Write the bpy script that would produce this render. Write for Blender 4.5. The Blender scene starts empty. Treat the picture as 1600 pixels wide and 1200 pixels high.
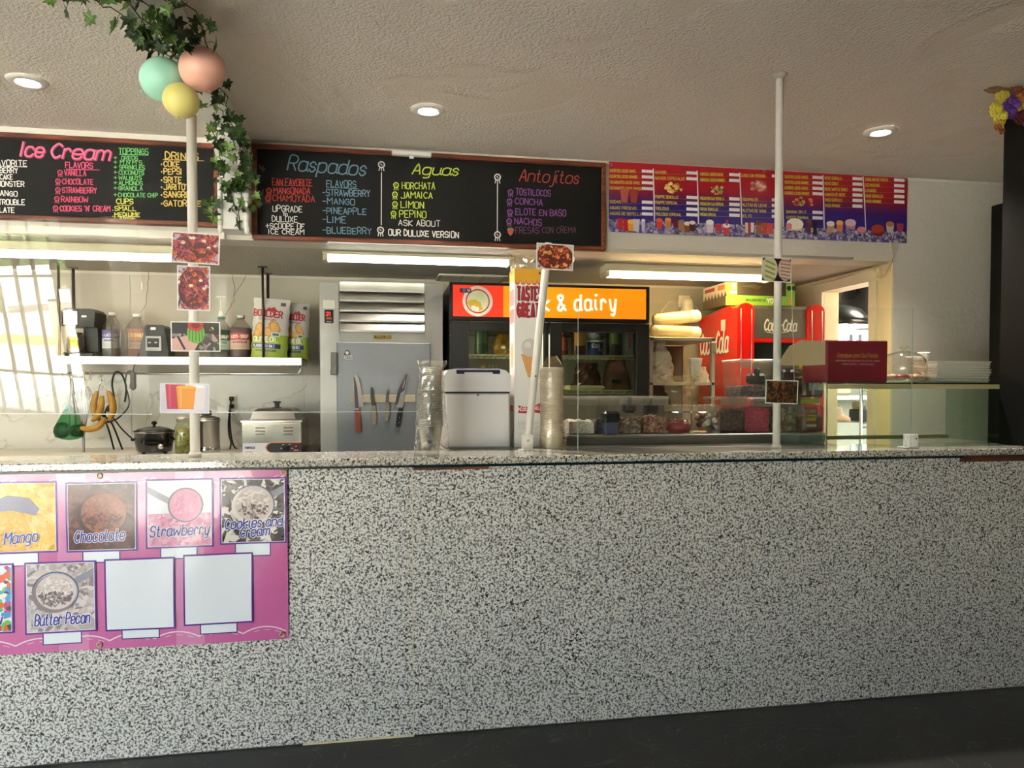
import bpy, math, random
from mathutils import Vector, Matrix
C = bpy.context.scene.collection
sc = bpy.context.scene
PI = math.pi
rnd = random.Random(7)

# ---------------------------------------------------------------- camera, world, lights, exposure
F_PX, YAW, PIT, SHIFT, EYE = 1155.0, math.radians(10), math.radians(-1.5), 40.2, 1.36
cam_d = bpy.data.cameras.new('camera'); cam = bpy.data.objects.new('camera', cam_d); C.objects.link(cam)
cam_d.sensor_width = 36; cam_d.lens = F_PX / 1600 * 36; cam_d.shift_y = SHIFT / 1600; cam_d.clip_start = .05
cam.location = (0, 0, EYE); cam.rotation_euler = (PI / 2 + PIT, 0, -YAW)
sc.camera = cam
sc.view_settings.view_transform = 'Standard'; sc.view_settings.look = 'None'
sc.view_settings.gamma = 1; sc.view_settings.use_curve_mapping = False
sc.view_settings.exposure = 3.08
sc.cycles.max_bounces = 8; sc.cycles.diffuse_bounces = 4; sc.cycles.glossy_bounces = 4
sc.cycles.transmission_bounces = 6; sc.cycles.transparent_max_bounces = 48
sc.cycles.caustics_reflective = False; sc.cycles.caustics_refractive = False
sc.cycles.sample_clamp_indirect = 4

w = bpy.data.worlds.new('sky'); sc.world = w; w.use_nodes = True
nt = w.node_tree; bg = nt.nodes['Background']
sky = nt.nodes.new('ShaderNodeTexSky'); sky.sky_type = 'NISHITA'; sky.sun_disc = False
sky.sun_elevation = math.radians(48); sky.sun_rotation = math.radians(150); sky.air_density = 1.0; sky.dust_density = 4; sky.ozone_density = 0.7
nt.links.new(sky.outputs[0], bg.inputs[0]); bg.inputs[1].default_value = 0.36

def lamp(name, kind, loc, rot, energy, color=(1, 1, 1), **kw):
    d = bpy.data.lights.new(name, kind); d.energy = energy; d.color = color
    for k, v in kw.items(): setattr(d, k, v)
    o = bpy.data.objects.new(name, d); C.objects.link(o); o.location = loc; o.rotation_euler = rot
    return o
lamp('sun', 'SUN', (0, -20, 20), (math.radians(-38), math.radians(-14), 0), 15.0, (1, .93, .86), angle=math.radians(1))
# daylight entering through the storefront glazing behind the camera
WY, HY, KY, CZ, KZ = -0.25, 4.35, 5.65, 2.75, 2.2      # storefront wall, header wall, kitchen back wall, shop ceiling, kitchen ceiling
BY = -2.8                                                           # unseen front behind the camera, set back to even out the daylight
OPEN = [(-8.9, -5.95, 0.06, 2.62, WY), (-5.3, -1.75, 0.06, 2.66, BY)]   # glazed openings of the storefront; the second is unseen, added for daylight
for x0, x1, z0, z1, wy in OPEN:
    p = lamp('daylight_portal', 'AREA', ((x0 + x1) / 2, wy - .02, (z0 + z1) / 2), (PI / 2, 0, 0), 1, shape='RECTANGLE', size=x1 - x0, size_y=z1 - z0)
    p.data.cycles.is_portal = True

# ---------------------------------------------------------------- pixel -> point on a real plane
_F = Vector((math.sin(YAW) * math.cos(PIT), math.cos(YAW) * math.cos(PIT), math.sin(PIT)))
_R = Vector((math.cos(YAW), -math.sin(YAW), 0)); _U = _R.cross(_F)
def ray(x, y): return _F + _R * ((x - 800) / F_PX) + _U * ((600 - y + SHIFT) / F_PX)
def atY(x, y, Y): d = ray(x, y); return Vector((0, 0, EYE)) + d * (Y / d.y)
def atZ(x, y, Z): d = ray(x, y); return Vector((0, 0, EYE)) + d * ((Z - EYE) / d.z)
def atX(x, y, X): d = ray(x, y); return Vector((0, 0, EYE)) + d * (X / d.x)

# ---------------------------------------------------------------- materials
_mc = {}
def srgb(h):
    if isinstance(h, str):
        h = h.lstrip('#'); c = [int(h[i:i + 2], 16) / 255 for i in (0, 2, 4)]
        return tuple(x / 12.92 if x <= .04045 else ((x + .055) / 1.055) ** 2.4 for x in c)
    return h
def mat(col, rough=.55, metal=0, coat=0, noise=0, scale=20, bump=0, spec=.5, sheen=0, emit=0, ecol=None, trans=0, alpha=1):
    k = (col, rough, metal, coat, noise, scale, bump, spec, sheen, emit, ecol, trans, alpha)
    if k in _mc: return _mc[k]
    m = bpy.data.materials.new('surface'); m.use_nodes = True; n = m.node_tree; b = n.nodes['Principled BSDF']
    c = srgb(col)
    b.inputs['Base Color'].default_value = (*c, 1); b.inputs['Roughness'].default_value = rough
    b.inputs['Metallic'].default_value = metal; b.inputs['Coat Weight'].default_value = coat
    b.inputs['Specular IOR Level'].default_value = spec; b.inputs['Alpha'].default_value = alpha
    b.inputs['Transmission Weight'].default_value = trans
    if emit:
        b.inputs['Emission Color'].default_value = (*srgb(ecol or col), 1); b.inputs['Emission Strength'].default_value = emit
    if noise or bump:
        tc = n.nodes.new('ShaderNodeTexCoord'); nz = n.nodes.new('ShaderNodeTexNoise')
        nz.inputs['Scale'].default_value = scale; nz.inputs['Detail'].default_value = 5
        n.links.new(tc.outputs['Object'], nz.inputs['Vector'])
        if noise:
            mx = n.nodes.new('ShaderNodeMix'); mx.data_type = 'RGBA'
            mx.inputs[6].default_value = (*[x * (1 - noise) for x in c], 1)
            mx.inputs[7].default_value = (*[min(1, x * (1 + noise * .6)) for x in c], 1)
            n.links.new(nz.outputs[0], mx.inputs[0]); n.links.new(mx.outputs[2], b.inputs['Base Color'])
        if bump:
            bp = n.nodes.new('ShaderNodeBump'); bp.inputs['Strength'].default_value = bump; bp.inputs['Distance'].default_value = .01
            n.links.new(nz.outputs[0], bp.inputs['Height']); n.links.new(bp.outputs[0], b.inputs['Normal'])
    _mc[k] = m; return m

def glass(tint='ffffff', refl=1.0, rough=.02, haze=0.0, hcol='e8e8e8'):
    """thin clear sheet: see-through body with a real fresnel reflection and an optional milky scatter"""
    k = ('glass', tint, refl, rough, haze, hcol)
    if k in _mc: return _mc[k]
    m = bpy.data.materials.new('clear_sheet'); m.use_nodes = True; n = m.node_tree; n.nodes.clear()
    out = n.nodes.new('ShaderNodeOutputMaterial'); tr = n.nodes.new('ShaderNodeBsdfTransparent'); gl = n.nodes.new('ShaderNodeBsdfGlossy')
    fr = n.nodes.new('ShaderNodeLayerWeight'); fr.inputs[0].default_value = .5
    pw = n.nodes.new('ShaderNodeMath'); pw.operation = 'POWER'; pw.inputs[1].default_value = 4.0
    ad = n.nodes.new('ShaderNodeMath'); ad.operation = 'MULTIPLY_ADD'; ad.inputs[1].default_value = .55; ad.inputs[2].default_value = .035
    mul = n.nodes.new('ShaderNodeMath'); mul.operation = 'MULTIPLY'; mul.inputs[1].default_value = refl; mul.use_clamp = True
    tr.inputs[0].default_value = (*srgb(tint), 1); gl.inputs['Roughness'].default_value = rough
    mx = n.nodes.new('ShaderNodeMixShader')
    n.links.new(fr.outputs['Facing'], pw.inputs[0]); n.links.new(pw.outputs[0], ad.inputs[0]); n.links.new(ad.outputs[0], mul.inputs[0]); n.links.new(mul.outputs[0], mx.inputs[0])
    body = tr
    if haze:
        df = n.nodes.new('ShaderNodeBsdfDiffuse'); df.inputs[0].default_value = (*srgb(hcol), 1)
        tl = n.nodes.new('ShaderNodeBsdfTranslucent'); tl.inputs[0].default_value = (*srgb(hcol), 1)
        m1 = n.nodes.new('ShaderNodeMixShader'); m1.inputs[0].default_value = .5
        n.links.new(df.outputs[0], m1.inputs[1]); n.links.new(tl.outputs[0], m1.inputs[2])
        m2 = n.nodes.new('ShaderNodeMixShader'); m2.inputs[0].default_value = haze
        n.links.new(tr.outputs[0], m2.inputs[1]); n.links.new(m1.outputs[0], m2.inputs[2]); body = m2
    n.links.new(body.outputs[0], mx.inputs[1]); n.links.new(gl.outputs[0], mx.inputs[2]); n.links.new(mx.outputs[0], out.inputs[0])
    _mc[k] = m; return m

def nodemat(name, rough=.5, metal=0, spec=.5):
    m = bpy.data.materials.new(name); m.use_nodes = True; n = m.node_tree; b = n.nodes['Principled BSDF']
    b.inputs['Roughness'].default_value = rough; b.inputs['Metallic'].default_value = metal
    b.inputs['Specular IOR Level'].default_value = spec
    tc = n.nodes.new('ShaderNodeTexCoord')
    return m, n, b, tc
def tex(n, kind, tc, scale, coord='Object', **kw):
    t = n.nodes.new(kind); t.inputs['Scale'].default_value = scale
    for k, v in kw.items():
        if k in t.inputs: t.inputs[k].default_value = v
        else: setattr(t, k, v)
    n.links.new(tc.outputs[coord], t.inputs['Vector']); return t
def ramp(n, src, stops, interp='LINEAR'):
    r = n.nodes.new('ShaderNodeValToRGB'); r.color_ramp.interpolation = interp
    e = r.color_ramp.elements
    while len(e) < len(stops): e.new(.5)
    for x, (p, c) in zip(e, stops): x.position = p; x.color = (*srgb(c), 1) if not isinstance(c, float) else (c, c, c, 1)
    n.links.new(src, r.inputs[0]); return r
def mixc(n, fac, a, b, mode='MIX'):
    m = n.nodes.new('ShaderNodeMix'); m.data_type = 'RGBA'; m.blend_type = mode
    for s, v in ((m.inputs[0], fac), (m.inputs[6], a), (m.inputs[7], b)):
        if isinstance(v, (int, float)): s.default_value = v
        elif isinstance(v, str): s.default_value = (*srgb(v), 1)
        else: n.links.new(v, s)
    return m.outputs[2]
def bump(n, b, src, strength, dist=.01):
    bp = n.nodes.new('ShaderNodeBump'); bp.inputs['Strength'].default_value = strength; bp.inputs['Distance'].default_value = dist
    n.links.new(src, bp.inputs['Height']); n.links.new(bp.outputs[0], b.inputs['Normal'])

def granite(name, light, mid, dark, s=1.0, rough=.25):
    m, n, b, tc = nodemat(name, rough)
    a = tex(n, 'ShaderNodeTexNoise', tc, 120 * s, Detail=2.0, Roughness=.45, Distortion=.4)
    d = tex(n, 'ShaderNodeTexNoise', tc, 135 * s, Detail=1.5, Roughness=.4, Distortion=.3)
    mp = n.nodes.new('ShaderNodeMapping'); mp.inputs['Location'].default_value = (3.3, 1.7, 5.1)
    n.links.new(tc.outputs['Object'], mp.inputs[0]); n.links.new(mp.outputs[0], d.inputs['Vector'])
    big = tex(n, 'ShaderNodeTexNoise', tc, 1.1, Detail=2.0)
    base = mixc(n, ramp(n, a.outputs[0], [(.512, 0.0), (.55, 1.0)]).outputs[0], light, mid)
    c = mixc(n, ramp(n, d.outputs[0], [(.605, 0.0), (.635, 1.0)]).outputs[0], base, dark)
    c = mixc(n, .18, c, big.outputs[0], 'MULTIPLY')
    n.links.new(c, b.inputs['Base Color']); return m
GRAN = granite('speckled_granite_panel', 'ece8e2', '8d8a87', '343232', 1.0, .32)
GRAN2 = granite('polished_granite_slab', 'd5d0c6', '8a857c', '2e2b29', .9, .09)

m, n, b, tc = nodemat('stucco_ceiling', .85, spec=.25)
nz = tex(n, 'ShaderNodeTexNoise', tc, 75, Detail=4.0, Roughness=.6); big = tex(n, 'ShaderNodeTexNoise', tc, 1.3, Detail=2.0, Distortion=1.2)
msk = ramp(n, big.outputs[0], [(.56, 1.0), (.625, .22)])
mm = n.nodes.new('ShaderNodeMath'); mm.operation = 'MULTIPLY'; n.links.new(nz.outputs[0], mm.inputs[0]); n.links.new(msk.outputs[0], mm.inputs[1])
bump(n, b, mm.outputs[0], .9, .016)
n.links.new(mixc(n, msk.outputs[0], 'e0d8cb', 'e9e1d6'), b.inputs['Base Color']); CEIL = m
m, n, b, tc = nodemat('painted_plaster', .7, spec=.3)
nz = tex(n, 'ShaderNodeTexNoise', tc, 30, Detail=6.0, Roughness=.6); big = tex(n, 'ShaderNodeTexNoise', tc, 1.6, Detail=4.0)
bump(n, b, nz.outputs[0], .5, .012); n.links.new(mixc(n, big.outputs[0], 'c9c2b6', 'dcd6cb'), b.inputs['Base Color']); WALL = m
m, n, b, tc = nodemat('kitchen_panel_wall', .28, spec=.5)
big = tex(n, 'ShaderNodeTexNoise', tc, 1.3, Detail=7.0, Distortion=1.6); r = ramp(n, big.outputs[0], [(.485, 'cfcbc4'), (.5, 'b4afa8'), (.515, 'd2cec7')])
n.links.new(r.outputs[0], b.inputs['Base Color']); KWALL = m
m, n, b, tc = nodemat('slate_floor_tile', .42)
big = tex(n, 'ShaderNodeTexNoise', tc, 3, Detail=8.0); sc1 = tex(n, 'ShaderNodeTexNoise', tc, 2.2, Detail=5.0, Distortion=2.0)
r = ramp(n, sc1.outputs[0], [(.4955, 0.0), (.5, .5), (.5045, 0.0)]); base = mixc(n, big.outputs[0], '161514', '2b2927')
n.links.new(mixc(n, r.outputs[0], base, '77736e'), b.inputs['Base Color']); bump(n, b, big.outputs[0], .12); FLOOR = m
def wood(a, c, s=6, rough=.4):
    m, n, b, tc = nodemat('wood', rough)
    mp = n.nodes.new('ShaderNodeMapping'); mp.inputs['Scale'].default_value = (.08, 1, 1); n.links.new(tc.outputs['Object'], mp.inputs[0])
    nz = n.nodes.new('ShaderNodeTexNoise'); nz.inputs['Scale'].default_value = s * 10; nz.inputs['Detail'].default_value = 6
    n.links.new(mp.outputs[0], nz.inputs['Vector']); n.links.new(mixc(n, ramp(n, nz.outputs[0], [(.35, 0.0), (.65, 1.0)]).outputs[0], a, c), b.inputs['Base Color']); return m
WOODF = wood('4f2414', '86452a'); WOODR = wood('3a1b10', '6b341f')
def steel(col='b9b8b5', rough=.28, vert=True, smudge=.12):
    m, n, b, tc = nodemat('brushed_steel', rough, 1)
    mp = n.nodes.new('ShaderNodeMapping'); mp.inputs['Scale'].default_value = (60, 60, .7) if vert else (.7, 60, 60)
    n.links.new(tc.outputs['Object'], mp.inputs[0]); nz = n.nodes.new('ShaderNodeTexNoise'); nz.inputs['Scale'].default_value = 3
    n.links.new(mp.outputs[0], nz.inputs['Vector'])
    sm = tex(n, 'ShaderNodeTexNoise', tc, 4, Detail=5.0)
    rr = n.nodes.new('ShaderNodeMapRange'); rr.inputs[3].default_value = rough - .08; rr.inputs[4].default_value = rough + .16
    n.links.new(sm.outputs[0], rr.inputs[0]); n.links.new(rr.outputs[0], b.inputs['Roughness'])
    c = srgb(col); c1 = mixc(n, sm.outputs[0], tuple_hex(c, 1 - smudge), tuple_hex(c, 1)); n.links.new(c1, b.inputs['Base Color'])
    bump(n, b, nz.outputs[0], .05, .002); return m
def tuple_hex(c, k):
    def f(x): x = max(0, min(1, x * k)); return round(255 * (12.92 * x if x < .0031308 else 1.055 * x ** (1 / 2.4) - .055))
    return '%02x%02x%02x' % tuple(f(x) for x in c)
STEEL = steel(); STEELD = steel('8f8f8f', .3); STEELH = steel('a9a7a2', .3, False)
WHITE = mat('e6e4df', .4); OFFW = mat('d9d4c8', .45); BLACKP = mat('0b0b0c', .38, spec=.35); BLACKM = mat('101012', .6); RUBBER = mat('141414', .7)
CHROME = mat('c8c8c8', .12, 1); FOAM = mat('eeeae2', .6, bump=.1, scale=200)

# ---------------------------------------------------------------- mesh builder
class MB:
    def __init__(s): s.v = []; s.f = []; s.m = []; s.mats = []; s.sm = []
    def slot(s, m):
        if m is None: return 0
        if m not in s.mats: s.mats.append(m)
        return s.mats.index(m)
    def raw(s, vs, fs, m=None, smooth=False):
        o = len(s.v); s.v += [tuple(p) for p in vs]; k = s.slot(m)
        for f in fs: s.f.append([i + o for i in f]); s.m.append(k); s.sm.append(smooth)
        return s
    def box(s, x0, x1, y0, y1, z0, z1, m=None, bev=0):
        if x0 > x1: x0, x1 = x1, x0
        if y0 > y1: y0, y1 = y1, y0
        if z0 > z1: z0, z1 = z1, z0
        b = min(bev, (x1 - x0) * .45, (y1 - y0) * .45, (z1 - z0) * .45)
        if b <= 0:
            vs = [(x, y, z) for z in (z0, z1) for y in (y0, y1) for x in (x0, x1)]
            return s.raw(vs, [(0, 2, 3, 1), (4, 5, 7, 6), (0, 1, 5, 4), (2, 6, 7, 3), (0, 4, 6, 2), (1, 3, 7, 5)], m)
        vs = []; X = (x0, x1); Y = (y0, y1); Z = (z0, z1); idx = {}
        for i in (0, 1):
            for j in (0, 1):
                for k in (0, 1):
                    sx, sy, sz = (1 - 2 * i) * b, (1 - 2 * j) * b, (1 - 2 * k) * b
                    for a, p in enumerate(((X[i], Y[j] + sy, Z[k] + sz), (X[i] + sx, Y[j], Z[k] + sz), (X[i] + sx, Y[j] + sy, Z[k]))):
                        idx[i, j, k, a] = len(vs); vs.append(p)
        g = lambda *a: idx[a]; fs = []
        fs += [(g(0,0,0,0), g(0,0,1,0), g(0,1,1,0), g(0,1,0,0)), (g(1,0,0,0), g(1,1,0,0), g(1,1,1,0), g(1,0,1,0))]
        fs += [(g(0,0,0,1), g(1,0,0,1), g(1,0,1,1), g(0,0,1,1)), (g(0,1,0,1), g(0,1,1,1), g(1,1,1,1), g(1,1,0,1))]
        fs += [(g(0,0,0,2), g(0,1,0,2), g(1,1,0,2), g(1,0,0,2)), (g(0,0,1,2), g(1,0,1,2), g(1,1,1,2), g(0,1,1,2))]
        for k in (0, 1):
            for i in (0, 1): fs.append((g(i,k,0,0), g(i,k,1,0), g(i,k,1,1), g(i,k,0,1)))
            for i in (0, 1): fs.append((g(i,0,k,0), g(i,1,k,0), g(i,1,k,2), g(i,0,k,2)))
            for j in (0, 1): fs.append((g(0,j,k,1), g(1,j,k,1), g(1,j,k,2), g(0,j,k,2)))
        for i in (0, 1):
            for j in (0, 1):
                for k in (0, 1): fs.append((g(i,j,k,0), g(i,j,k,1), g(i,j,k,2)))
        return s.raw(vs, fs, m)
    def lathe(s, prof, cx=0, cy=0, cz=0, seg=24, m=None, smooth=True, sx=1, sy=1, cap=True):
        vs = []; fs = []
        for r, z in prof:
            for i in range(seg):
                a = 2 * PI * i / seg; vs.append((cx + r * math.cos(a) * sx, cy + r * math.sin(a) * sy, cz + z))
        for j in range(len(prof) - 1):
            for i in range(seg):
                k = (i + 1) % seg; fs.append((j * seg + i, j * seg + k, (j + 1) * seg + k, (j + 1) * seg + i))
        s.raw(vs, fs, m, smooth)
        if cap:
            o = len(s.v) - len(vs)
            for j in (0, len(prof) - 1):
                if prof[j][0] > 1e-4:
                    s.f.append([o + j * seg + i for i in range(seg)]); s.m.append(s.slot(m)); s.sm.append(False)
        return s
    def cyl(s, cx, cy, z0, z1, r, seg=20, m=None): return s.lathe([(r, z0), (r, z1)], cx, cy, 0, seg, m)
    def tube(s, pts, r, seg=8, m=None, closed=False):
        P = [Vector(p) for p in pts]; vs = []; fs = []; up = None; N = len(P)
        for i, p in enumerate(P):
            if closed: d = P[(i + 1) % N] - P[i - 1]
            else: d = (P[min(i + 1, N - 1)] - P[max(i - 1, 0)])
            d.normalize()
            if up is None: up = Vector((0, 0, 1)) if abs(d.z) < .9 else Vector((1, 0, 0))
            a = d.cross(up); a = a.normalized() if a.length > 1e-5 else Vector((1, 0, 0)); b = a.cross(d); up = b
            rr = r[i] if isinstance(r, (list, tuple)) else r
            for k in range(seg):
                t = 2 * PI * k / seg; vs.append(p + a * math.cos(t) * rr + b * math.sin(t) * rr)
        for i in range(N if closed else N - 1):
            for k in range(seg):
                l = (k + 1) % seg; j = (i + 1) % N; fs.append((i * seg + k, i * seg + l, j * seg + l, j * seg + k))
        if not closed: fs += [tuple(range(seg)), tuple((N - 1) * seg + k for k in range(seg))]
        return s.raw(vs, fs, m, True)
    def prism(s, poly, a0, a1, axis='y', m=None):
        """extrude a 2-D polygon; axis y: poly=(x,z); axis x: poly=(y,z); axis z: poly=(x,y)"""
        f = {'y': lambda p, t: (p[0], t, p[1]), 'x': lambda p, t: (t, p[0], p[1]), 'z': lambda p, t: (p[0], p[1], t)}[axis]
        N = len(poly); vs = [f(p, a0) for p in poly] + [f(p, a1) for p in poly]
        return s.raw(vs, [tuple(range(N)), tuple(range(2 * N - 1, N - 1, -1))] + [(i, (i + 1) % N, N + (i + 1) % N, N + i) for i in range(N)], m)
    def ell(s, c, r, seg=16, rings=10, m=None, f=None):
        vs = []; fs = []
        for j in range(rings + 1):
            t = PI * j / rings
            for i in range(seg):
                a = 2 * PI * i / seg; p = Vector((math.sin(t) * math.cos(a), math.sin(t) * math.sin(a), math.cos(t)))
                if f: p = p * f(p)
                vs.append((c[0] + p.x * r[0], c[1] + p.y * r[1], c[2] + p.z * r[2]))
        for j in range(rings):
            for i in range(seg):
                k = (i + 1) % seg; fs.append((j * seg + i, (j + 1) * seg + i, (j + 1) * seg + k, j * seg + k))
        return s.raw(vs, fs, m, True)
    def build(s, name, m=None, parent=None, recalc=True):
        me = bpy.data.meshes.new(name); me.from_pydata(s.v, [], s.f)
        ms = s.mats if s.mats else ([m] if m else [])
        for x in ms: me.materials.append(x)
        if s.mats: me.polygons.foreach_set('material_index', s.m)
        me.polygons.foreach_set('use_smooth', s.sm); me.update()
        if recalc:
            import bmesh
            bm = bmesh.new(); bm.from_mesh(me); bmesh.ops.remove_doubles(bm, verts=bm.verts, dist=1e-6)
            bmesh.ops.recalc_face_normals(bm, faces=bm.faces); bm.to_mesh(me); bm.free()
        o = bpy.data.objects.new(name, me); C.objects.link(o)
        if parent: o.parent = parent
        return o

def thing(name, label, cat, loc=(0, 0, 0), rz=0, group=None, rot=None):
    o = bpy.data.objects.new(name, None); C.objects.link(o); o.empty_display_size = .05
    o.location = loc; o.rotation_euler = rot if rot else (0, 0, rz); o['label'] = label; o['category'] = cat
    if group: o['group'] = group
    return o
def tag(o, label, cat, group=None, kind=None):
    o['label'] = label; o['category'] = cat
    if group: o['group'] = group
    if kind: o['kind'] = kind
    return o
def struct(name, mb, m, parent=None):
    o = mb.build(name, m, parent)
    if not parent: o['kind'] = 'structure'
    return o
def stuff(o): o['kind'] = 'stuff'; return o
def dup(root, loc, rz=None, label=None, group=None):
    r = root.copy(); C.objects.link(r); r.location = loc
    if rz is not None: r.rotation_euler = (root.rotation_euler[0], root.rotation_euler[1], rz)
    if label: r['label'] = label
    if group: r['group'] = group
    for ch in list(root.children):
        c = ch.copy(); C.objects.link(c); c.parent = r
        for g in ch.children:
            d = g.copy(); C.objects.link(d); d.parent = c
    return r

# ---------------------------------------------------------------- single-stroke lettering
G = {}
def _g(s):
    for line in s.strip().split('\n'):
        k, w_, *st = line.split(); st = ' '.join(st).split(';')
        G[k] = (int(w_), [[(int(q[0]), int(q[1]) - 2) for q in t.split()] for t in st])
_g('''A 4 02 28 42;14 34
B 4 02 08 28 47 46 35 05;35 44 43 32 02
C 4 47 28 06 04 22 43
D 4 02 08 28 46 44 22 02
E 4 48 08 02 42;05 35
F 4 48 08 02;05 35
G 4 47 28 06 04 22 43 45 25
H 4 02 08;42 48;05 45
I 1 02 08
J 4 48 43 32 12 03
K 4 02 08;48 05 42
L 4 08 02 42
M 5 02 08 25 58 52
N 4 02 08 42 48
O 4 18 07 03 12 32 43 47 38 18
P 4 02 08 38 47 46 35 05
Q 4 18 07 03 12 32 43 47 38 18;24 42
R 4 02 08 38 47 46 35 05;25 42
S 4 47 38 18 07 06 15 35 44 43 32 12 03
T 4 08 48;28 22
U 4 08 03 12 32 43 48
V 4 08 22 48
W 6 08 12 36 52 68
X 4 02 48;08 42
Y 4 08 25 48;25 22
Z 4 08 48 02 42
a 4 45 36 16 05 03 12 32 43;46 43 52
b 4 08 02;03 12 32 43 45 36 16 05
c 4 45 36 16 05 03 12 32 43
d 4 48 43 52;45 36 16 05 03 12 32 43
e 4 04 44 45 36 16 05 03 12 32 43
f 3 38 28 17 12;06 26
g 4 46 41 30 10;45 36 16 05 03 12 32 43
h 4 08 02;05 16 36 45 42
i 1 06 03 12;08 18
j 2 26 21 10 00;28 27
k 4 08 02;46 04 42
l 2 08 03 12 22
m 6 02 06;05 16 26 35 32;35 46 56 65 62
n 4 02 06;05 16 36 45 42
o 4 16 05 03 12 32 43 45 36 16
p 4 06 00;05 16 36 45 43 32 12 03
q 4 46 40;45 36 16 05 03 12 32 43
r 3 02 06;05 16 26 35
s 3 35 26 16 05 14 24 33 22 12 03
t 3 18 13 22 32;06 26
u 4 06 03 12 32 43;46 43 52
v 4 06 22 46
w 6 06 12 35 52 66
x 4 06 42;02 46
y 4 06 12 32 46;46 30 10
z 4 06 46 02 42
1 2 07 18 12
2 4 07 18 38 47 46 02 42
3 4 08 48 25 44 43 32 12 03
0 4 18 07 03 12 32 43 47 38 18
4 4 32 38 04 44
5 4 48 08 05 35 44 43 32 02
6 4 38 18 06 03 12 32 43 44 35 05
7 4 08 48 12
8 4 18 07 06 15 35 44 43 32 12 03 04 15 35 46 47 38 18
9 4 12 32 44 47 38 18 07 06 15 45
. 1 02 03
, 1 02 01
- 3 05 35
+ 4 05 45;27 23
' 1 08 07
& 5 52 07 18 28 37 03 12 22 44
! 1 08 04;02 03
/ 4 02 48
: 1 06 05;02 03''')
SMOOTH = set('BCDGJOPQRSUabcdefghjlmnopqrstuy&23056')
def smooth(pts, k=3):
    if len(pts) < 3: return pts
    out = []
    for i in range(len(pts) - 1):
        p0 = pts[max(i - 1, 0)]; p1 = pts[i]; p2 = pts[i + 1]; p3 = pts[min(i + 2, len(pts) - 1)]
        for j in range(k):
            t = j / k; out.append(tuple(.5 * (2 * p1[c] + (p2[c] - p0[c]) * t + (2 * p0[c] - 5 * p1[c] + 4 * p2[c] - p3[c]) * t * t + (3 * p1[c] - p0[c] - 3 * p2[c] + p3[c]) * t ** 3) for c in (0, 1)))
    out.append(pts[-1]); return out
def strokes(text, slant=0, gap=1.6, jit=0, script=False):
    """polylines with cap height 1 -> (list, total width)"""
    x = 0; out = []; r = random.Random(len(text) * 7 + ord(text[0]))
    for ch in text:
        if ch == ' ': x += 3.2; continue
        w_, st = G.get(ch, G.get(ch.upper(), G['-'])); dy = r.uniform(-jit, jit); ds = 1 + r.uniform(-jit, jit) * .3
        for s in st:
            p = [((x + a) / 6, (b * ds + dy) / 6) for a, b in s]
            if ch in SMOOTH or script: p = smooth(p, 3)
            out.append([(a + slant * b, b) for a, b in p])
        x += w_ + (gap if not script else gap * .75)
    return out, max(.01, (x - gap) / 6)

def clip_poly(p, x0, x1, z0, z1):
    for ax, lim, sg in ((0, x0, 1), (0, x1, -1), (1, z0, 1), (1, z1, -1)):
        if not p: return p
        q = []
        for i in range(len(p)):
            a, b = p[i - 1], p[i]; ia = (a[ax] - lim) * sg >= 0; ib = (b[ax] - lim) * sg >= 0
            if ia != ib:
                t = (lim - a[ax]) / (b[ax] - a[ax]); q.append((a[0] + (b[0] - a[0]) * t, a[1] + (b[1] - a[1]) * t))
            if ib: q.append(b)
        p = q
    return p

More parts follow.
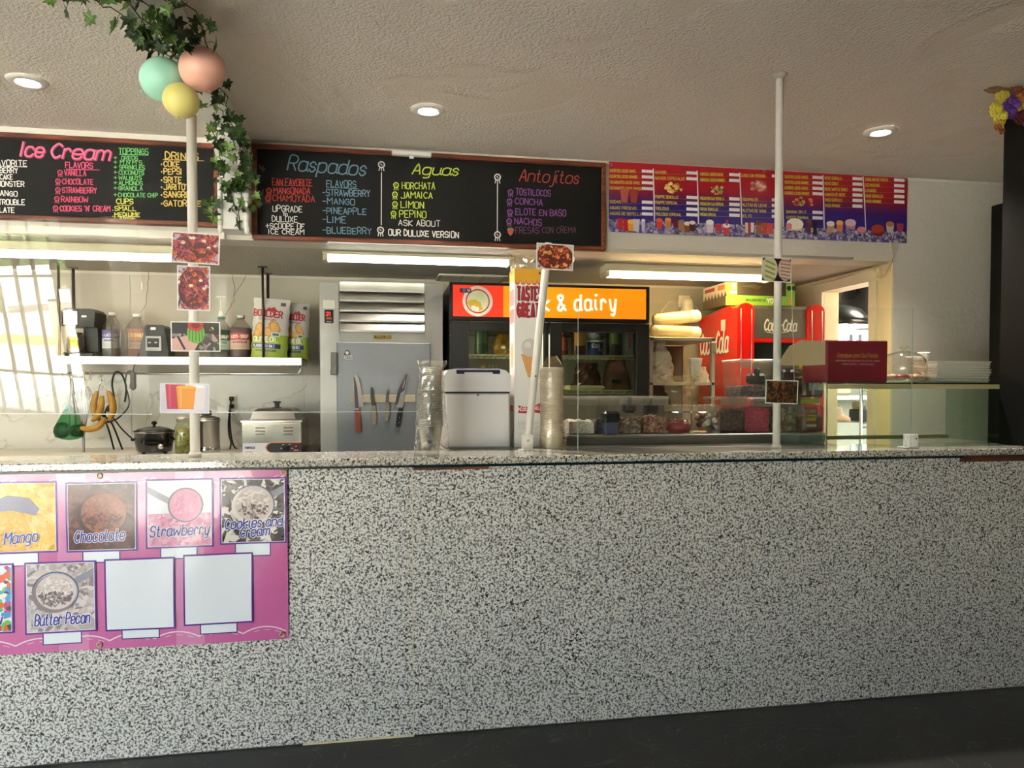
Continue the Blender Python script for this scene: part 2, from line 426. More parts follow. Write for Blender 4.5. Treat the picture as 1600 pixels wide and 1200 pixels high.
class Print:
    """flat ink on a surface: local a = x, b = z, facing -y; warp(a, b) gives the surface's y"""
    def __init__(s, warp=None, cell=None, y0=0.0, org=None, plane=None, rough=.4, to=None):
        s.mb = MB(); s.d = .0004; s.warp = warp; s.cell = cell; s.y0 = y0; s.org = org; s.plane = plane; s.rough = rough; s.clip = None; s.to = to; s.st = 8e-6; s.dd = 0
    def px(s, x, y):
        if s.to: return s.to(x, y)
        p = atY(x, y, s.plane) - Vector(s.org); return (p.x, p.z)
    def poly(s, pts, col, step=True):
        if step: s.d += s.st
        m = col if isinstance(col, bpy.types.Material) else mat(col, s.rough)
        if s.clip: pts = clip_poly(pts, *s.clip)
        if len(pts) < 3: return
        polys = [pts]
        if s.cell:
            xs = [p[0] for p in pts]; zs = [p[1] for p in pts]; polys = []
            i0, i1 = math.floor(min(xs) / s.cell), math.floor(max(xs) / s.cell); j0, j1 = math.floor(min(zs) / s.cell), math.floor(max(zs) / s.cell)
            for i in range(i0, i1 + 1):
                for j in range(j0, j1 + 1):
                    q = clip_poly(pts, i * s.cell, (i + 1) * s.cell, j * s.cell, (j + 1) * s.cell)
                    if len(q) < 3: continue
                    if not s.warp: polys.append(q); continue
                    for sg in (1, -1):                       # the cell's two triangles, so that every layer bends alike
                        g = lambda p: sg * ((p[0] - i * s.cell) - (p[1] - j * s.cell)); o = []
                        for k in range(len(q)):
                            A, B = q[k - 1], q[k]; ga, gb = g(A), g(B)
                            if (ga >= 0) != (gb >= 0): t = ga / (ga - gb); o.append((A[0] + (B[0] - A[0]) * t, A[1] + (B[1] - A[1]) * t))
                            if gb >= 0: o.append(B)
                        if len(o) < 3: continue
                        c = s.cell; w00 = s.warp(i * c, j * c); w11 = s.warp((i + 1) * c, (j + 1) * c); wx = s.warp((i + 1) * c, j * c) if sg > 0 else s.warp(i * c, (j + 1) * c)
                        def W(a, b):
                            u, v = a / c - i, b / c - j
                            return w00 + ((wx - w00) * u + (w11 - wx) * v if sg > 0 else (wx - w00) * v + (w11 - wx) * u)
                        s.mb.raw([(a, s.y0 - s.d - s.dd + W(a, b), b) for a, b in o], [tuple(range(len(o)))], m, False)
        if s.warp: return
        for q in polys:
            s.mb.raw([(a, s.y0 - s.d - s.dd, b) for a, b in q], [tuple(range(len(q)))], m, False)
    def rect(s, a0, b0, a1, b1, col): s.poly([(a0, b0), (a1, b0), (a1, b1), (a0, b1)], col)
    def prect(s, x0, y0, x1, y1, col):
        a, b = s.px(x0, y0), s.px(x1, y1); s.rect(a[0], b[1], b[0], a[1], col)
    def ellipse(s, cx, cz, rx, rz, col, n=18, wob=0, rot=0):
        pts = []
        for i in range(n):
            t = 2 * PI * i / n; k = 1 + rnd.uniform(-wob, wob); x, z = math.cos(t) * rx * k, math.sin(t) * rz * k
            pts.append((cx + x * math.cos(rot) - z * math.sin(rot), cz + x * math.sin(rot) + z * math.cos(rot)))
        s.poly(pts, col)
    def line(s, pts, t, col, step=True):
        if step: s.d += s.st
        for i in range(len(pts) - 1):
            a, b = pts[i], pts[i + 1]; dx, dz = b[0] - a[0], b[1] - a[1]; L = math.hypot(dx, dz)
            if L < 1e-7: continue
            ux, uz = dx / L, dz / L; h = t / 2; e = h * .6; s.dd = (i % 3) * 3e-6      # neighbours never coplanar
            s.poly([(a[0] - ux * e - uz * h, a[1] - uz * e + ux * h), (a[0] - ux * e + uz * h, a[1] - uz * e - ux * h),
                    (b[0] + ux * e + uz * h, b[1] + uz * e - ux * h), (b[0] + ux * e - uz * h, b[1] + uz * e + ux * h)], col, False)
        s.dd = 0
    def text(s, txt, A, B, h, t, col, slant=0, jit=0, script=False, outline=None, gap=1.6):
        """baseline from A to B (local), cap height h, stroke t"""
        st, W = strokes(txt, slant, gap, jit, script); ux, uz = B[0] - A[0], B[1] - A[1]
        for c, tt in (((outline, t * 1.8),) if outline else ()) + ((col, t),):
            s.d += 8e-6
            for p in st: s.line([(A[0] + ux * x / W, A[1] + uz * x / W + y * h) for x, y in p], tt, c, False)
    def ptext(s, txt, x0, y0, x1, y1, hpx, col, tpx=1.3, **k):
        A, B = s.px(x0, y0), s.px(x1, y1); h = s.px(x0, y0 - hpx)[1] - A[1]
        s.text(txt, A, B, h, abs(h) / hpx * tpx, col, **k)
    def collage(s, x0, z0, x1, z1, pal, n, size, seed=1, elong=1, bgc=None):
        r = random.Random(seed); old = s.clip; s.clip = (x0, x1, z0, z1); s.st = 1.5e-6
        if bgc: s.rect(x0, z0, x1, z1, bgc)
        for i in range(n):
            cx, cz = r.uniform(x0, x1), r.uniform(z0, z1); k = r.uniform(*size); rot = r.uniform(0, PI); e = elong if r.random() < .6 else 1
            pts = []; nn = r.choice((4, 5, 6, 7))
            for j in range(nn):
                t = 2 * PI * j / nn; q = r.uniform(.7, 1.1); x, z = math.cos(t) * k * e * q, math.sin(t) * k / e ** .5 * q
                pts.append((cx + x * math.cos(rot) - z * math.sin(rot), cz + x * math.sin(rot) + z * math.cos(rot)))
            s.poly(pts, r.choice(pal))
        s.clip = old; s.st = 8e-6
    def build(s, name, parent): return s.mb.build(name, None, parent, recalc=False)
# ================================================================ THE SETTING
RX = 4.7; LX = -9.0; DX = 3.30                    # shop right and left walls, kitchen doorway wall
AX = -5.5                                         # the front steps back to BY right of this line
struct('floor', MB().box(LX, AX, WY, 2.9, -.1, 0).box(AX, RX, BY, 2.9, -.1, 0), FLOOR)
struct('ceiling', MB().box(LX, AX, WY, HY, CZ, CZ + .1).box(AX, RX, BY, HY, CZ, CZ + .1), CEIL)
struct('wall_header', MB().box(LX, RX, HY, HY + .19, KZ, CZ).box(DX, RX, HY, HY + .19, 0, KZ), WALL)
struct('wall_right', MB().box(RX, RX + .1, BY, HY + .2, 0, CZ), WALL)
struct('wall_left', MB().box(LX - .1, LX, WY, KY, 0, CZ), WALL)
struct('wall_return', MB().box(AX - .1, AX, BY, WY, 0, CZ), WALL)
fw = MB(); o1, o2 = OPEN
for (x0, x1, z0, z1, wy), a_, b_ in ((o1, LX, AX), (o2, AX, RX)):
    fw.box(a_, x0, wy - .15, wy, 0, CZ).box(x1, b_, wy - .15, wy, 0, CZ).box(x0, x1, wy - .15, wy, 0, z0).box(x0, x1, wy - .15, wy, z1, CZ)
struct('wall_front', fw, WALL)
DARKF = mat('3b3634', .4, .6)
for k, (x0, x1, z0, z1, wy) in enumerate(OPEN):
    win = struct('window_%d' % (k + 1), MB().box(x0, x1, wy - .1, wy - .05, z0, z0 + .05).box(x0, x1, wy - .1, wy - .05, z1 - .05, z1), DARKF)
    n_ = 9 if k == 0 else 4
    for i in range(n_ + 1):
        x = x0 + (x1 - x0) * i / n_; MB().box(x - .014, x + .014, wy - .09, wy - .06, z0 + .05, z1 - .05).build('window_bar', DARKF, win)
    if k == 0:
        for z in (.55, 1.62): MB().box(x0, x1, wy - .095, wy - .055, z - .014, z + .014).build('cross_bar', DARKF, win)
    MB().box(x0, x1, wy - .12, wy - .115, z0 + .05, z1 - .05).build('pane', glass('f4f8f6'), win)
# kitchen shell
struct('floor_kitchen', MB().box(LX, DX + 4, 2.9, 9, -.1, 0), mat('8d8a84', .5, noise=.15, scale=3))
struct('ceiling_kitchen', MB().box(LX, DX, HY + .19, KY, KZ, KZ + .1), mat('bdb6a8', .7, bump=.4, scale=60))
wb = struct('wall_back', MB().box(LX, DX, KY, KY + .1, 0, KZ), mat('bdb6a9', .6, noise=.12, scale=2, bump=.15))
def kx(px, py=560): return atY(px, py, KY).x
seams = [LX + .01, kx(-40), kx(205), kx(475), kx(700), kx(1000), kx(1260)]
for a, b in zip(seams, seams[1:]):                                # wall panels with open joints
    MB().box(a + .0015, min(b, DX - .01) - .0015, KY - .006, KY, .9, 1.47).build('wall_panel', KWALL, wb)
    MB().box(a + .0015, min(b, DX - .01) - .0015, KY - .005, KY, 1.474, KZ - .02).build('wall_panel', mat('a8a193', .5, noise=.1, scale=2.5, bump=.1), wb)
def crack(pts):
    q = [atY(x, y, KY - .0062) for x, y in pts]; out = []
    for a, b in zip(q, q[1:]):
        for i in range(4): out.append(a.lerp(b, i / 4) + Vector((rnd.uniform(-.006, .006), 0, 0)))
    MB().tube(out + [q[-1]], .0016, 4).build('crack', mat('6e675d', .8), wb)
crack([(233, 421), (231, 450), (228, 478), (220, 489)])
crack([(362, 427), (366, 445), (365, 470), (355, 488), (350, 502)])
crack([(385, 430), (376, 447), (366, 462)])
# doorway wall of the kitchen (seen at a sharp angle) and the cream jamb of the header wall
JAMB = mat('d8cba2', .55, noise=.06, scale=4, bump=.1)
yb0, yb1 = atX(1360, 560, DX).y, atX(1287, 560, DX).y
struct('wall_doorway', MB().box(DX, DX + .12, HY + .19, yb0, 0, KZ).box(DX, DX + .12, yb1, KY + .1, 0, KZ).box(DX, DX + .12, yb0, yb1, 2.10, KZ), JAMB)
struct('trim_1', MB().box(DX - .022, DX - .002, yb0 - .075, yb0, 0, 2.17), mat('d9d0b4', .4))
struct('trim_2', MB().box(DX - .022, DX - .002, yb1, yb1 + .09, 0, 2.17), mat('d9d0b4', .4))
struct('trim_3', MB().box(DX - .03, DX - .002, yb0 - .09, yb1 + .1, 2.10, 2.18), mat('d9d0b4', .4))
struct('trim_4', MB().box(DX - .006, DX - .0005, HY + .004, HY + .186, 0, KZ - .004), JAMB)
struct('trim_5', MB().box(LX, atY(338, 215, HY).x, HY - .02, HY - .001, CZ - .055, CZ - .001), OFFW)
struct('trim_6', MB().box(atY(948, 253, HY).x, RX, HY - .008, HY - .001, CZ - .02, CZ - .001), OFFW)
struct('trim_7', MB().box(LX, atY(352, 372, HY).x, HY - .03, HY - .001, KZ - .005, KZ + .03), OFFW)
# room beyond the doorway
struct('wall_beyond', MB().box(DX + .12, 7.4, 8.0, 8.1, 0, 1.45).box(DX + .12, 7.4, 8.0, 8.1, 2.2, 2.8).box(DX + .12, 4.8, 8, 8.1, 1.45, 2.2).box(6.6, 7.4, 8, 8.1, 1.45, 2.2), mat('a9a49a', .6))
struct('wall_side', MB().box(7.4, 7.5, HY, 8.1, 0, 2.8), mat('a9a49a', .6))
struct('ceiling_beyond', MB().box(DX + .12, 7.5, HY + .2, 8.1, 2.6, 2.7), mat('98a09a', .7))
struct('wall_rear', MB().box(DX + .02, DX + .12, KY + .1, 8.1, 0, 2.8), mat('a9a49a', .6))
wn = struct('window_3', MB().box(4.8, 6.6, 8.0, 8.06, 1.45, 1.5).box(4.8, 6.6, 8.0, 8.06, 2.15, 2.2), WHITE)
for x in (4.8, 5.2, 5.5, 5.62, 6.0, 6.55): MB().box(x, x + .04, 8.0, 8.05, 1.5, 2.15).build('window_bar', mat('5b5f61', .4), wn)
MB().box(4.8, 6.6, 8.06, 8.065, 1.5, 2.15).build('pane', glass(), wn)
# street outside the storefront
struct('ground_parking', MB().box(-70, AX, -60, WY - .15, -.15, -.05).box(AX, 30, -60, BY - .15, -.15, -.05), mat('e2dcd4', .85, noise=.12, scale=.8))
struct('ground_rear', MB().box(DX, 30, 8.1, 40, -.15, -.05), mat('a7a3a0', .8))
struct('pavement', MB().box(-70, 30, -19, -16.5, -.05, .06), mat('cfcac2', .8))
curb = MB().box(-16, -10.5, -5.2, -4.95, -.05, .12).build('parking_curb'); curb.data.materials.append(mat('c9b443', .7)); tag(curb, 'yellow painted curb of the parking lot outside the shop', 'curb')
bol = MB().cyl(-12.4, -4.2, -.05, .95, .13, 16).build('bollard'); bol.data.materials.append(mat('b9a27c', .7)); tag(bol, 'tan round bollard by the yellow curb outside', 'bollard')
hd = MB()
for i in range(260): hd.ell((rnd.uniform(-60, -8), -21 + rnd.uniform(-.6, .6), rnd.uniform(.1, 2.6)), [rnd.uniform(.4, .9)] * 3, 7, 4)
o = hd.build('hedge', mat('55643a', .9, noise=.5, scale=4)); tag(o, 'green hedge along the far side of the street', 'hedge', kind='stuff')
def car(x, y, rz, col, label):
    t = thing('car', label, 'car', (x, y, -.05), rz)
    prof = [(-2.2, .35), (-2.25, .8), (-1.9, 1.0), (-1.2, 1.05), (-.65, 1.48), (.7, 1.5), (1.5, 1.05), (2.15, .9), (2.25, .4)]
    MB().prism(prof, -.85, .85, 'y').build('body', mat(col, .3, coat=.5), t)
    for sgn in (-1, 1): MB().prism([(-1.0, 1.06), (-.58, 1.42), (.62, 1.43), (1.25, 1.06)], sgn * .853, sgn * .865, 'y').build('window', mat('20262b', .1), t)
    for wx in (-1.4, 1.4):
        for sgn in (-1, 1):
            wh = MB(); wh.tube([(wx, sgn * .72, .33), (wx, sgn * .88, .33)], .33, 20); q = wh.build('wheel', RUBBER, t)
            MB().tube([(wx, sgn * .87, .33), (wx, sgn * .9, .33)], .2, 14).build('hub', CHROME, q)
car(-25.5, -11.5, math.radians(30), 'dfe2e6', 'white sedan parked on the street outside the shop')
car(-22, -14.5, math.radians(20), 'c9ccd0', 'silver sedan parked farther along the street outside')

# ================================================================ COUNTER
FY, TZ = 2.90, 1.10
CX0, CX1 = -3.2, 3.6
t = thing('counter', 'long service counter faced with speckled grey granite panels under a polished granite top', 'counter', (0, FY, 0))
xa = atY(645, 900, FY).x; xb = atY(1480, 900, FY).x
edges = [CX0, -2.0, xa, xb, CX1]
for a, b in zip(edges, edges[1:]):
    MB().box(a + .0015, b - .0015, 0, .02, .004, 1.068, bev=.001).build('face_panel', GRAN, t)
MB().box(CX0, CX1, .02, .03, 0, 1.068).build('backing', mat('8a857c', .8), t)
MB().box(xa - .0018, xa + .0018, -.0006, .004, .004, 1.05).build('joint_bead', mat('d8cdb0', .6), t)
MB().box(xa - .42, xa + .003, -.006, .0, 0, .006).build('base_bead', mat('cfc4a4', .6), t)
MB().box(CX0, CX1, -.028, .32, 1.071, 1.10, bev=.004).build('worktop', GRAN2, t)
MB().box(CX0, xa, -.018, .30, 1.062, 1.070).build('edge_strip', mat('0d0f10', .3), t)
MB().box(xa, atY(1500, 713, FY).x, -.02, .30, 1.060, 1.070).build('edge_strip', mat('0d2b30', .2), t)
MB().box(xa + .005, xa + .3, -.008, 0, 1.049, 1.060).build('wood_batten', WOODF, t)
MB().box(atY(1500, 716, FY).x, CX1, -.02, .02, 1.042, 1.069).build('wood_batten', WOODR, t)
MB().box(CX0, CX1, .03, .3, .55, .57).build('inner_shelf', OFFW, t)

# stainless prep table behind the counter, carries what stands past the slab
PX0, PX1 = atY(690, 700, 3.3).x, atY(1300, 700, 3.3).x
t = thing('prep_table', 'stainless steel prep table standing behind the granite counter', 'table', (PX0, 3.225, 0))
L = PX1 - PX0
MB().box(0, L, 0, .62, 1.06, 1.0995, bev=.003).build('tabletop', STEELH, t)
for x in (.04, L - .04):
    for y in (.04, .58): MB().cyl(x, y, 0, 1.06, .02, 10).build('leg', STEEL, t)
MB().box(.02, L - .02, .04, .58, .25, .27).build('undershelf', STEELH, t)

# ================================================================ MENU BOARDS
def framed_board(name, label, px0, px1, ytl, ybl, ytr, ybr, fw_=.035, left_pad=0):
    Yb = HY - .03
    a, b, c, d = atY(px0, ytl, Yb), atY(px0, ybl, Yb), atY(px1, ytr, Yb), atY(px1, ybr, Yb)
    x0, x1 = (a.x + b.x) / 2, (c.x + d.x) / 2; zb = (b.z + d.z) / 2; zt = (a.z + c.z) / 2
    x0 -= left_pad
    t = thing(name, label, 'menu board', (x0, Yb, zb)); W, H = x1 - x0, zt - zb
    MB().box(fw_ * .6, W - fw_ * .6, .004, .02, fw_ * .6, H - fw_ * .6).build('slate', mat('151414', .6, noise=.25, scale=2.2, spec=.25), t)
    MB().box(0, W, -.012, .028, H - fw_, H, bev=.004).build('frame_rail', WOODF, t)
    MB().box(0, W, -.012, .028, 0, fw_, bev=.004).build('frame_rail', WOODF, t)
    MB().box(0, fw_, -.011, .027, fw_, H - fw_, bev=.004).build('frame_stile', WOODF, t)
    MB().box(W - fw_, W, -.011, .027, fw_, H - fw_, bev=.004).build('frame_stile', WOODF, t)
    return t, Print(y0=.004, org=(x0, Yb, zb), plane=Yb + .004, rough=.7)
WH, PK, GN, YL, OL = 'd9d7d2', 'e0527e', '6fc06a', 'cfd05a', 'd9bd63'
def skull(P, x, y, s, col):
    c = P.px(x, y); e = P.px(x, y - s)[1] - c[1]
    P.line([(c[0] + math.cos(k) * e * .42, c[1] + math.sin(k) * e * .42) for k in [i * PI / 5 for i in range(11)]], e * .17, col)
    for q in (-.35, 0, .35): P.line([(c[0] + q * e * .7, c[1] - e * .35), (c[0] + q * e, c[1] - e * .85)], e * .13, col)
    P.line([(c[0] - e * .1, c[1] + e * .1), (c[0] + e * .1, c[1] - e * .1)], e * .12, col)
# left board (runs on past the frame)
t, P = framed_board('menu_board', 'black chalkboard menu in a wooden frame headed Ice Cream, behind the balloon pole', 0, 342, 206.5, 342, 225.5, 356, .026, left_pad=.75)
kw = dict(jit=.25)
def z2(x, y): return (x / 3.8095, 190 + y / 3.8095)
def W2(P, txt, x0, y0, x1, y1, h, col, tpx=1.35, **k):
    a, b = z2(x0, y0), z2(x1, y1); P.ptext(txt, a[0], a[1], b[0], b[1], h / 3.81, col, tpx, **({'jit': .25} | k))
W2(P, 'Ice', 124, 205, 250, 212, 82, 'b8325f', 4.4, script=True, slant=.28, jit=0); W2(P, 'Ice', 121, 202, 247, 209, 82, 'ee7aa0', 2.4, script=True, slant=.28, jit=0)
W2(P, 'Cream', 303, 216, 645, 232, 84, 'b8325f', 4.4, script=True, slant=.28, jit=0); W2(P, 'Cream', 300, 213, 642, 229, 84, 'ee7aa0', 2.4, script=True, slant=.28, jit=0)
W2(P, 'FAN FAVORITE', -150, 258, 160, 266, 34, WH); P.line([P.px(*z2(-140, 262)), P.px(*z2(160, 270))], .004, WH)
for txt, x0, x1, y in (('STRAWBERRY', -120, 105, 307), ('CHEESECAKE', -120, 75, 345), ('COOKIE MONSTER', -160, 143, 387), ('MANGO', -30, 103, 445), ('DOUBLE TROUBLE', -160, 147, 495), ('CHOCOLATE', -120, 85, 542)):
    W2(P, txt, x0, y - 5, x1, y, 30, WH)
W2(P, 'FLAVORS', 390, 275, 552, 280, 34, PK); P.line([P.px(*z2(395, 284)), P.px(*z2(592, 288))], .004, PK)
for txt, x0, x1, y in (('VANILLA', 385, 512, 320), ('CHOCOLATE', 372, 555, 372), ('STRAWBERRY', 372, 575, 424), ('RAINBOW', 366, 524, 477), ("COOKIES 'N' CREAM", 358, 655, 532)):
    W2(P, txt, x0, y, x1, y + 3, 31, 'd2486f'); skull(P, *z2(x0 - 27, y - 18), 8, 'd2486f')
W2(P, 'TOPPINGS', 708, 190, 882, 196, 33, GN); P.line([P.px(*z2(712, 195)), P.px(*z2(882, 200))], .004, GN)
for txt, x0, x1, y in (('OREOS', 724, 820, 228), ("M'N'M'S", 716, 845, 254), ('SPRINKLES', 712, 860, 284), ('COCONUTS', 708, 856, 314), ('WALNUTS', 708, 842, 346), ('ALMONDS', 708, 848, 376), ('GRANOLA', 706, 848, 408), ('CHOCOLATE CHIP', 704, 938, 448)):
    W2(P, txt, x0, y, x1, y + 3, 24, GN, 1.1); W2(P, '+', 678, y, 696, y, 26, GN, 1.1)
W2(P, 'CUPS', 694, 490, 792, 490, 30, YL); P.line([P.px(*z2(700, 498)), P.px(*z2(778, 500))], .003, YL)
for txt, x1, y in (('SMALL', 810, 530), ('MEDIUME', 832, 566), ('LARGE', 808, 586)): W2(P, '.' + txt, 672, y, x1, y + 1, 24, YL, 1.2)
W2(P, 'DRINKS', 985, 222, 1180, 228, 40, OL, 1.8); P.line([P.px(*z2(972, 226)), P.px(*z2(1214, 234))], .004, OL)
for txt, x1, y in (('COKE', 1068, 268), ('PEPSI', 1082, 312), ('SRITE', 1080, 362), ("JARITO'S", 1135, 404), ('SANGRIA', 1140, 450), ('GATORADE', 1196, 502)): W2(P, txt, 976, y, x1, y + 3, 33, OL, 1.6); W2(P, '.', 962, y - 10, 965, y - 10, 30, OL, 2)
P.build('chalk_writing', t)
# right board
t, P = framed_board('menu_board', 'black chalkboard menu in a wooden frame headed Raspados, Aguas and Antojitos', 394, 946, 222.5, 375, 256.5, 391.5, .026)
def z3(x, y): return (380 + x / 2.7586, 200 + y / 2.7586)
def W3(txt, x0, y0, x1, y1, h, col, tpx=1.2, **k):
    a, b = z3(x0, y0), z3(x1, y1); P.ptext(txt, a[0], a[1], b[0], b[1], h / 2.7586, col, tpx, **({'jit': .25} | k))
BL, RD, GY, PU = '6f94a8', 'c0392f', 'c3d84e', '8a4f96'
W3('Raspados', 190, 180, 520, 205, 62, BL, 2.0, script=True, slant=.3, jit=0)
W3('FAN FAVORITE', 126, 246, 296, 250, 28, RD); P.line([P.px(*z3(126, 246)), P.px(*z3(298, 251))], .003, RD)
W3('MANGONADA', 132, 282, 288, 285, 25, RD); skull(P, *z3(111, 270), 9, RD)
W3('CHAMOYADA', 127, 314, 308, 319, 27, RD); skull(P, *z3(107, 302), 9, RD)
for txt, x0, x1, y, h in (('UPGRADE', 128, 254, 362, 25), ('TO', 172, 190, 380, 12), ('DULUXE', 125, 234, 405, 24), ('+SCOOPE OF', 98, 264, 434, 22), ('ICE CREAM', 110, 262, 459, 22)): W3(txt, x0, y - 2, x1, y + 1, h, 'e6e4df')
W3('FLAVORS', 360, 254, 486, 257, 28, BL); P.line([P.px(*z3(357, 255)), P.px(*z3(494, 262))], .003, BL)
for txt, x1, y in (('-STRAWBERRY', 546, 294), ('-MANGO', 480, 330), ('-PINEAPPLE', 530, 372), ('-LIME', 442, 409), ('-BLUEBERRY', 552, 456)): W3(txt, 343, y - 3, x1, y + 2, 26, BL, 1.3)
for (x, ya, yb_) in ((596, 192, 418), (1096, 240, 448)):
    P.line([P.px(*z3(x, ya)), P.px(*z3(x - 1, yb_))], .005, WH)
for x, y in ((596, 158), (592, 440), (1096, 212), (1096, 460)): skull(P, *z3(x, y), 11, WH)
W3('Aguas', 728, 198, 920, 204, 44, GY, 1.9, script=True, slant=.25, jit=0)
for txt, x0, x1, y in (('HORCHATA', 685, 826, 262), ('JAMAICA', 680, 815, 302), ('LIMON', 680, 778, 344), ('PEPINO', 674, 788, 385)): W3(txt, x0, y, x1, y + 2, 28, GY, 1.3); skull(P, *z3(x0 - 26, y - 16), 9, GY)
W3('ASK ABOUT', 670, 420, 848, 424, 24, WH); W3('OUR DULUXE VERSION', 627, 462, 928, 474, 25, WH, 1.4)
W3('Antojitos', 1190, 228, 1440, 240, 50, 'b04436', 1.8, script=True, slant=.25, jit=0)
for txt, x0, x1, y in (('TOSTILOCOS', 1176, 1324, 290), ('CONCHA', 1172, 1290, 330), ('ELOTE EN BASO', 1174, 1390, 376), ('NACHOS', 1170, 1285, 416)): W3(txt, x0, y - 3, x1, y + 5, 26, PU, 1.3); skull(P, *z3(x0 - 24, y - 14), 9, PU)
W3('FRESAS CON CREMA', 1174, 454, 1434, 452, 26, '6d3f63', 1.0)
c = P.px(*z3(1152, 446)); P.poly([(c[0] - .022, c[1] + .012), (c[0] + .022, c[1] + .012), (c[0] + .012, c[1] - .014), (c[0], c[1] - .026), (c[0] - .012, c[1] - .014)], 'b54a44'); P.ellipse(c[0], c[1] + .016, .018, .007, '5d8a3d')
P.build('chalk_writing', t)
# small white strip lamp clipped on that board
a = atY(612, 234, HY - .06); t = thing('strip_lamp', 'short white strip lamp clipped on top of the right chalkboard', 'lamp', (a.x, HY - .075, a.z - .01))
MB().box(0, .225, 0, .045, -.018, .008, bev=.006).build('housing', WHITE, t); MB().box(.1, .125, .02, .03, -.03, -.018).build('clip', WHITE, t)

# printed price banner (red to violet)
Yb = HY - .012; a = atY(950.5, 256.5, Yb); b = atY(952, 367, Yb); c = atY(1417, 274, Yb); d = atY(1418, 375.5, Yb)
x0, x1 = (a.x + b.x) / 2, (c.x + d.x) / 2; zb, zt = (b.z + d.z) / 2, (a.z + c.z) / 2
t = thing('price_banner', 'red and violet printed price banner with small yellow lines of text and drinks on ice', 'banner', (x0, Yb, zb)); W, H = x1 - x0, zt - zb
m, n, bs, tc = nodemat('banner_ink', .4); sp = n.nodes.new('ShaderNodeSeparateXYZ'); n.links.new(tc.outputs['Generated'], sp.inputs[0])
n.links.new(ramp(n, sp.outputs[2], [(0, '5a4aa8'), (.18, '33207e'), (.42, '34186f'), (.56, '7c1440'), (.66, 'a61328'), (1, 'b01a28')]).outputs[0], bs.inputs['Base Color'])
MB().box(0, W, 0, .002, 0, H).build('vinyl', m, t)
P = Print(y0=0, org=(x0, Yb, zb), plane=Yb, rough=.45)
z7 = lambda x, y: (940 + x / 6.4, 240 + y / 6.4); z8 = lambda x, y: (1180 + x / 6.4, 240 + y / 6.4)
YT = 'c9b93e'
def row(z, txt, x0_, x1_, y, px0_=None, px1_=None, h=27):
    a, b = z(x0_, y), z(x1_, y + (x1_ - x0_) * .03); P.ptext(txt, a[0], a[1], b[0], b[1], h / 6.4, YT, .8)
    if px0_:
        q, r = P.px(*z(px0_, y - 24)), P.px(*z(px1_, y + 12)); P.rect(q[0], r[1], r[0], q[1], 'e9e6ea'); P.line([P.px(*z(x1_ + 6, y + 6)), P.px(*z(px0_, y + 10))], .002, '8a7a30')
for txt, xe, y in (('CUERITOS LOCOS CHICO', 335, 183), ('CUERITOS LOCOS GRANDE', 358, 240), ('CACAHUATES LOCOS CHICO', 376, 298), ('CACAHUATES LOCOS GRANDE', 400, 356), ('SODAS', 190, 493), ('AGUAS FRESCAS', 346, 553), ('AGUAS DE BOTELLA', 398, 610)): row(z7, txt, 82, xe, y, 402, 512)
for txt, xe, y in (('NACHOS', 645, 200), ('NACHOS ESPECIALES', 830, 258), ('FRAPPE SENCILLO', 762, 445), ('FRAPPE ESPECIAL', 762, 502), ('TROLEBUS', 670, 562), ('TROLEBUS ESPECIAL', 796, 618)): row(z7, txt, 536, xe, y, 848, 958)
for txt, xe, y in (('SABRITAS C QUESO CHICAS', 1212, 218), ('SABRITAS C QUESO GRANDES', 1232, 275), ('FRESAS EN CAJA SENCILLA', 1222, 460), ('FRESAS EN CAJA ESPECIAL', 1222, 515), ('FRESAS SENCILLAS', 1160, 568), ('FRESAS ESPECIAL', 1145, 622)): row(z7, txt, 985, xe, y, 1275, 1380)
for txt, xe, y in (('DUROS CON VERDURA', 100, 232), ('ESQUIMALES', 25, 470), ('PALETAS DE LECHE', 115, 526), ('PALETAS DE AGUA', 108, 582), ('BOLIS', -40, 636)): row(z8, txt, -142, xe, y, 165, 268)
for txt, xe, y in (('TOSTITOS LOCOS CHICOS', 525, 245), ('TOSTITOS LOCOS GRANDE', 532, 300), ('CHURROS LOCOS CHICOS', 525, 355), ('CHURROS LOCOS GRANDE', 540, 408)): row(z8, txt, 292, xe, y, 572, 674)
for txt, xe, y in (('BANANA SPLIT', 510, 595), ('CHOCO BANANA', 530, 650)): row(z8, txt, 312, xe, y, 572, 674)
for txt, xe, y in (('NIEVE SENCILLA', 860, 258), ('NIEVE DOBLE', 830, 312), ('NIEVE WAFFLE DOBLE', 925, 368), ('CANASTA DE NIEVE', 898, 422), ('VASO SENCILLO', 865, 475), ('VASO GRANDE', 850, 532)): row(z8, txt, 696, xe, y, 972, 1070)
for txt, xe, y in (('ENSALADA DE FRUTAS', 1325, 272), ('ESCAMOCHAS', 1242, 328), ('LICUADOS', 1205, 382), ('VASO SENCILLO', 1272, 436), ('VASO GRANDE', 1258, 490)): row(z8, txt, 1102, xe, y, 1388, 1490)
for z, x, ya, ye, dx in ((z7, 515, 155, 748, 14), (z7, 955, 175, 795, 14), (z7, 1380, 195, 772, 22), (z8, 265, 208, 768, 18), (z8, 676, 220, 822, 14), (z8, 1078, 232, 770, 26)): P.line([P.px(*z(x, ya)), P.px(*z(x + dx * .6, (ya + ye) / 2)), P.px(*z(x + dx, ye))], .0075, 'e4dfe6')
P.collage(.0, .0, W, .075, ['857c98', 'a49cb4', '6f6488', '948aa8', '564b70', 'bdb6c8'], 900, (.006, .016), 3)
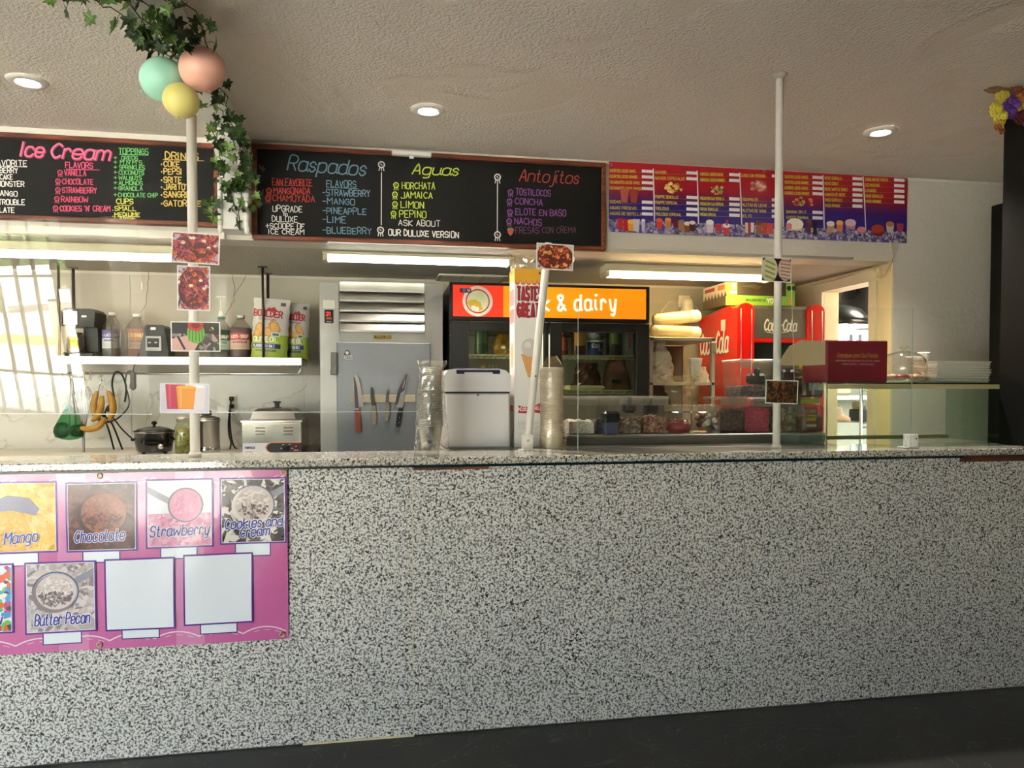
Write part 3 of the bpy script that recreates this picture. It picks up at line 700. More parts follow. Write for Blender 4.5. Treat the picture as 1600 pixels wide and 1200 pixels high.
def scoops(z, x, y, s, pal, k=26, e=1.0, seed=1):
    c = P.px(*z(x, y)); r_ = random.Random(seed); s /= 6.4; u = abs(P.px(*z(x + 64, y))[0] - c[0]) / 10
    P.st = 1.5e-6
    for i in range(k):
        a_ = r_.uniform(0, 2 * PI); q = math.sqrt(r_.random()); P.ellipse(c[0] + math.cos(a_) * q * s * u * .75 * e, c[1] + math.sin(a_) * q * s * u * .7, s * u * .3, s * u * .26, r_.choice(pal), 7, .25)
scoops(z7, 718, 345, 62, ['c9884a', 'e0a868', '6b3a1c', 'b5733a', 'e8d070'], 34, 1.7, 2)
scoops(z7, 1152, 358, 56, ['c57a4a', '7ea03c', '8b3b25', 'd9a070', '5c7a2c'], 30, 1.5, 3)
scoops(z7, 1570, 330, 66, ['c98a7a', 'e0b0a0', 'a85a4a', 'd09a88'], 36, 1.6, 4)
scoops(z8, 430, 480, 55, ['c0392b', '9fb04a', 'd98a6a', '7a2018'], 26, 1.4, 5); scoops(z8, 555, 480, 45, ['b03a2a', 'd98a5a', '7a2018'], 18, .7, 6)
for q, cc in ((228, 'b55a4a'), (322, '9a3a32')): c = P.px(*z7(q, 425)); P.poly([(c[0] - .028, c[1] + .04), (c[0] + .028, c[1] + .04), (c[0] + .018, c[1] - .04), (c[0] - .018, c[1] - .04)], cc)
P.st = 8e-6
def cup(z, x, ytop, ybot, w_, col, top=None):
    a, b = P.px(*z(x - w_ / 2, ytop)), P.px(*z(x + w_ / 2, ybot)); cx = (a[0] + b[0]) / 2; hw = (b[0] - a[0]) / 2
    P.poly([(cx - hw, a[1]), (cx + hw, a[1]), (cx + hw * .75, b[1]), (cx - hw * .75, b[1])], col)
    if top: P.ellipse(cx, a[1], hw, hw * .6, top, 12)
for args in ((z7, 185, 650, 760, 62, 'c4202c'), (z7, 245, 655, 780, 60, 'b01c28'), (z7, 295, 680, 775, 74, 'e09a2c', 'f0b848'), (z7, 345, 655, 780, 70, 'cfc8cc'), (z7, 415, 665, 780, 38, 'c6c2d2', 'e6e4ea'),
             (z7, 575, 665, 755, 66, 'cc4030', 'dd6048'), (z7, 662, 660, 735, 62, 'd88030', 'e89848'), (z7, 738, 665, 740, 56, '7a2030', '7a2030'), (z7, 795, 680, 775, 66, 'a9784a', '8a7a6a'), (z7, 855, 700, 790, 66, '8a5038', 'e8ddd8'), (z7, 905, 690, 778, 62, '4a2018', 'e8d8d0'),
             (z7, 1080, 685, 795, 78, 'd8cdd8', 'f0ecf0'), (z7, 1165, 705, 780, 70, 'b82a38'), (z7, 1245, 720, 810, 72, 'c8384a', 'f0e4ea'), (z7, 1250, 665, 720, 24, 'b82a38'),
             (z7, 1450, 690, 795, 34, 'e0c8b0'), (z7, 1475, 690, 800, 30, 'b82a30'), (z7, 1505, 690, 790, 32, 'e8e0dc'), (z7, 1570, 690, 805, 66, '9a5a3a', '6b3a28'), (z8, 95, 690, 810, 58, 'b8402c'), (z8, 150, 695, 805, 60, 'c84a38'),
             (z8, 395, 700, 775, 170, 'e0c890', 'f2e6d8'), (z8, 335, 715, 760, 60, 'd8808a', 'd8808a'), (z8, 535, 680, 795, 44, '6a2c24', '8a4a34'), (z8, 595, 675, 815, 44, '1e1210'),
             (z8, 750, 700, 790, 80, 'c89a70', 'ded4d8'), (z8, 842, 690, 780, 70, 'd87850', 'e8b050'), (z8, 950, 690, 760, 110, 'b8808a', 'd8b8c4'), (z8, 1060, 760, 800, 90, 'b85868', 'd08090'),
             (z8, 1222, 750, 825, 130, '8a2a1c', 'a03828'), (z8, 1345, 705, 790, 80, 'c8b8b0', 'c87840'), (z8, 1445, 700, 785, 70, 'b03a58')): cup(*args)
P.build('print', t)
for x, z in ((.012, H - .02), (.012, .015), (W / 2, H - .012), (W / 2, .012), (W - .015, H - .015), (W - .02, .015)):
    MB().tube([(x + math.cos(k) * .008, -.001, z + math.sin(k) * .008) for k in [i * PI / 5 for i in range(10)]], .0025, 5, closed=True).build('grommet', CHROME, t)

# ================================================================ PINK FLAVOUR BANNER on the counter face
Yb = FY - .006; a = atY(452, 733.5, Yb); b = atY(448, 997, Yb); x1 = (a.x + b.x) / 2; x0 = -2.25
zt = a.z; zb = b.z - .002
t = thing('flavour_banner', 'pink ice cream flavour banner with photos hung on the granite counter face', 'banner', (x0, Yb, zb)); W, H = x1 - x0, zt - zb
def wave(a_, b_):
    u = (H - b_) / H
    return -.0035 * (1 + math.sin(a_ * 9 + b_ * 5)) - .003 * (1 + math.sin(a_ * 23 - b_ * 11)) * u * (1 - u) * 2 - .006 * u * (1 - u) * (1 + math.sin(a_ * 4.5))
PINK = mat('c8669f', .22, coat=.3); PINK2 = mat('d182b0', .22, coat=.3)
P = Print(warp=wave, cell=.045, y0=0, org=(x0, Yb, zb), plane=Yb, rough=.22)
P.d = 0; P.rect(0, 0, W, H, PINK)
o = P.mb.build('vinyl', None, t, recalc=False); P.mb = MB(); P.d = .0004
for k in range(9): xx = W - .1 - k * .2; P.rect(xx - .1, 0, xx, H, PINK2) if k % 2 else None
def scallop(yz, sgn, n_, x_end=W):
    w_ = .155
    for k in range(n_):
        xa_ = W - .01 - k * w_; pts = [(xa_ - w_ * i / 8, yz + sgn * .022 * (1 - ((i - 4) / 4) ** 2)) for i in range(9)]
        P.line(pts, .0045, 'ecd6e6'); pts2 = [(p[0], p[1] - .012 * sgn) for p in pts[1:-1]]
        for i in range(0, 6, 2): P.line(pts2[i:i + 2], .002, 'e5c4dc')
scallop(H - .022, -1, 13); scallop(.03, 1, 13)
INK = '5a2a8c'
def fr(x0_, y0_, x1_, y1_, fill='e4e8f2'):
    a_, b_ = P.px(x0_, y0_), P.px(x1_, y1_); P.rect(a_[0] - .008, b_[1] - .008, b_[0] + .008, a_[1] + .008, INK); P.rect(a_[0] - .002, b_[1] - .002, b_[0] + .002, a_[1] + .002, 'f0eef4')
    P.rect(a_[0], b_[1], b_[0], a_[1], fill); return a_[0], b_[1], b_[0], a_[1]
for r_ in ((0, 866, 60, 882), (131, 858, 188, 876), (253, 853, 308, 870), (369, 848, 422, 866), (69, 986, 127, 1003), (192, 977, 249, 994), (315, 970, 370, 986)):
    a_, b_ = P.px(r_[0], r_[1]), P.px(r_[2], r_[3]); P.rect(a_[0] - .004, b_[1] - .004, b_[0] + .004, a_[1] + .004, '4b2a78'); P.rect(a_[0], b_[1], b_[0], a_[1], 'e6eaf4')
def scoop_photo(box, bgpal, ball, hl, dark, spoon, seed, cx=.5, cz=.6, r=.3):
    ax_, az_, bx_, bz_ = box; w_, h_ = bx_ - ax_, bz_ - az_
    P.collage(ax_, az_, bx_, bz_, bgpal, 260, (.006, .018), seed, 2.4, bgc=bgpal[0])
    old = P.clip; P.clip = (ax_, bx_, az_, bz_); C_ = (ax_ + w_ * cx, az_ + h_ * cz)
    if spoon:
        P.line([(C_[0] - w_ * .9 * (1 if spoon > 0 else -1), C_[1] + h_ * .45), C_], w_ * .11, '8d8d99'); P.ellipse(C_[0], C_[1], w_ * r * 1.17, w_ * r * 1.12, '4a4a55', 26); P.ellipse(C_[0], C_[1], w_ * r * 1.1, w_ * r * 1.05, 'b8b8c4', 26)
    P.ellipse(C_[0] - w_ * .02, C_[1] - w_ * .03, w_ * r * 1.1, w_ * r * 1.05, bgpal[-2], 26); P.ellipse(C_[0] + w_ * .01, C_[1], w_ * r, w_ * r * .96, ball, 26)
    rr = random.Random(seed); P.st = 1.5e-6
    for i in range(150):
        t_ = rr.uniform(0, 2 * PI); q = math.sqrt(rr.random()) * w_ * r * .86
        P.ellipse(C_[0] + math.cos(t_) * q, C_[1] + math.sin(t_) * q * .95, rr.uniform(.003, .011), rr.uniform(.002, .006), rr.choice(hl if math.sin(t_) > -.1 else dark), 6, .3, rr.uniform(0, 3))
    P.clip = old; P.st = 8e-6
NAVY = '2b2f8a'
bx = fr(-30, 757, 88, 859); scoop_photo(bx, ['e8b84a', 'edc45c', 'd9a03a', 'f0d080'], 'e9b452', ['f2cc70', 'e8ab48'], ['c98a3a', 'd99a44'], 0, 5, .35, .3, .3)
c_ = P.px(22, 800); P.poly([(c_[0] - .09, c_[1]), (c_[0] - .08, c_[1] + .035), (c_[0] - .02, c_[1] + .06), (c_[0] + .05, c_[1] + .05), (c_[0] + .085, c_[1] + .01), (c_[0] + .07, c_[1] - .015), (c_[0], c_[1] + .005)], '8e8aa0')
bx2 = fr(107, 757, 213, 856); scoop_photo(bx2, ['5a2a1c', '6b3424', '48200f', '7c4231'], '94543f', ['a86a54', '9c5e49'], ['6a3426', '5a2a1e'], 0, 6, .52, .55, .34)
bx3 = fr(232, 752, 331, 850); ax_, az_, bx_, bz_ = bx3; P.collage(ax_, az_, bx_, az_ + (bz_ - az_) * .5, ['d995b4', 'e2a8c2', 'c97f9f', 'ecc0d2'], 150, (.006, .018), 8, 1.8, bgc='d995b4')
old = P.clip; P.clip = (ax_, bx_, az_, bz_); cc_ = ((ax_ + bx_) / 2 + .02, (az_ + bz_) / 2 + .03); P.line([(ax_ - .02, bz_ - .02), (cc_[0] - .03, cc_[1])], .022, '9b9aa8'); P.ellipse(cc_[0], cc_[1], .062, .064, '6b6b78', 24); P.ellipse(cc_[0], cc_[1], .056, .06, 'e3a0bd', 24)
for i in range(40): P.ellipse(cc_[0] + rnd.uniform(-.04, .04), cc_[1] + rnd.uniform(-.04, .04), .008, .003, rnd.choice(['eeb8cf', 'd890b0', 'e8a8c4']), 6, .3, 1)
P.clip = old
bx4 = fr(347, 750, 445, 844); scoop_photo(bx4, ['3a2a26', 'c9beb8', '5a4640', 'ddd4ce', '1e1614'], 'cbbcb6', ['e4dad4', 'b8a8a2'], ['8a7870', '54423e'], -1, 9, .5, .6, .3)
bx5 = fr(-60, 886, 20, 984); P.collage(*bx5[:2], *bx5[2:], ['d8542c', '4a9ad0', '6ab84a', 'e8a03a', 'c83a6a', 'f0e0d0', '3a3a48'], 160, (.008, .022), 11, 1.6)
bx6 = fr(43, 882, 149, 982); scoop_photo(bx6, ['b5a8a8', 'd8cccc', '8a7c80', 'c8bcc0'], 'd5c8c6', ['e8dedc', 'c4b4b2'], ['6a5a5c', '8c7c7c'], -1, 12, .42, .58, .3)
fr(168, 876, 272, 977); fr(291, 869, 393, 968)
for txt, x0_, y0_, x1_, y1_, h_ in (('Mango', 8, 850, 58, 845, 17), ('Chocolate', 118, 847, 195, 842, 17), ('Strawberry', 236, 838, 326, 833, 16), ('Cookies and', 352, 826, 440, 820, 15), ('Cream', 376, 839, 420, 835, 15), ('Butter Pecan', 56, 977, 140, 972, 17), ('Rainbow', -55, 977, 4, 974, 17)):
    P.ptext(txt, x0_, y0_, x1_, y1_, h_, NAVY, 2.1, script=True, gap=2.2, slant=.25, outline='eceaf6')
P.build('print', t)
for x, z in ((W - .012, H - .012), (W - .3, H - .001), (P.px(157, 743)[0], P.px(157, 743)[1]), (P.px(156, 1007)[0], P.px(156, 1007)[1]), (W - .022, .018)):
    z = min(z, H - .01)
    if abs(x - (W - .3)) < .01: continue
    MB().tube([(x + math.cos(k) * .009, wave(x, z) - .002, z + math.sin(k) * .009) for k in [i * PI / 5 for i in range(10)]], .003, 5, closed=True).build('grommet', mat('b9a878', .3, 1), t)
# ================================================================ things placed with real sizes; fit() reads their size off a real plane
def fit(x0, x1, yt, yb, Y):
    a, b = atY(x0, (yt + yb) / 2, Y), atY(x1, (yt + yb) / 2, Y); m_ = (x0 + x1) / 2
    zt, zb = atY(m_, yt, Y).z, atY(m_, yb, Y).z
    return (a.x + b.x) / 2, b.x - a.x, zb, zt - zb

# ---- ceiling downlights
LENS = mat('fff4e4', .3, emit=9, ecol='fff2e0')
def downlight(px, py, label, power):
    p = atZ(px, py, CZ); t = thing('ceiling_downlight', label, 'ceiling light', (p.x, p.y, CZ))
    MB().lathe([(.044, -.004), (.052, -.013), (.078, -.009), (.086, -.0005)], seg=32, cap=False).build('trim_ring', WHITE, t)
    MB().lathe([(.0001, -.0055), (.047, -.0055)], seg=28, cap=False).build('lens', LENS, t)
    o = lamp('downlight_beam', 'SPOT', (p.x, p.y, CZ - .03), (0, 0, 0), power, (1, .9, .76), spot_size=math.radians(115), spot_blend=.8, shadow_soft_size=.05)
downlight(43, 126, 'white round recessed downlight in the ceiling above the Ice Cream board', 20)
downlight(669, 171, 'white round recessed downlight in the ceiling above the right chalkboard', 20)
downlight(1376, 205, 'white round recessed downlight above the end of the price banner', 20)

# ---- white wrapped beam on the ceiling, dropping down between the boards
a = atY(343, 300, HY - .17); b = atY(386, 300, HY - .17); BX0, BX1 = a.x, b.x
zbot = atY(365, 358, HY - .17).z
WRAP = mat('e4e3de', .5, bump=.25, scale=9)
t = thing('wrapped_beam', 'white wrapped beam running along the ceiling and down between the two chalkboards', 'beam', ((BX0 + BX1) / 2, HY, 0))
hw = (BX1 - BX0) / 2
MB().prism([(-2.6, CZ - .002), (-2.6, CZ - .075), (-.42, CZ - .075), (-.17, CZ - .22), (-.17, zbot), (-.012, zbot), (-.012, CZ - .002)], -hw, hw, 'x').build('beam_casing', WRAP, t)
tr = MB()
for k in range(9):                                    # scalloped fabric edge down both sides of the drop
    z = CZ - .25 - k * (CZ - .25 - zbot) / 9
    for sx in (-1, 1): tr.lathe([(.0005, -.028), (.012, -.02), (.014, 0), (.012, .02), (.0005, .028)], sx * hw * .97, -.172, z - .03, 8)
tr.build('scalloped_edge', WRAP, t)

# ---- ivy: garlands of single leaves
LV = [mat(c, .45, noise=.3, scale=30) for c in ('2f4a1c', '3f5f24', '55742e', '24391a', '6a8a3c')]
def leaf_mesh(i, s=.036):
    out = [(0, 0), (.30, -.28), (.62, -.30), (.55, .05), (1.0, .30), (.52, .48), (.42, .82), (.18, .78), (0, 1.35)]
    pts = out + [(-x, z) for x, z in out[-2:0:-1]]; vs = [(0, .12, .35)]
    for x, z in pts: vs.append((x, -.16 * abs(x) - .1 * max(0, z - .6), z))
    n_ = len(pts); me = bpy.data.meshes.new('leaf'); me.from_pydata([(x * s, y * s, -z * s) for x, y, z in vs], [], [(0, 1 + k, 1 + (k + 1) % n_) for k in range(n_)])
    me.materials.append(LV[i]); return me
LM = [leaf_mesh(i) for i in range(5)]
def leaf(parent, p, rot, s=1, k=None):
    o = bpy.data.objects.new('leaf', LM[k if k is not None else rnd.choice((0, 0, 1, 1, 2, 3, 3, 4))]); C.objects.link(o); o.parent = parent
    o.location = p; o.rotation_euler = rot; o.scale = (s, s, s)
VINE = mat('3c4422', .7)
def px_of(p):
    v = Vector(p) - Vector((0, 0, EYE)); z = v.dot(_F); return 800 + F_PX * v.dot(_R) / z, 600 + SHIFT - F_PX * v.dot(_U) / z
def garland(label, paths, n_leaf, spread, seed):
    r = random.Random(seed); t = thing('ivy_garland', label, 'ivy garland', paths[0][0]); O = Vector(paths[0][0]); st = MB(); segs = []
    for path in paths:
        P_ = [Vector(p) - O for p in path]; q = []
        for a, b in zip(P_, P_[1:]):
            for i in range(6): q.append(a.lerp(b, i / 6) + Vector([r.uniform(-.012, .012) for _ in range(3)]))
        q.append(P_[-1]); st.tube(q, .0022, 5); L_ = sum((b - a).length for a, b in zip(q, q[1:])); segs.append((q, L_))
    tot = sum(s[1] for s in segs)
    for q, L_ in segs:
        for i in range(max(2, round(n_leaf * L_ / tot))):
            k = r.randrange(len(q) - 1); p = q[k].lerp(q[k + 1], r.random()); off = Vector((r.uniform(-1, 1), r.uniform(-1, .2), r.uniform(-1, .6))) * spread
            e = p + off; w_ = e + O
            if w_.z > CZ - .012: e.z = CZ - .012 - O.z
            if BX0 - .01 < w_.x < BX1 + .01 and w_.z > CZ - .09 and w_.y < HY - .2: e.z = CZ - .10 - O.z - r.random() * .04
            if w_.y > HY - .05: e.y = HY - .05 - O.y
            q_ = px_of(e + O)
            if any(math.hypot(q_[0] - bx_, q_[1] - by_) < br_ and (e + O).y < 3.15 for bx_, by_, br_ in ((316, 109, 44), (254, 125, 42), (283, 158, 36))): continue
            if off.length > .02 and r.random() < .5: st.tube([p, p.lerp(e, .5) + Vector((0, 0, .006)), e], .0011, 4)
            leaf(t, e, (r.uniform(-.7, .7), r.uniform(-1.0, 1.0), r.uniform(-1.3, 1.3)), r.uniform(.7, 1.15))
    st.build('stems', VINE, t); return t
zc = CZ - .09
L = lambda x, y, z: (x, y, z)
garland('dense ivy garland over the left side of the white beam, above the green balloon',
        [[L(-1.02, 2.68, zc + .04), L(-.93, 2.72, zc), L(-.84, 2.85, zc - .01), L(-.80, 3.1, zc - .03), L(-.83, 3.3, zc - .02)],
         [L(-.94, 2.4, zc), L(-.85, 2.65, zc - .01), L(-.78, 2.9, zc - .02), L(-.74, 3.15, zc - .03)],
         [L(-.82, 2.5, zc - .02), L(-.72, 2.75, zc - .03), L(-.72, 2.95, zc - .05)]], 112, .06, 3)
garland('ivy garland trailing along the right edge of the white beam towards the right chalkboard',
        [[L(-.66, 2.4, zc), L(-.62, 2.75, zc - .02), L(-.64, 3.0, zc - .03), L(-.66, 3.4, zc - .03), L(BX1 + .01, 3.8, zc - .05), L(BX1 + .05, 4.1, CZ - .20), L(BX1 + .03, 4.19, CZ - .36)],
         [L(-.70, 2.6, zc - .02), L(-.68, 2.9, zc - .03), L(-.72, 3.5, zc - .03), L(BX1, 3.95, zc - .06), L(BX1 + .01, 4.15, CZ - .28)]], 122, .05, 4)
garland('thin ivy strands hanging down the front of the white drop between the chalkboards',
        [[L(-.79, 3.75, zc - .04), L(-.80, 3.98, CZ - .17), L(-.82, 4.14, CZ - .27)], [L(BX0 - .02, 4.165, CZ - .32), L(BX0 - .03, 4.165, 2.27)],
         [L(BX0 + .07, 4.165, CZ - .28), L(BX0 + .05, 4.16, 2.45), L(BX0 + .09, 4.16, 2.25)],
         [L(BX1 - .03, 4.16, CZ - .3), L(BX1 - .03, 4.165, 2.5), L(BX1 - .04, 4.165, 2.22)]], 62, .028, 5)

# ---- poles
PVC = mat('e2ddd5', .35)
def pole(px0, py0, px1, py1, r, ztop, label):
    b = atZ(px1, py1, TZ); t = thing('pole', label, 'pole', (b.x, b.y, TZ))
    MB().cyl(0, 0, .0005, ztop - TZ, r, 24).build('pipe', PVC, t)
    MB().lathe([(r, .02), (r + .004, .018), (r + .005, .0005)], seg=24).build('base_collar', mat('cfc9c0', .45), t)
    return t, b
tL, PL = pole(300, 190, 305, 714, .0185, 2.42, 'white pole on the left of the counter, topped by balloons and hung with photo cards')
tR, PR = pole(1220, 122, 1213, 701, .0165, CZ - .001, 'tall white pole reaching from the right of the counter to the ceiling')
MB().lathe([(.017, CZ - TZ - .02), (.03, CZ - TZ - .004), (.034, CZ - TZ - .0015)], seg=24).build('ceiling_flange', mat('bdb5aa', .5), tR)
# third, shorter pole leaning to the right
b = atZ(824, 704, TZ); top = atY(857, 424, b.y - .01)
t = thing('leaning_pole', 'short white pole leaning to the right in front of the cone box', 'pole', (b.x, b.y, TZ))
d = Vector((top.x - b.x, -.01, top.z - TZ + .12)); base = Vector((0, 0, .03))
MB().tube([base, d], .0165, 20).build('pipe', PVC, t)
MB().box(-.035, .03, -.03, .03, .0005, .006).box(-.022, .02, -.022, -.018, .006, .07).box(-.022, .02, .018, .022, .006, .07).build('foot_bracket', mat('d9d6cf', .4), t)
MB().ell((-.002, -.023, .045), (.006, .003, .006)).build('screw', CHROME, t)
MB().ell((d.x * .36, d.y * .36 - .0165, .36 * d.z), (.004, .002, .004)).build('screw', BLACKM, t)
LEAN = (b, d)

# ---- balloons tied to the left pole
def balloon(px, py, rpx, Y, col, label, sx=1.0, tilt=0):
    p = atY(px, py, Y); zc_ = p.length; r = rpx / F_PX * (p.y * math.cos(YAW) + p.x * math.sin(YAW))
    t = thing('balloon', label, 'balloon', p, 0, rot=(0, tilt, 0))
    m = mat(col, .38, coat=.15, spec=.4)
    MB().ell((0, 0, 0), (r, r, r * sx), 32, 20, f=lambda q: 1 - .07 * max(0, -q.z) ** 2).build('skin', m, t)
    MB().lathe([(.001, -r * sx * .92), (.006, -r * sx * .99), (.010, -r * sx * 1.04), (.001, -r * sx * 1.035)], seg=10).build('knot', m, t)
balloon(316, 109, 34, PL.y - .07, 'f2b9a4', 'peach balloon tied at the top of the left pole, the largest and highest', 1.0, -.3)
balloon(254, 125, 33, PL.y - .02, 'a5ddc6', 'mint green balloon tied at the top of the left pole', 1.08, 1.0)
balloon(283, 158, 27, PL.y - .12, 'e8dc84', 'small pale yellow balloon at the top of the left pole', 1.0, .2)

# ---- photo cards fixed to the poles
def card(px0, py0, px1, py1, Y, label, draw, rot=0, dark=False):
    a, b = atY(px0, py1, Y), atY(px1, py0, Y); W_, H_ = b.x - a.x, b.z - a.z
    t = thing('photo_card', label, 'photo card', (a.x + W_ / 2, Y, a.z + H_ / 2), rot=(0, rot, 0), group=None)
    MB().box(-W_ / 2, W_ / 2, 0, .002, -H_ / 2, H_ / 2).build('card', mat('e6e4e2', .5, spec=.3), t)
    P = Print(y0=0, rough=.5); q = .0045; P.clip = (-W_ / 2 + q, W_ / 2 - q, -H_ / 2 + q, H_ / 2 - q); draw(P, *P.clip, W_, H_); P.build('photo', t)
    MB().box(-W_ / 2 * .3, W_ / 2 * .3, .002, .006, -H_ * .1, H_ * .1).build('tape_pad', OFFW, t)
    return t
def mangonada(seed):
    def f(P, x0, x1, z0, z1, W_, H_):
        P.rect(x0, z0, x1, z1, 'b9a8b4'); c = P.clip
        P.ellipse((x0 + x1) / 2, (z0 + z1) / 2, W_ * .47, H_ * .47, '5a1a20', 24); P.clip = c
        P.collage(x0, z0, x1, z1, ['7a2226', '9c2f2c', 'b8443a', '50141a', 'a63a50', '8a2c3a'], 110, (.004, .009), seed, 3.2)
        r = random.Random(seed)
        for i in range(16): 
            cx, cz = r.uniform(x0, x1), r.uniform(z0, z1); k = r.uniform(.007, .012); a_ = r.uniform(0, 1.5)
            P.poly([(cx + k * math.cos(a_ + j * PI / 2), cz + k * math.sin(a_ + j * PI / 2)) for j in range(4)], r.choice(('d8642c', 'e07a38', 'c4501f'))); P.poly([(cx + k * math.cos(a_ + j * PI / 2), cz + k * math.sin(a_ + j * PI / 2)) for j in (0, 1)] + [(cx, cz - k * .6)], 'a83e18')
        for i in range(6): P.ellipse(r.uniform(x0, x1), r.uniform((z0 + z1) / 2, z1), .008, .006, 'e2d8c4', 7, .3)
        P.clip = c; P.collage(x0, z0, x1, z1, ['b8506a', 'a03a48', 'c46a5a'], 22, (.004, .006), seed + 5, 4)
    return f
def chamoy(P, x0, x1, z0, z1, W_, H_):
    P.rect(x0, z0, x1, z1, '2b2422'); P.collage(x0, z0, x1, z0 + (z1 - z0) * .6, ['8d7f74', '6a5d53', 'a89a8c', '463b34'], 30, (.01, .02), 4, 4)
    P.clip = (x0, x1, z0, z1); P.poly([(x0, z0), (x0 + W_ * .45, z0), (x0 + W_ * .55, z0 + H_ * .3), (x0 + W_ * .5, z0 + H_ * .6), (x0 + W_ * .32, z0 + H_ * .5), (x0, z0 + H_ * .38)], 'd9a8a0')
    P.line([(x0 + W_ * .12, z0 + H_ * .45), (x0 + W_ * .25, z0 + H_ * .05)], .008, '17130f'); P.ellipse(x0 + W_ * .48, z0 + H_ * .58, W_ * .18, H_ * .36, '6fae3c', 18)
    for k in range(5): P.line([(x0 + W_ * (.34 + .07 * k), z0 + H_ * .3), (x0 + W_ * (.36 + .06 * k), z0 + H_ * .72)], .003, '2f6a22')
    P.ellipse(x0 + W_ * .48, z0 + H_ * .84, W_ * .16, H_ * .2, 'c4281c', 16, .08); P.ellipse(x0 + W_ * .48, z0 + H_ * .84, W_ * .09, H_ * .11, '8c1410', 14)
    P.ellipse(x0 + W_ * .8, z0 + H_ * .72, .008, .008, 'b8d868', 12); P.line([(x0 + W_ * .7, z1), (x0 + W_ * .97, z0 + H_ * .3)], .008, '5c1f18')
def drinks(P, x0, x1, z0, z1, W_, H_):
    P.rect(x0, z0, x1, z1, 'd5cfe0')
    for cx, top, w_, c1, c2 in ((.28, .95, .2, 'c4284c', 'd84a68'), (.73, .86, .17, 'e2dadd', 'f2eef0'), (.5, .84, .2, 'e8962a', 'f2b040')):
        X = x0 + W_ * cx; hw_ = W_ * w_; P.poly([(X - hw_, z0 + H_ * top), (X + hw_, z0 + H_ * top), (X + hw_ * .78, z0 + H_ * .1), (X - hw_ * .78, z0 + H_ * .1)], c1); P.ellipse(X, z0 + H_ * top, hw_, H_ * .05, c2, 14)
        P.poly([(X - hw_ * .7, z0 + H_ * top), (X - hw_ * .45, z0 + H_ * top), (X - hw_ * .4, z0 + H_ * .15), (X - hw_ * .55, z0 + H_ * .15)], c2)
def nachos(P, x0, x1, z0, z1, W_, H_):
    P.rect(x0, z0, x1, z1, 'c8c4c0'); c = P.clip; P.ellipse((x0 + x1) / 2, (z0 + z1) / 2, W_ * .5, H_ * .52, '6a1c14', 22); P.collage(x0 + .006, z0 + .004, x1 - .006, z1 - .004, ['9c2f20', 'c4502c', 'd88a3c', '7a2018', 'e0b060', '541410'], 110, (.004, .010), 21, 1.6)
def conchas(P, x0, x1, z0, z1, W_, H_):
    P.rect(x0, z0, x1, z1, '15120f'); P.ellipse(x0 + W_ * .22, z0 + H_ * .45, W_ * .28, H_ * .52, 'ded2b4', 18)
    for k in range(4): P.line([(x0 + W_ * .1, z1 - H_ * (.12 + .2 * k)), (x0 + W_ * .4, z1 - H_ * (.26 + .2 * k))], .008, '8aa838')
    P.ellipse(x0 + W_ * .76, z0 + H_ * .5, W_ * .25, H_ * .48, 'd8b8a8', 18)
    for k in range(6): P.line([(x0 + W_ * .6, z0 + H_ * (.15 + .14 * k)), (x0 + W_ * .95, z0 + H_ * (.08 + .15 * k))], .0035, '7a4a34')
def takis(P, x0, x1, z0, z1, W_, H_): P.rect(x0, z0, x1, z1, '1c120c'); P.collage(x0, z0, x1, z1, ['5a3a1c', '7a4a20', '3a2412', '95622c', '2a1a10', '8a3a1c'], 150, (.003, .009), 31, 2)
Yc = PL.y - .027
card(268, 365, 343, 411, Yc, 'wide photo card of mango and shredded chamoy fruit, topmost on the left pole', mangonada(41), .04)
card(277, 416, 328, 485, Yc, 'upright photo card of mango and shredded chamoy fruit on the left pole', mangonada(52), .01)
card(267, 503, 344, 549, Yc, 'photo card of a hand holding a green and red fruit cup on the left pole', chamoy, .0)
card(250, 599, 327, 646, Yc, 'photo card of red, orange and white iced drinks, lowest on the left pole', drinks, .02)
card(838, 382, 896, 421, b.y - .05, 'photo card of a tray of red topped nachos on top of the leaning pole', nachos, .03)
card(1190, 403, 1237, 440, PR.y - .026, 'photo card of two sweet bread pastries high on the tall right pole', conchas, .03)
card(1196, 594, 1247, 631, PR.y - .026, 'photo card of dark crunchy snacks low on the tall right pole', takis, .03)
cd = MB().tube([atY(1236, 438, PR.y - .03), atY(1239, 520, PR.y - .03), atY(1241, 594, PR.y - .03)], .0012, 5).build('string', OFFW); tag(cd, 'thin pale string joining the two cards on the tall right pole', 'string')

# ---- clear acrylic guards
n_az, al = math.radians(18), math.radians(5.8)
t = thing('acrylic_guard', 'clear acrylic end guard left of the balloon pole, angled outward and reflecting the street', 'sneeze guard', (-.85, 2.9, 1.272), rot=(al, 0, -n_az))
SH1 = glass('fdfefe', 1.15, .0)
MB().box(-1.5, .02, 0, .004, 0, .71).build('sheet', SH1, t); MB().box(-1.5, .02, -.0005, .0045, -.001, .001).build('cut_edge', mat('c9d4d0', .2), t)
a = atY(318, 642, 3.0); b_ = atY(690, 638, 3.0)
t = thing('acrylic_guard', 'clear acrylic guard hanging between the left pole and the bagged cups', 'sneeze guard', (a.x, 3.09, 1.272))
MB().box(0, b_.x - a.x, 0, .004, 0, .70).build('sheet', glass('fdfefe', .2, .0), t); MB().box(0, b_.x - a.x, -.0005, .0045, -.001, .001).build('cut_edge', mat('c9d4d0', .2), t)
p0, p1 = atY(903, 700, 2.97), atY(1424, 690, 2.97); zt = atY(1320, 480, 2.97).z
t = thing('acrylic_guard', 'upright clear acrylic guard standing on the right of the counter in a white clip', 'sneeze guard', (p0.x, 2.97, TZ + .001))
MB().box(0, p1.x - p0.x, 0, .004, 0, zt - TZ).build('sheet', glass('fbfdfc', .3, .0), t)
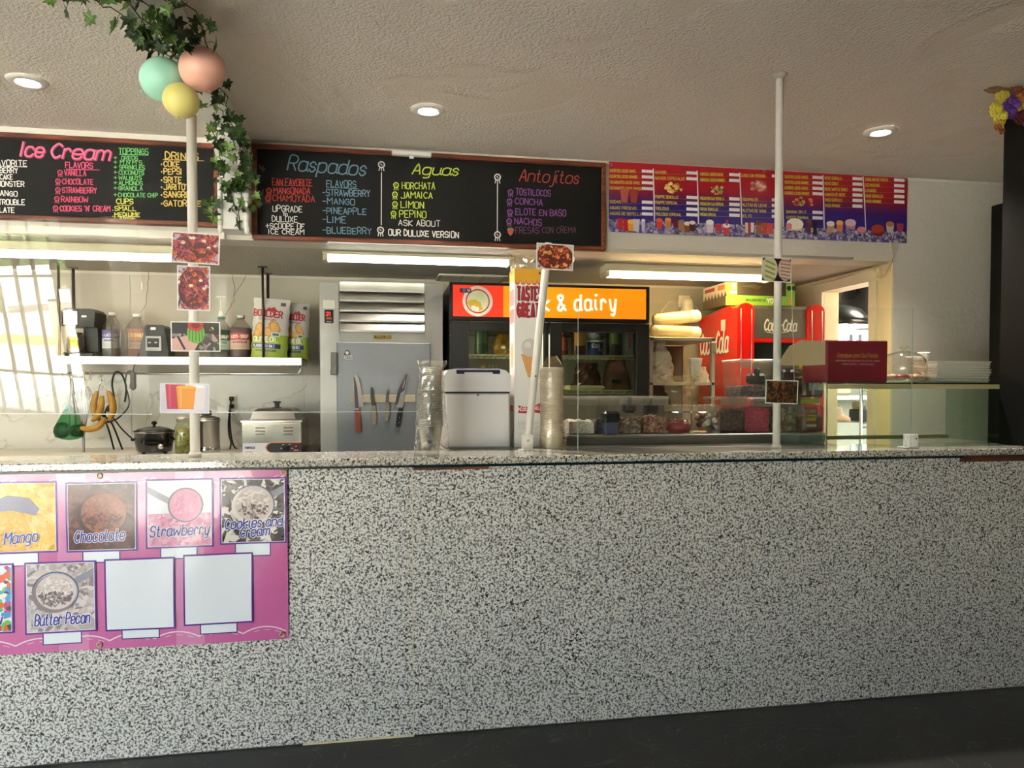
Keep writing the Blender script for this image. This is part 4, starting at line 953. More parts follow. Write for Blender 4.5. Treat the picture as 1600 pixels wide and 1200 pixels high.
for x in (0, p1.x - p0.x): MB().box(x - .0008, x + .0008, -.0003, .0043, 0, zt - TZ).build('cut_edge', mat('a9bdb6', .2), t)
p = atZ(1424, 700, TZ); t = thing('guard_clip', 'small white plastic clip holding the acrylic guard on the right of the counter', 'clip', (p.x, 2.972, TZ + .0005))
MB().box(-.045, .025, -.03, .03, 0, .006, bev=.002).build('foot', WHITE, t); MB().box(-.024, -.012, -.02, -.004, .006, .062, bev=.002).box(-.008, .024, -.02, -.004, .006, .062, bev=.002).box(-.024, .024, .006, .02, .006, .062, bev=.002).build('jaws', WHITE, t)
MB().ell((.012, -.0205, .042), (.0035, .0015, .0035)).build('screw', BLACKM, t)
'''
'''
# ---- counter-top things
SURF = 1.1002
# clear cups in a crinkled bag
cx, w_, zb, h = fit(652, 694, 575, 712, 3.0)
r1 = w_ / 2 * .92; CUP = glass('fdfdfc', 2.2, .09, .012)
GRP = 'nested clear plastic cups in the bag'
def cupm(parent, r, hh):
    MB().lathe([(r * .68, 0), (r, hh), (r * 1.06, hh), (r * 1.06, hh - .004)], seg=22, cap=False).build('wall', CUP, parent)
    MB().lathe([(r * 1.0, hh), (r * 1.07, hh + .001), (r * 1.07, hh - .006), (r * 1.0, hh - .004)], seg=22, cap=False).build('rim', glass('ffffff', 2.5, .05, .38, 'f2ece0'), parent)
NC = 36; HC = .12; step = (h - HC) / (NC - 1); base = Vector((cx, 3.02, SURF))
c0 = thing('clear_cup', 'clear plastic cup nested upside up in the tall bagged stack left of the white cooler', 'cup', base, 0, GRP)
cupm(c0, r1, HC)
for k in range(1, NC):
    o = dup(c0, (cx + .010 * k / NC, 3.02, SURF + k * step)); s_ = 1 - .26 * k / NC; o.scale = (s_, s_, 1)
def bag(name, label, cat, loc, rx0, rx1, H_, seed, m, seg=26, rings=26, wob=.05, flare=None, ry=None):
    r = random.Random(seed); vs = []; fs = []
    for j in range(rings + 1):
        u = j / rings; R = rx0 + (rx1 - rx0) * u
        for i in range(seg):
            a = 2 * PI * i / seg; k = 1 + r.uniform(-wob, wob) + wob * math.sin(a * 5 + u * 9) ; kk = (flare(u) if flare else 1)
            vs.append((R * k * kk * math.cos(a), R * k * kk * math.sin(a) * (ry or 1), u * H_ + r.uniform(-.3, .3) * H_ / rings * (1 if 0 < j < rings else 0)))
    for j in range(rings):
        for i in range(seg): fs.append((j * seg + i, j * seg + (i + 1) % seg, (j + 1) * seg + (i + 1) % seg, (j + 1) * seg + i))
    o = MB().raw(vs, fs, None, False).build(name, m); o.location = loc; tag(o, label, cat); return o
bag('cup_bag', 'crinkled clear bag around the tall stack of plastic cups', 'plastic bag', (cx + .004, 3.02, SURF + .001), w_ / 2 * 1.3, w_ / 2 * .86, h * 1.07, 5, glass('fdfcfa', 2.2, .05, .015, 'e9dfcc'), flare=lambda u: 1.0 + (.25 if u > .95 else 0))

# white lidded cooler bin
cx, w_, zb, h = fit(695.5, 797, 573.5, 703, 3.28); h = atY(746, 576, 3.28).z - SURF
t = thing('cooler_bin', 'white plastic lidded cooler bin with a dark blue handle, right of the bagged cups', 'cooler', (cx, 3.28, SURF)); hw = w_ / 2
CW = mat('d8d6d8', .4); split = atY(746, 613, 3.28).z - SURF
MB().box(-hw, hw, 0, .34, 0, split - .004, bev=.008).build('body', CW, t)
MB().box(-hw + .004, hw - .004, .004, .336, split - .005, split + .003).build('seal', BLACKM, t)
lid = MB(); lid.prism([(-hw - .003, split + .003), (hw + .003, split + .003), (hw + .003, h - .03), (hw - .02, h - .008), (hw - .05, h), (-hw + .05, h), (-hw + .012, h - .006), (-hw - .003, h - .03)], -.006, .345, 'y'); lid.build('lid', CW, t)
MB().box(-hw * .66, hw * .68, -.012, .0, h - .016, h - .004, bev=.003).box(-hw * .66, -hw * .42, -.012, -.004, h - .024, h - .014, bev=.002).box(hw * .45, hw * .68, -.012, -.004, h - .024, h - .014, bev=.002).build('handle', mat('2b2f55', .35), t)
MB().ell((0, -.002, split - .012), (.004, .003, .004)).build('latch_button', BLACKM, t)

# tall ice cream cone box
Yx = 3.31; a, b2 = atY(804, 560, Yx), atY(848, 560, Yx); zt = atY(826, 420, Yx).z; w_ = b2.x - a.x; H_ = zt - SURF
t = thing('cone_box', 'tall white carton of ice cream cones lettered TASTES GREAT behind the leaning pole', 'carton', (a.x, Yx, SURF))
MB().box(0, w_, 0, w_ * 1.0, 0, H_, bev=.001).build('carton', mat('e2e0dd', .45), t)
P = Print(y0=0, org=(a.x, Yx, SURF), plane=Yx)
P.rect(0, H_ - .055, w_, H_, 'e0a42c')
for k in range(5):
    cxk = w_ * (k + .5) / 5; P.poly([(cxk + w_ / 10 * math.cos(q), H_ - .053 + .02 * math.sin(q)) for q in [PI + i * PI / 8 for i in range(9)]], 'c43a2c'); P.poly([(cxk + w_ / 11 * math.cos(q), H_ - .05 + .017 * math.sin(q)) for q in [PI + i * PI / 8 for i in range(9)]], 'e0a42c')
for txt, y_, x1_ in (('TASTES', 468, 846), ('GREAT!', 494, 846)):
    P.ptext(txt, 809.3, y_ + .9, x1_ + .5, y_ + 1.4, 20, '33263c', 3.4, gap=3.2); P.ptext(txt, 808.5, y_, x1_ - .4, y_ + .5, 20, 'b3202c', 3.0, gap=3.2)
P.poly([P.px(*q) for q in ((814, 553), (842, 553), (831, 590), (825, 590))], 'd8a060')       # cone with a scoop (no figure)
for k in range(4): P.line([P.px(815 + k * 6, 554), P.px(822 + k * 3, 580)], .0015, 'b07a3c')
q = P.px(828, 543); P.ellipse(q[0], q[1], .04, .042, 'c9c4bf', 24); P.ellipse(q[0] - .01, q[1] + .012, .016, .014, 'dedad6', 16)
P.poly([P.px(*q) for q in ((809, 633), (818, 636), (835, 634), (845, 629), (843, 640), (845, 646), (832, 644), (820, 646), (809, 645), (812, 639))], 'b8242c'); P.ptext('Eat-It-All', 813, 642, 842, 640, 5.5, 'efe8e6', 1.0)
for k in range(12):
    if k in (6, 10): continue
    P.line([P.px(809.5, 659 + k * 2.3), P.px(843 - (k % 3) * 2, 659 + k * 2.3)], .0012, '8f8d92')
P.prect(826, 688, 832, 694, 'b8242c'); P.prect(842, 425, 844.5, 429, '5a4a2a')
P.build('print', t)
P = Print(y0=0, rough=.4, to=None)                      # printed left side
P.rect(0.01, H_ * .80, w_ * .9, H_ * .89, 'c98a8c'); P.rect(.01, H_ * .70, w_ * .9, H_ * .78, 'c98a8c'); P.rect(.0, H_ - .055, w_, H_, 'e0a42c'); P.ellipse(w_ * .5, H_ * .52, w_ * .3, .06, 'd8b080', 18); P.rect(.015, H_ * .2, w_ * .8, H_ * .235, 'b8242c')
o = P.build('side_print', t); o.location = (0, w_, 0); o.rotation_euler = (0, 0, -PI / 2)
bag('cone_bag', 'crumpled clear bag end sticking out of the top of the cone box', 'plastic bag', (a.x + w_ * .42, Yx + w_ / 2, SURF + H_ - .03), w_ * .40, w_ * .50, .115, 9, glass('f4efe4', 1.5, .1, .12, 'e2d3b4'), seg=18, rings=9, wob=.1, flare=lambda u: 1 + .2 * math.sin(u * 7))

# bagged stack of foam bowls
cx, w_, zb, h = fit(848, 882, 574, 705, 3.24); r1 = w_ / 2
c0 = thing('foam_bowl', 'white foam bowl nested in the bagged stack right of the cone box', 'bowl', (cx - .004, 3.26, SURF), 0, 'nested white foam bowls in the bag')
MB().lathe([(r1 * .8, 0), (r1 * .93, .03), (r1, .055), (r1 * 1.03, .055), (r1 * 1.03, .051), (r1 * .99, .050), (r1 * .9, .028), (r1 * .76, .003)], seg=24, cap=False).lathe([(.001, .0005), (r1 * .8, .0005)], seg=24, cap=False).build('shell', FOAM, c0)
NB = 30; hh = atY(865, 574, 3.24).z - SURF
for k in range(1, NB): dup(c0, (cx - .004, 3.26, SURF + k * (hh - .055) / (NB - 1)))
bag('bowl_bag', 'clear bag twisted shut over the stack of white foam bowls', 'plastic bag', (cx - .002, 3.26, SURF + .001), r1 * 1.12, r1 * 1.1, hh + .05, 15, glass('f6f0e4', 1.4, .1, .10, 'e6d6b8'), seg=20, rings=18, wob=.02, flare=lambda u: 1 if u < .86 else 1 - (u - .86) * 4.6)
# ================================================================ topping containers on a steel ledge
YL_ = 3.36; ZL = atY(1000, 679.5, YL_).z; xa_, xb_ = atY(886, 690, YL_).x, atY(1291, 690, YL_).x
t = thing('steel_ledge', 'low stainless steel ledge behind the counter carrying the topping containers', 'shelf', (xa_, YL_, SURF))
MB().box(0, xb_ - xa_, 0, .30, ZL - SURF - .012, ZL - SURF, bev=.002).build('shelf_top', STEELH, t); MB().box(0, xb_ - xa_, .012, .018, .0, ZL - SURF - .012).build('apron', STEELD, t)
for x in (.02, xb_ - xa_ - .02): MB().box(x - .012, x + .012, .25, .28, 0, ZL - SURF - .012).build('leg', STEEL, t)
ZT = ZL + .0004
CLR = glass('f6f4f0', 1.5, .05, .07, 'ddd6cc'); CLRT = glass('ffffff', 1.8, .03, .02)
def grains(pal, s, rough=.8):
    m, n, b_, tc_ = nodemat('grains', rough); v = tex(n, 'ShaderNodeTexVoronoi', tc_, s); r_ = n.nodes.new('ShaderNodeValToRGB'); r_.color_ramp.interpolation = 'CONSTANT'
    e = r_.color_ramp.elements
    while len(e) < len(pal): e.new(.5)
    for i, (x, c) in enumerate(zip(e, pal)): x.position = .2 + .6 * i / len(pal); x.color = (*srgb(c), 1)
    sp_ = n.nodes.new('ShaderNodeSeparateColor'); n.links.new(v.outputs['Color'], sp_.inputs[0]); n.links.new(sp_.outputs[0], r_.inputs[0]); n.links.new(r_.outputs[0], b_.inputs['Base Color'])
    bump(n, b_, v.outputs['Distance'], .8, .006); return m
def fill_mesh(x0, x1, y0, y1, h, amp, seed, nx=9, ny=6, round_=False):
    r = random.Random(seed); mb = MB(); vs = []; fs = []
    for j in range(ny + 1):
        for i in range(nx + 1):
            u, v = i / nx, j / ny; vs.append((x0 + (x1 - x0) * u, y0 + (y1 - y0) * v, h * (1 + amp * r.uniform(-1, 1) - amp * 1.2 * ((u - .5) ** 2 + (v - .5) ** 2))))
    for j in range(ny):
        for i in range(nx): a = j * (nx + 1) + i; fs.append((a, a + 1, a + nx + 2, a + nx + 1))
    mb.raw(vs, fs, None, True)
    n0 = len(vs); idx = [i for i in range(nx + 1)] + [(j * (nx + 1) + nx) for j in range(1, ny + 1)] + [(ny * (nx + 1) + i) for i in range(nx - 1, -1, -1)] + [j * (nx + 1) for j in range(ny - 1, 0, -1)]
    bv = [(vs[k][0], vs[k][1], .004) for k in idx]; o = len(mb.v); mb.v += bv; m_ = len(idx)
    for k in range(m_): mb.f.append([idx[k], idx[(k + 1) % m_], o + (k + 1) % m_, o + k]); mb.m.append(0); mb.sm.append(False)
    mb.f.append([o + k for k in range(m_)]); mb.m.append(0); mb.sm.append(False); return mb
def bin_(px0, px1, pyt, Y, zb, label, pal, fill, s=90, scoop=None, group=None):
    a, b_ = atY(px0, 650, Y), atY(px1, 650, Y); zt = atY((px0 + px1) / 2, pyt, Y).z; w_ = b_.x - a.x; H_ = zt - zb; D = .2
    t = thing('storage_bin', label, 'container', (a.x + w_ / 2, Y, zb), 0, group)
    hb_, ht = w_ / 2 * .86, w_ / 2 - .003; lo = [(-hb_, .012, 0), (hb_, .012, 0), (hb_, D - .012, 0), (-hb_, D - .012, 0)]; hi = [(-ht, 0, H_ - .012), (ht, 0, H_ - .012), (ht, D, H_ - .012), (-ht, D, H_ - .012)]
    MB().raw(lo + hi, [(0, 1, 2, 3), (0, 1, 5, 4), (1, 2, 6, 5), (2, 3, 7, 6), (3, 0, 4, 7)], None).build('bin_body', CLR, t)
    MB().box(-w_ / 2, w_ / 2, -.004, D + .004, H_ - .014, H_, bev=.004).build('lid', glass('efefec', 1.3, .15, .3, 'cfcac2'), t)
    MB().box(-ht, ht, -.003, .0, H_ - .045, H_ - .014).build('rim_band', glass('f2f2f0', 1.3, .1, .22, 'cfcac2'), t)
    o = fill_mesh(-hb_ * .96, hb_ * .96, .018, D - .018, H_ * fill, .10, int(px0)).build('contents', grains(pal, s), t); stuff(o)
    if scoop:
        sx, sz, sw = scoop; MB().box(-w_ * sw / 2 + sx * w_, w_ * sw / 2 + sx * w_, .03, .09, H_ * sz, H_ * sz + .055, bev=.012).box(sx * w_ - .008, sx * w_ + .008, .03, .06, H_ * sz + .04, H_ * sz + .08, bev=.004).build('scoop', mat('16171b', .4), t)
    return t
bin_(886, 934, 619, 3.42, ZT, 'clear bin of white shredded coconut, first container from the foam bowls', ['f0ece2', 'ded8ca', 'ffffff', 'e8e2d4'], .36, 140)
bin_(931, 968, 619, 3.46, ZT, 'clear bin half hidden behind the small black-lidded tub', ['4a4858', '5c5a68', '3c3a48'], .4, 90)
bin_(967, 1006, 619, 3.42, ZT, 'clear bin of tan chopped nuts with a dark scoop inside', ['8c7258', 'a68a6a', '6b5440', 'b89c7c', '59442f'], .42, 75, (.05, .55, .5))
bin_(1005, 1045, 619, 3.42, ZT, 'clear bin of pinkish brown crumbs between the nut bin and the red jar', ['a5705c', '8a5a48', 'b8846c', 'c4927a', '70463a'], .45, 120, (-.05, .52, .6))
bin_(1125, 1168, 620, 3.44, ZT, 'clear bin of chocolate brown crumbs right of the wrapped candy jar', ['5e4238', '6e5044', '4c342c', '7c5c4e'], .62, 110)
bin_(1167, 1207, 621, 3.42, ZT, 'clear bin of bright pink powder left of the tall right pole', ['c2405e', 'b03552', 'd0506c', 'a82f4a'], .70, 160)
bin_(1209, 1251, 621, 3.43, ZT, 'clear bin of pale grey-brown nuts right of the tall right pole', ['8d7a66', 'a08c76', '75644f', 'b5a28a', '5e4e3c'], .74, 60)
z2t = atY(1190, 621, 3.43).z + .001
bin_(1155, 1206, 561, 3.45, z2t, 'large clear bin stacked on the brown and pink bins, left of the tall pole', ['6a5a60', '54484e', '7c6a70'], .30, 70, (.18, .34, .5))
bin_(1207, 1251, 561, 3.45, z2t, 'large clear bin with a black scoop stacked on the bins right of the tall pole', ['5c5250', '4a4240', '6e6260'], .30, 70, (.2, .44, .55))
# black lidded tub
cx, w_, zb, h = fit(941, 967, 642, 679, 3.39)
t = thing('small_tub', 'small blue-grey tub with a chunky black lid in front of the clear bins', 'container', (cx, 3.395, ZT)); h = atY(954, 642, 3.39).z - ZT; hw = w_ / 2
MB().box(-hw * .78, hw * .78, -.028, .028, 0, h * .56, bev=.006).build('tub', mat('4c4f68', .35), t); MB().box(-hw, hw, -.036, .036, h * .52, h, bev=.012).build('lid', mat('0d0d10', .35), t)
# two cylindrical canisters with flip lids
def canister(px0, px1, label, kind):
    cx, w_, zb, h = fit(px0, px1, 633, 679, 3.42); t = thing('canister', label, 'jar', (cx, 3.46, ZT)); r = w_ / 2; h = atY((px0 + px1) / 2, 633, 3.42).z - ZT
    MB().lathe([(r * .92, 0), (r, .01), (r, h - .035), (r * 1.02, h - .035)], seg=30).build('jar_body', CLRT, t)
    MB().lathe([(r * 1.03, h - .034), (r * 1.04, h - .006), (r * .98, h), (.001, h + .001)], seg=30).build('lid', glass('f6f2ea', 1.5, .06, .12, 'd9cdb4'), t)
    MB().lathe([(r * 1.045, h - .036), (r * 1.045, h - .031)], seg=30, cap=False).build('lid_ring', CHROME, t)
    if kind == 0:
        mb = MB(); r_ = random.Random(3)
        for i in range(150):
            q = math.sqrt(r_.random()) * r * .8; a_ = r_.uniform(0, 2 * PI); mb.ell((q * math.cos(a_), q * math.sin(a_), .008 + r_.random() * h * .42), (.006, .006, .0045), 6, 4)
        mb.lathe([(r * .86, .004), (r * .86, h * .4)], seg=20); stuff(mb.build('contents', mat('8c1c22', .35, coat=.3), t))
    else:
        r_ = random.Random(5)
        for i in range(26):
            mb = MB(); q = math.sqrt(r_.random()) * r * .72; a_ = r_.uniform(0, 2 * PI); z = .014 + (i / 26) * h * .58
            if i % 3: mb.tube([(0, -.004, 0), (0, .004, 0)], .014, 12)
            else: mb.box(-.014, .014, -.004, .004, -.010, .010, bev=.003)
            o = mb.build('wrapped_sweet', mat(('7a5238', 'c9c4be', '94633c', '3a2c28', 'b8a894')[i % 5], .25, coat=.4), t); o.location = (q * math.cos(a_), q * math.sin(a_), z); o.rotation_euler = (r_.uniform(-.9, .9), r_.uniform(-.9, .9), r_.uniform(-.6, .6))
canister(1045, 1085, 'clear round jar of dark red dried fruit on the steel ledge', 0)
canister(1087, 1130, 'clear round jar of wrapped brown and silver sweets on the steel ledge', 1)
# two square jars with yellow lids
def yjar(px0, px1, pyt, zb, label, lower):
    cx, w_, _, h = fit(px0, px1, pyt, 680, 3.42); h = atY((px0 + px1) / 2, pyt, 3.42).z - zb; hw = w_ / 2; t = thing('pickle_jar', label, 'jar', (cx, 3.46, zb))
    MB().box(-hw, hw, -hw, hw, 0, h * .80, bev=.012).lathe([(hw * .8, h * .78), (hw * .75, h * .84)], seg=24).build('jar_body', glass('e9c7b4' if lower else 'e8d5b8', 1.6, .04, .04), t)
    MB().lathe([(hw * .93, h * .83), (hw * .97, h * .84), (hw * .97, h * .95), (hw * .9, h)], seg=30).build('lid', mat('c4b02c', .35), t)
    o = MB().box(-hw * .92, hw * .92, -hw * .92, hw * .92, .004, h * (.5 if lower else .62), bev=.01).build('contents', grains(['5c1f18', '7a2c1e', '4a1612', '8a4026'], 45, .3), t); stuff(o)
    r_ = random.Random(int(pyt))
    for i in range(7):
        e = MB().tube([(-.0 + r_.uniform(-.02, .02), -hw * .5 + r_.uniform(0, .02), h * .3), (r_.uniform(-hw * .7, hw * .7), -hw * .6, h * r_.uniform(.62, .74))], .007, 8); e.build('pickled_piece', mat('b88a5c' if lower else 'a5702c', .4), t)
    P = Print(y0=-hw, rough=.35); a0 = -hw * .8
    if lower:
        P.rect(a0, h * .14, hw * .2, h * .72, 'b8342a'); P.rect(a0 + .005, h * .34, hw * .14, h * .52, 'e0c02c'); P.text('EGG', (a0 + .004, h * .58), (hw * .1, h * .58), h * .1, .003, 'efd9c0'); P.text('RED', (a0 + .008, h * .40), (hw * .06, h * .40), h * .07, .0025, '2b1a10'); P.rect(a0 + .004, h * .16, hw * .16, h * .24, 'e8dcd4')
    else:
        P.rect(hw * .1, h * .22, hw * .85, h * .62, 'd9bc2c'); P.text('12', (hw * .2, h * .42), (hw * .7, h * .42), h * .12, .004, '1b1b1b'); P.rect(-hw * .55, h * .2, -hw * .3, h * .68, 'ddd2c4')
    P.build('jar_label', t); return t, h
tj, hj = yjar(1252, 1286, 622, ZT, 'square jar with a yellow lid and a red and yellow label, lower of two', True)
yjar(1252, 1286, 567, ZT + hj + .001, 'square jar with a yellow lid of dark pickled fruit, upper of two', False)

# ================================================================ glass display case on the right with its load
gx0, gx1 = atY(1292, 650, 3.14).x, atY(1579, 650, 3.14).x; GZ = atY(1430, 598, 3.14).z; GW = gx1 - gx0; GH = GZ - TZ
t = thing('display_case', 'low glass display case standing on the right end of the counter', 'display case', (gx0, 3.14, TZ + .0005)); GL = glass('eaf3ec', 1.0, .01)
MB().box(0, GW, 0, .004, 0, GH - .008).build('front_pane', GL, t); MB().box(0, .004, .004, .42, 0, GH - .008).build('end_pane', GL, t); MB().box(GW - .004, GW, .004, .42, 0, GH - .008).build('end_pane', GL, t)
MB().box(-.01, GW + .005, -.012, .43, GH - .007, GH).build('glass_top', glass('cfe0cc', 1.0, .02), t)
ED = mat('26382c', .15); MB().box(-.011, GW + .006, -.0135, -.012, GH - .007, GH).build('top_edge', ED, t)
MB().box(0, GW, -.008, -.002, GH - .03, GH - .008).build('top_rail', mat('b9ad80', .4), t)
for x in (0, GW): MB().box(x - .0025, x + .0025, -.0008, .0042, 0, GH - .008).build('corner_edge', mat('8a9a80', .2), t)
MB().ell((GW - .018, -.01, GH - .05), (.012, .008, .014)).build('bracket_knob', mat('cfc7a4', .3), t)
MB().box(0, GW, .40, .43, 0, .02).build('rear_rail', mat('b9ad80', .4), t)
GT = TZ + .0005 + GH + .0005
# maroon carton with one flap open
a, b_ = atY(1290, 560, 3.20), atY(1385, 560, 3.20); zt = atY(1338, 532, 3.20).z; w_ = b_.x - a.x; H_ = zt - GT
t = thing('maroon_carton', 'maroon party cake box with gold script and its pale side flap open', 'carton', (a.x, 3.19, GT)); MR = mat('7d1626', .4)
MB().box(0, w_, 0, .2, 0, H_, bev=.004).build('carton', MR, t)
fx = atY(1217, 560, 3.2).x - a.x
MB().prism([(0, H_ * .98), (fx * .55, H_ * .98), (fx * .78, H_ * .85), (fx * .92, H_ * .62), (fx, H_ * .40), (fx * .35, H_ * .40), (0, H_ * .42)], .006, .009, 'y').build('open_flap', mat('cbb48e', .35), t)
MB().box(-.004, 0, 0, .2, H_ * .1, H_ * .98).build('side_panel', MR, t)
P = Print(y0=0, rough=.4); P.text('Empaques para Sus Fiestas', (w_ * .17, H_ * .60), (w_ * .83, H_ * .60), .019, .0016, 'd8a83c', script=True, slant=.3)
P.text('CONSERVANDO PAPEL RECICLADO 1 CALI SU PAPEL SEGURO', (w_ * .14, H_ * .50), (w_ * .86, H_ * .50), .006, .0008, 'd9c4c0'); P.text('1 800 5 FIESTAS - 1 800 500 0000', (w_ * .24, H_ * .42), (w_ * .76, H_ * .42), .006, .0008, 'd9c4c0'); P.build('print', t)
# footed glass dome with pastries
cx, w_, zb, h = fit(1386, 1450, 538, 592, 3.33); t = thing('cake_dome', 'clear glass cake dome with a round knob over red wrapped pastries', 'cake dome', (cx, 3.36, GT)); r = w_ / 2; H_ = atY(1418, 538, 3.33).z - GT
MB().lathe([(r * .3, .001), (r * .8, .004), (r * 1.02, .018), (r * 1.06, .026), (r * 1.0, .024), (r * .8, .010)], seg=32).build('plate', glass('f3f3ea', 2.0, .03, .12, 'e0dcc8'), t)
MB().lathe([(r * .92, .022), (r * .94, H_ * .42), (r * .86, H_ * .62), (r * .62, H_ * .76), (r * .2, H_ * .83), (.004, H_ * .84)], seg=36).build('dome', glass('f8f8f4', 2.2, .01, .03), t)
MB().lathe([(.008, H_ * .84), (.007, H_ * .87), (.018, H_ * .90), (.022, H_ * .95), (.015, H_ * .99), (.001, H_)], seg=18).build('knob', glass('e8e8dc', 2.5, .02, .15, 'e8e2cc'), t)
for i in range(5):
    o = MB().ell((0, 0, 0), (.035, .022, .016), 14, 8).build('wrapped_pastry', mat(('a81e34', 'c24a5a', 'd8b8a0', 'a02a3a', 'c8a070')[i], .3, coat=.3), t); o.location = (r * .5 * math.cos(i * 1.3), r * .5 * math.sin(i * 1.3), .03); o.rotation_euler = (0, .1, i)
# foam cups beside the dome
def foamcup(cx, y, z, h, r, label, group=None, m=None):
    t = thing('foam_cup', label, 'cup', (cx, y, z), 0, group); MB().lathe([(r * .68, 0), (r * .98, h * .94), (r * 1.04, h * .955), (r * 1.04, h), (r * .97, h), (r * .92, h * .92), (r * .64, .006), (.001, .006)], seg=24).build('shell', m or FOAM, t)
    MB().lathe([(r * .99, h * .86), (r * 1.0, h * .86), (r * 1.0, h * .9)], seg=24, cap=False).build('rim_band', m or FOAM, t); return t
cx, w_, zb, h = fit(1423, 1443, 550, 592, 3.5); foamcup(cx, 3.52, GT, h, w_ / 2, 'white foam cup just behind the glass cake dome')
cx, w_, zb, h = fit(1440, 1455, 543, 592, 3.54); foamcup(cx, 3.56, GT, h, w_ / 2, 'taller white foam cup farther behind the cake dome, nearest the white trays')
# stack of white foam trays
a, b_ = atY(1452, 578, 3.30), atY(1546, 578, 3.30); w_ = b_.x - a.x; H_ = atY(1500, 564, 3.3).z - GT
t0 = thing('foam_tray', 'white foam tray in the stack at the right end of the display case', 'tray', ((a.x + b_.x) / 2, 3.36, GT), 0, 'stacked white foam trays'); hw = w_ / 2; hs = .018; n_ = 8
def rr_ring(hx, hy, z, c=.02): return [(-hx + c, -hy, z), (hx - c, -hy, z), (hx, -hy + c, z), (hx, hy - c, z), (hx - c, hy, z), (-hx + c, hy, z), (-hx, hy - c, z), (-hx, -hy + c, z)]
vs = rr_ring(hw * .90, .07, 0) + rr_ring(hw * .985, .083, hs * .6) + rr_ring(hw, .086, hs) + rr_ring(hw * .86, .066, .004)
MB().raw(vs, [tuple(range(8))] + [(k * 8 + i, k * 8 + (i + 1) % 8, (k + 1) * 8 + (i + 1) % 8, (k + 1) * 8 + i) for k in range(3) for i in range(8)] + [tuple(range(24, 32))]).build('shell', mat('e4ddd0', .55), t0)
for k in range(1, n_): dup(t0, ((a.x + b_.x) / 2 + rnd.uniform(-.008, .008), 3.36 + rnd.uniform(-.005, .005), GT + k * (H_ - .02) / (n_ - 1)))

# ================================================================ black shelf unit on the right, with flowers
a = atY(1568, 400, 3.10); zt = atY(1570, 182, 3.10).z; XR = 3.75
t = thing('black_bookcase', 'tall black open shelf unit standing on the right end of the counter', 'shelf unit', (a.x, 2.96, TZ + .0006)); W_, H_ = XR - a.x, zt - TZ; BK = mat('070706', .7, spec=.15); DKW = mat('1a130d', .6, spec=.2)
MB().box(0, .022, 0, .15, 0, H_).build('side_panel', BK, t); MB().box(W_ - .022, W_, 0, .15, 0, H_).build('side_panel', BK, t); MB().box(.022, W_ - .022, .135, .15, 0, H_).build('back_panel', BK, t)
MB().box(.0, .055, -.018, -.0, 0, H_).build('face_stile', DKW, t); MB().box(W_ - .055, W_, -.018, 0, 0, H_).build('face_stile', DKW, t)
for z in (.0, .26, .56, .92, 1.28, H_ - .022): MB().box(.022, W_ - .022, 0, .135, z, z + .02).build('shelf', BK, t)
a2 = atY(1546, 450, 4.15); z2_ = atY(1546, 322, 4.15).z
t = thing('black_cabinet', 'plain black cabinet standing on the floor behind the shelf unit', 'cabinet', (a2.x, 3.75, 0))
MB().box(0, 4.6 - a2.x, 0, .4, .06, z2_, bev=.006).build('carcass', mat('0a0a09', .6, spec=.2), t); MB().box(.03, 4.57 - a2.x, .03, .37, 0, .06).build('plinth', BLACKM, t)
MB().box(-.004, 4.6 - a2.x, -.014, 0, z2_ - .05, z2_ + .004).build('cornice', BK, t)
for k in range(2): MB().box(.02 + k * .42, .40 + k * .42, -.018, -.001, .1, z2_ - .07, bev=.003).build('door', mat('171512', .45), t)
# flower arrangement
fp = Vector((a.x + .10, 3.03, TZ + .0006 + H_ + .001)); t = thing('flower_arrangement', 'arrangement of yellow, purple, orange and dark red artificial flowers with pampas plumes on the black shelf unit', 'flowers', fp)
t['label'] = 'yellow, purple, orange and dark red artificial flowers on top of the black shelf unit'
MB().lathe([(.05, 0), (.065, .02), (.06, .06), (.045, .07)], seg=18).build('pot', mat('3a2a1c', .6), t)
def bloom(px, py, s, col, n_=9, Y=2.98, name='bloom'):
    s *= 1.2
    c = atY(px, py, Y) - fp; mb = MB(); r_ = random.Random(int(px * py))
    for ring in range(3):
        for i in range(n_):
            a_ = 2 * PI * (i + ring * .5) / n_; q = s * (.62 - .2 * ring); cc = (c.x + math.cos(a_) * q, c.y - s * .25 * ring + r_.uniform(-.004, .004), c.z + math.sin(a_) * q); mb.ell(cc, (s * .32, s * .12, s * .30), 7, 5)
    mb.ell((c.x, c.y - s * .6, c.z), (s * .22, s * .2, s * .22), 8, 6); mb.build(name, mat(col, .55, noise=.25, scale=40), t)
for px, py, s, col in ((1564, 152, .03, 'c9b63a'), (1569, 150, .026, 'd8c84a'), (1556, 172, .034, 'cfc03a'), (1563, 183, .034, 'd6cc48'), (1561, 192, .026, 'b89c34'), (1576, 160, .04, '6a3a96'), (1584, 165, .034, '7a48a8'), (1572, 168, .03, '5a2f86'), (1579, 175, .03, '6a3a96'),
                       (1592, 149, .018, 'c8763a'), (1590, 158, .018, 'd08444'), (1597, 155, .018, 'c8763a'), (1588, 140, .028, '8c4a24'), (1590, 131, .032, '6e1620'), (1597, 122, .03, '7c1a24'), (1603, 130, .034, '6a1420'), (1588, 171, .024, 'c4ac34'), (1599, 168, .026, 'c4ac34'),
                       (1594, 182, .034, '5c1220'), (1604, 186, .036, '6a1626'), (1604, 150, .03, 'b86a34'), (1610, 165, .036, '6a1626'), (1559, 198, .018, '9c5a2c'), (1565, 205, .014, '8c4a28'), (1612, 140, .034, 'c4803a')): bloom(px, py, s, col)
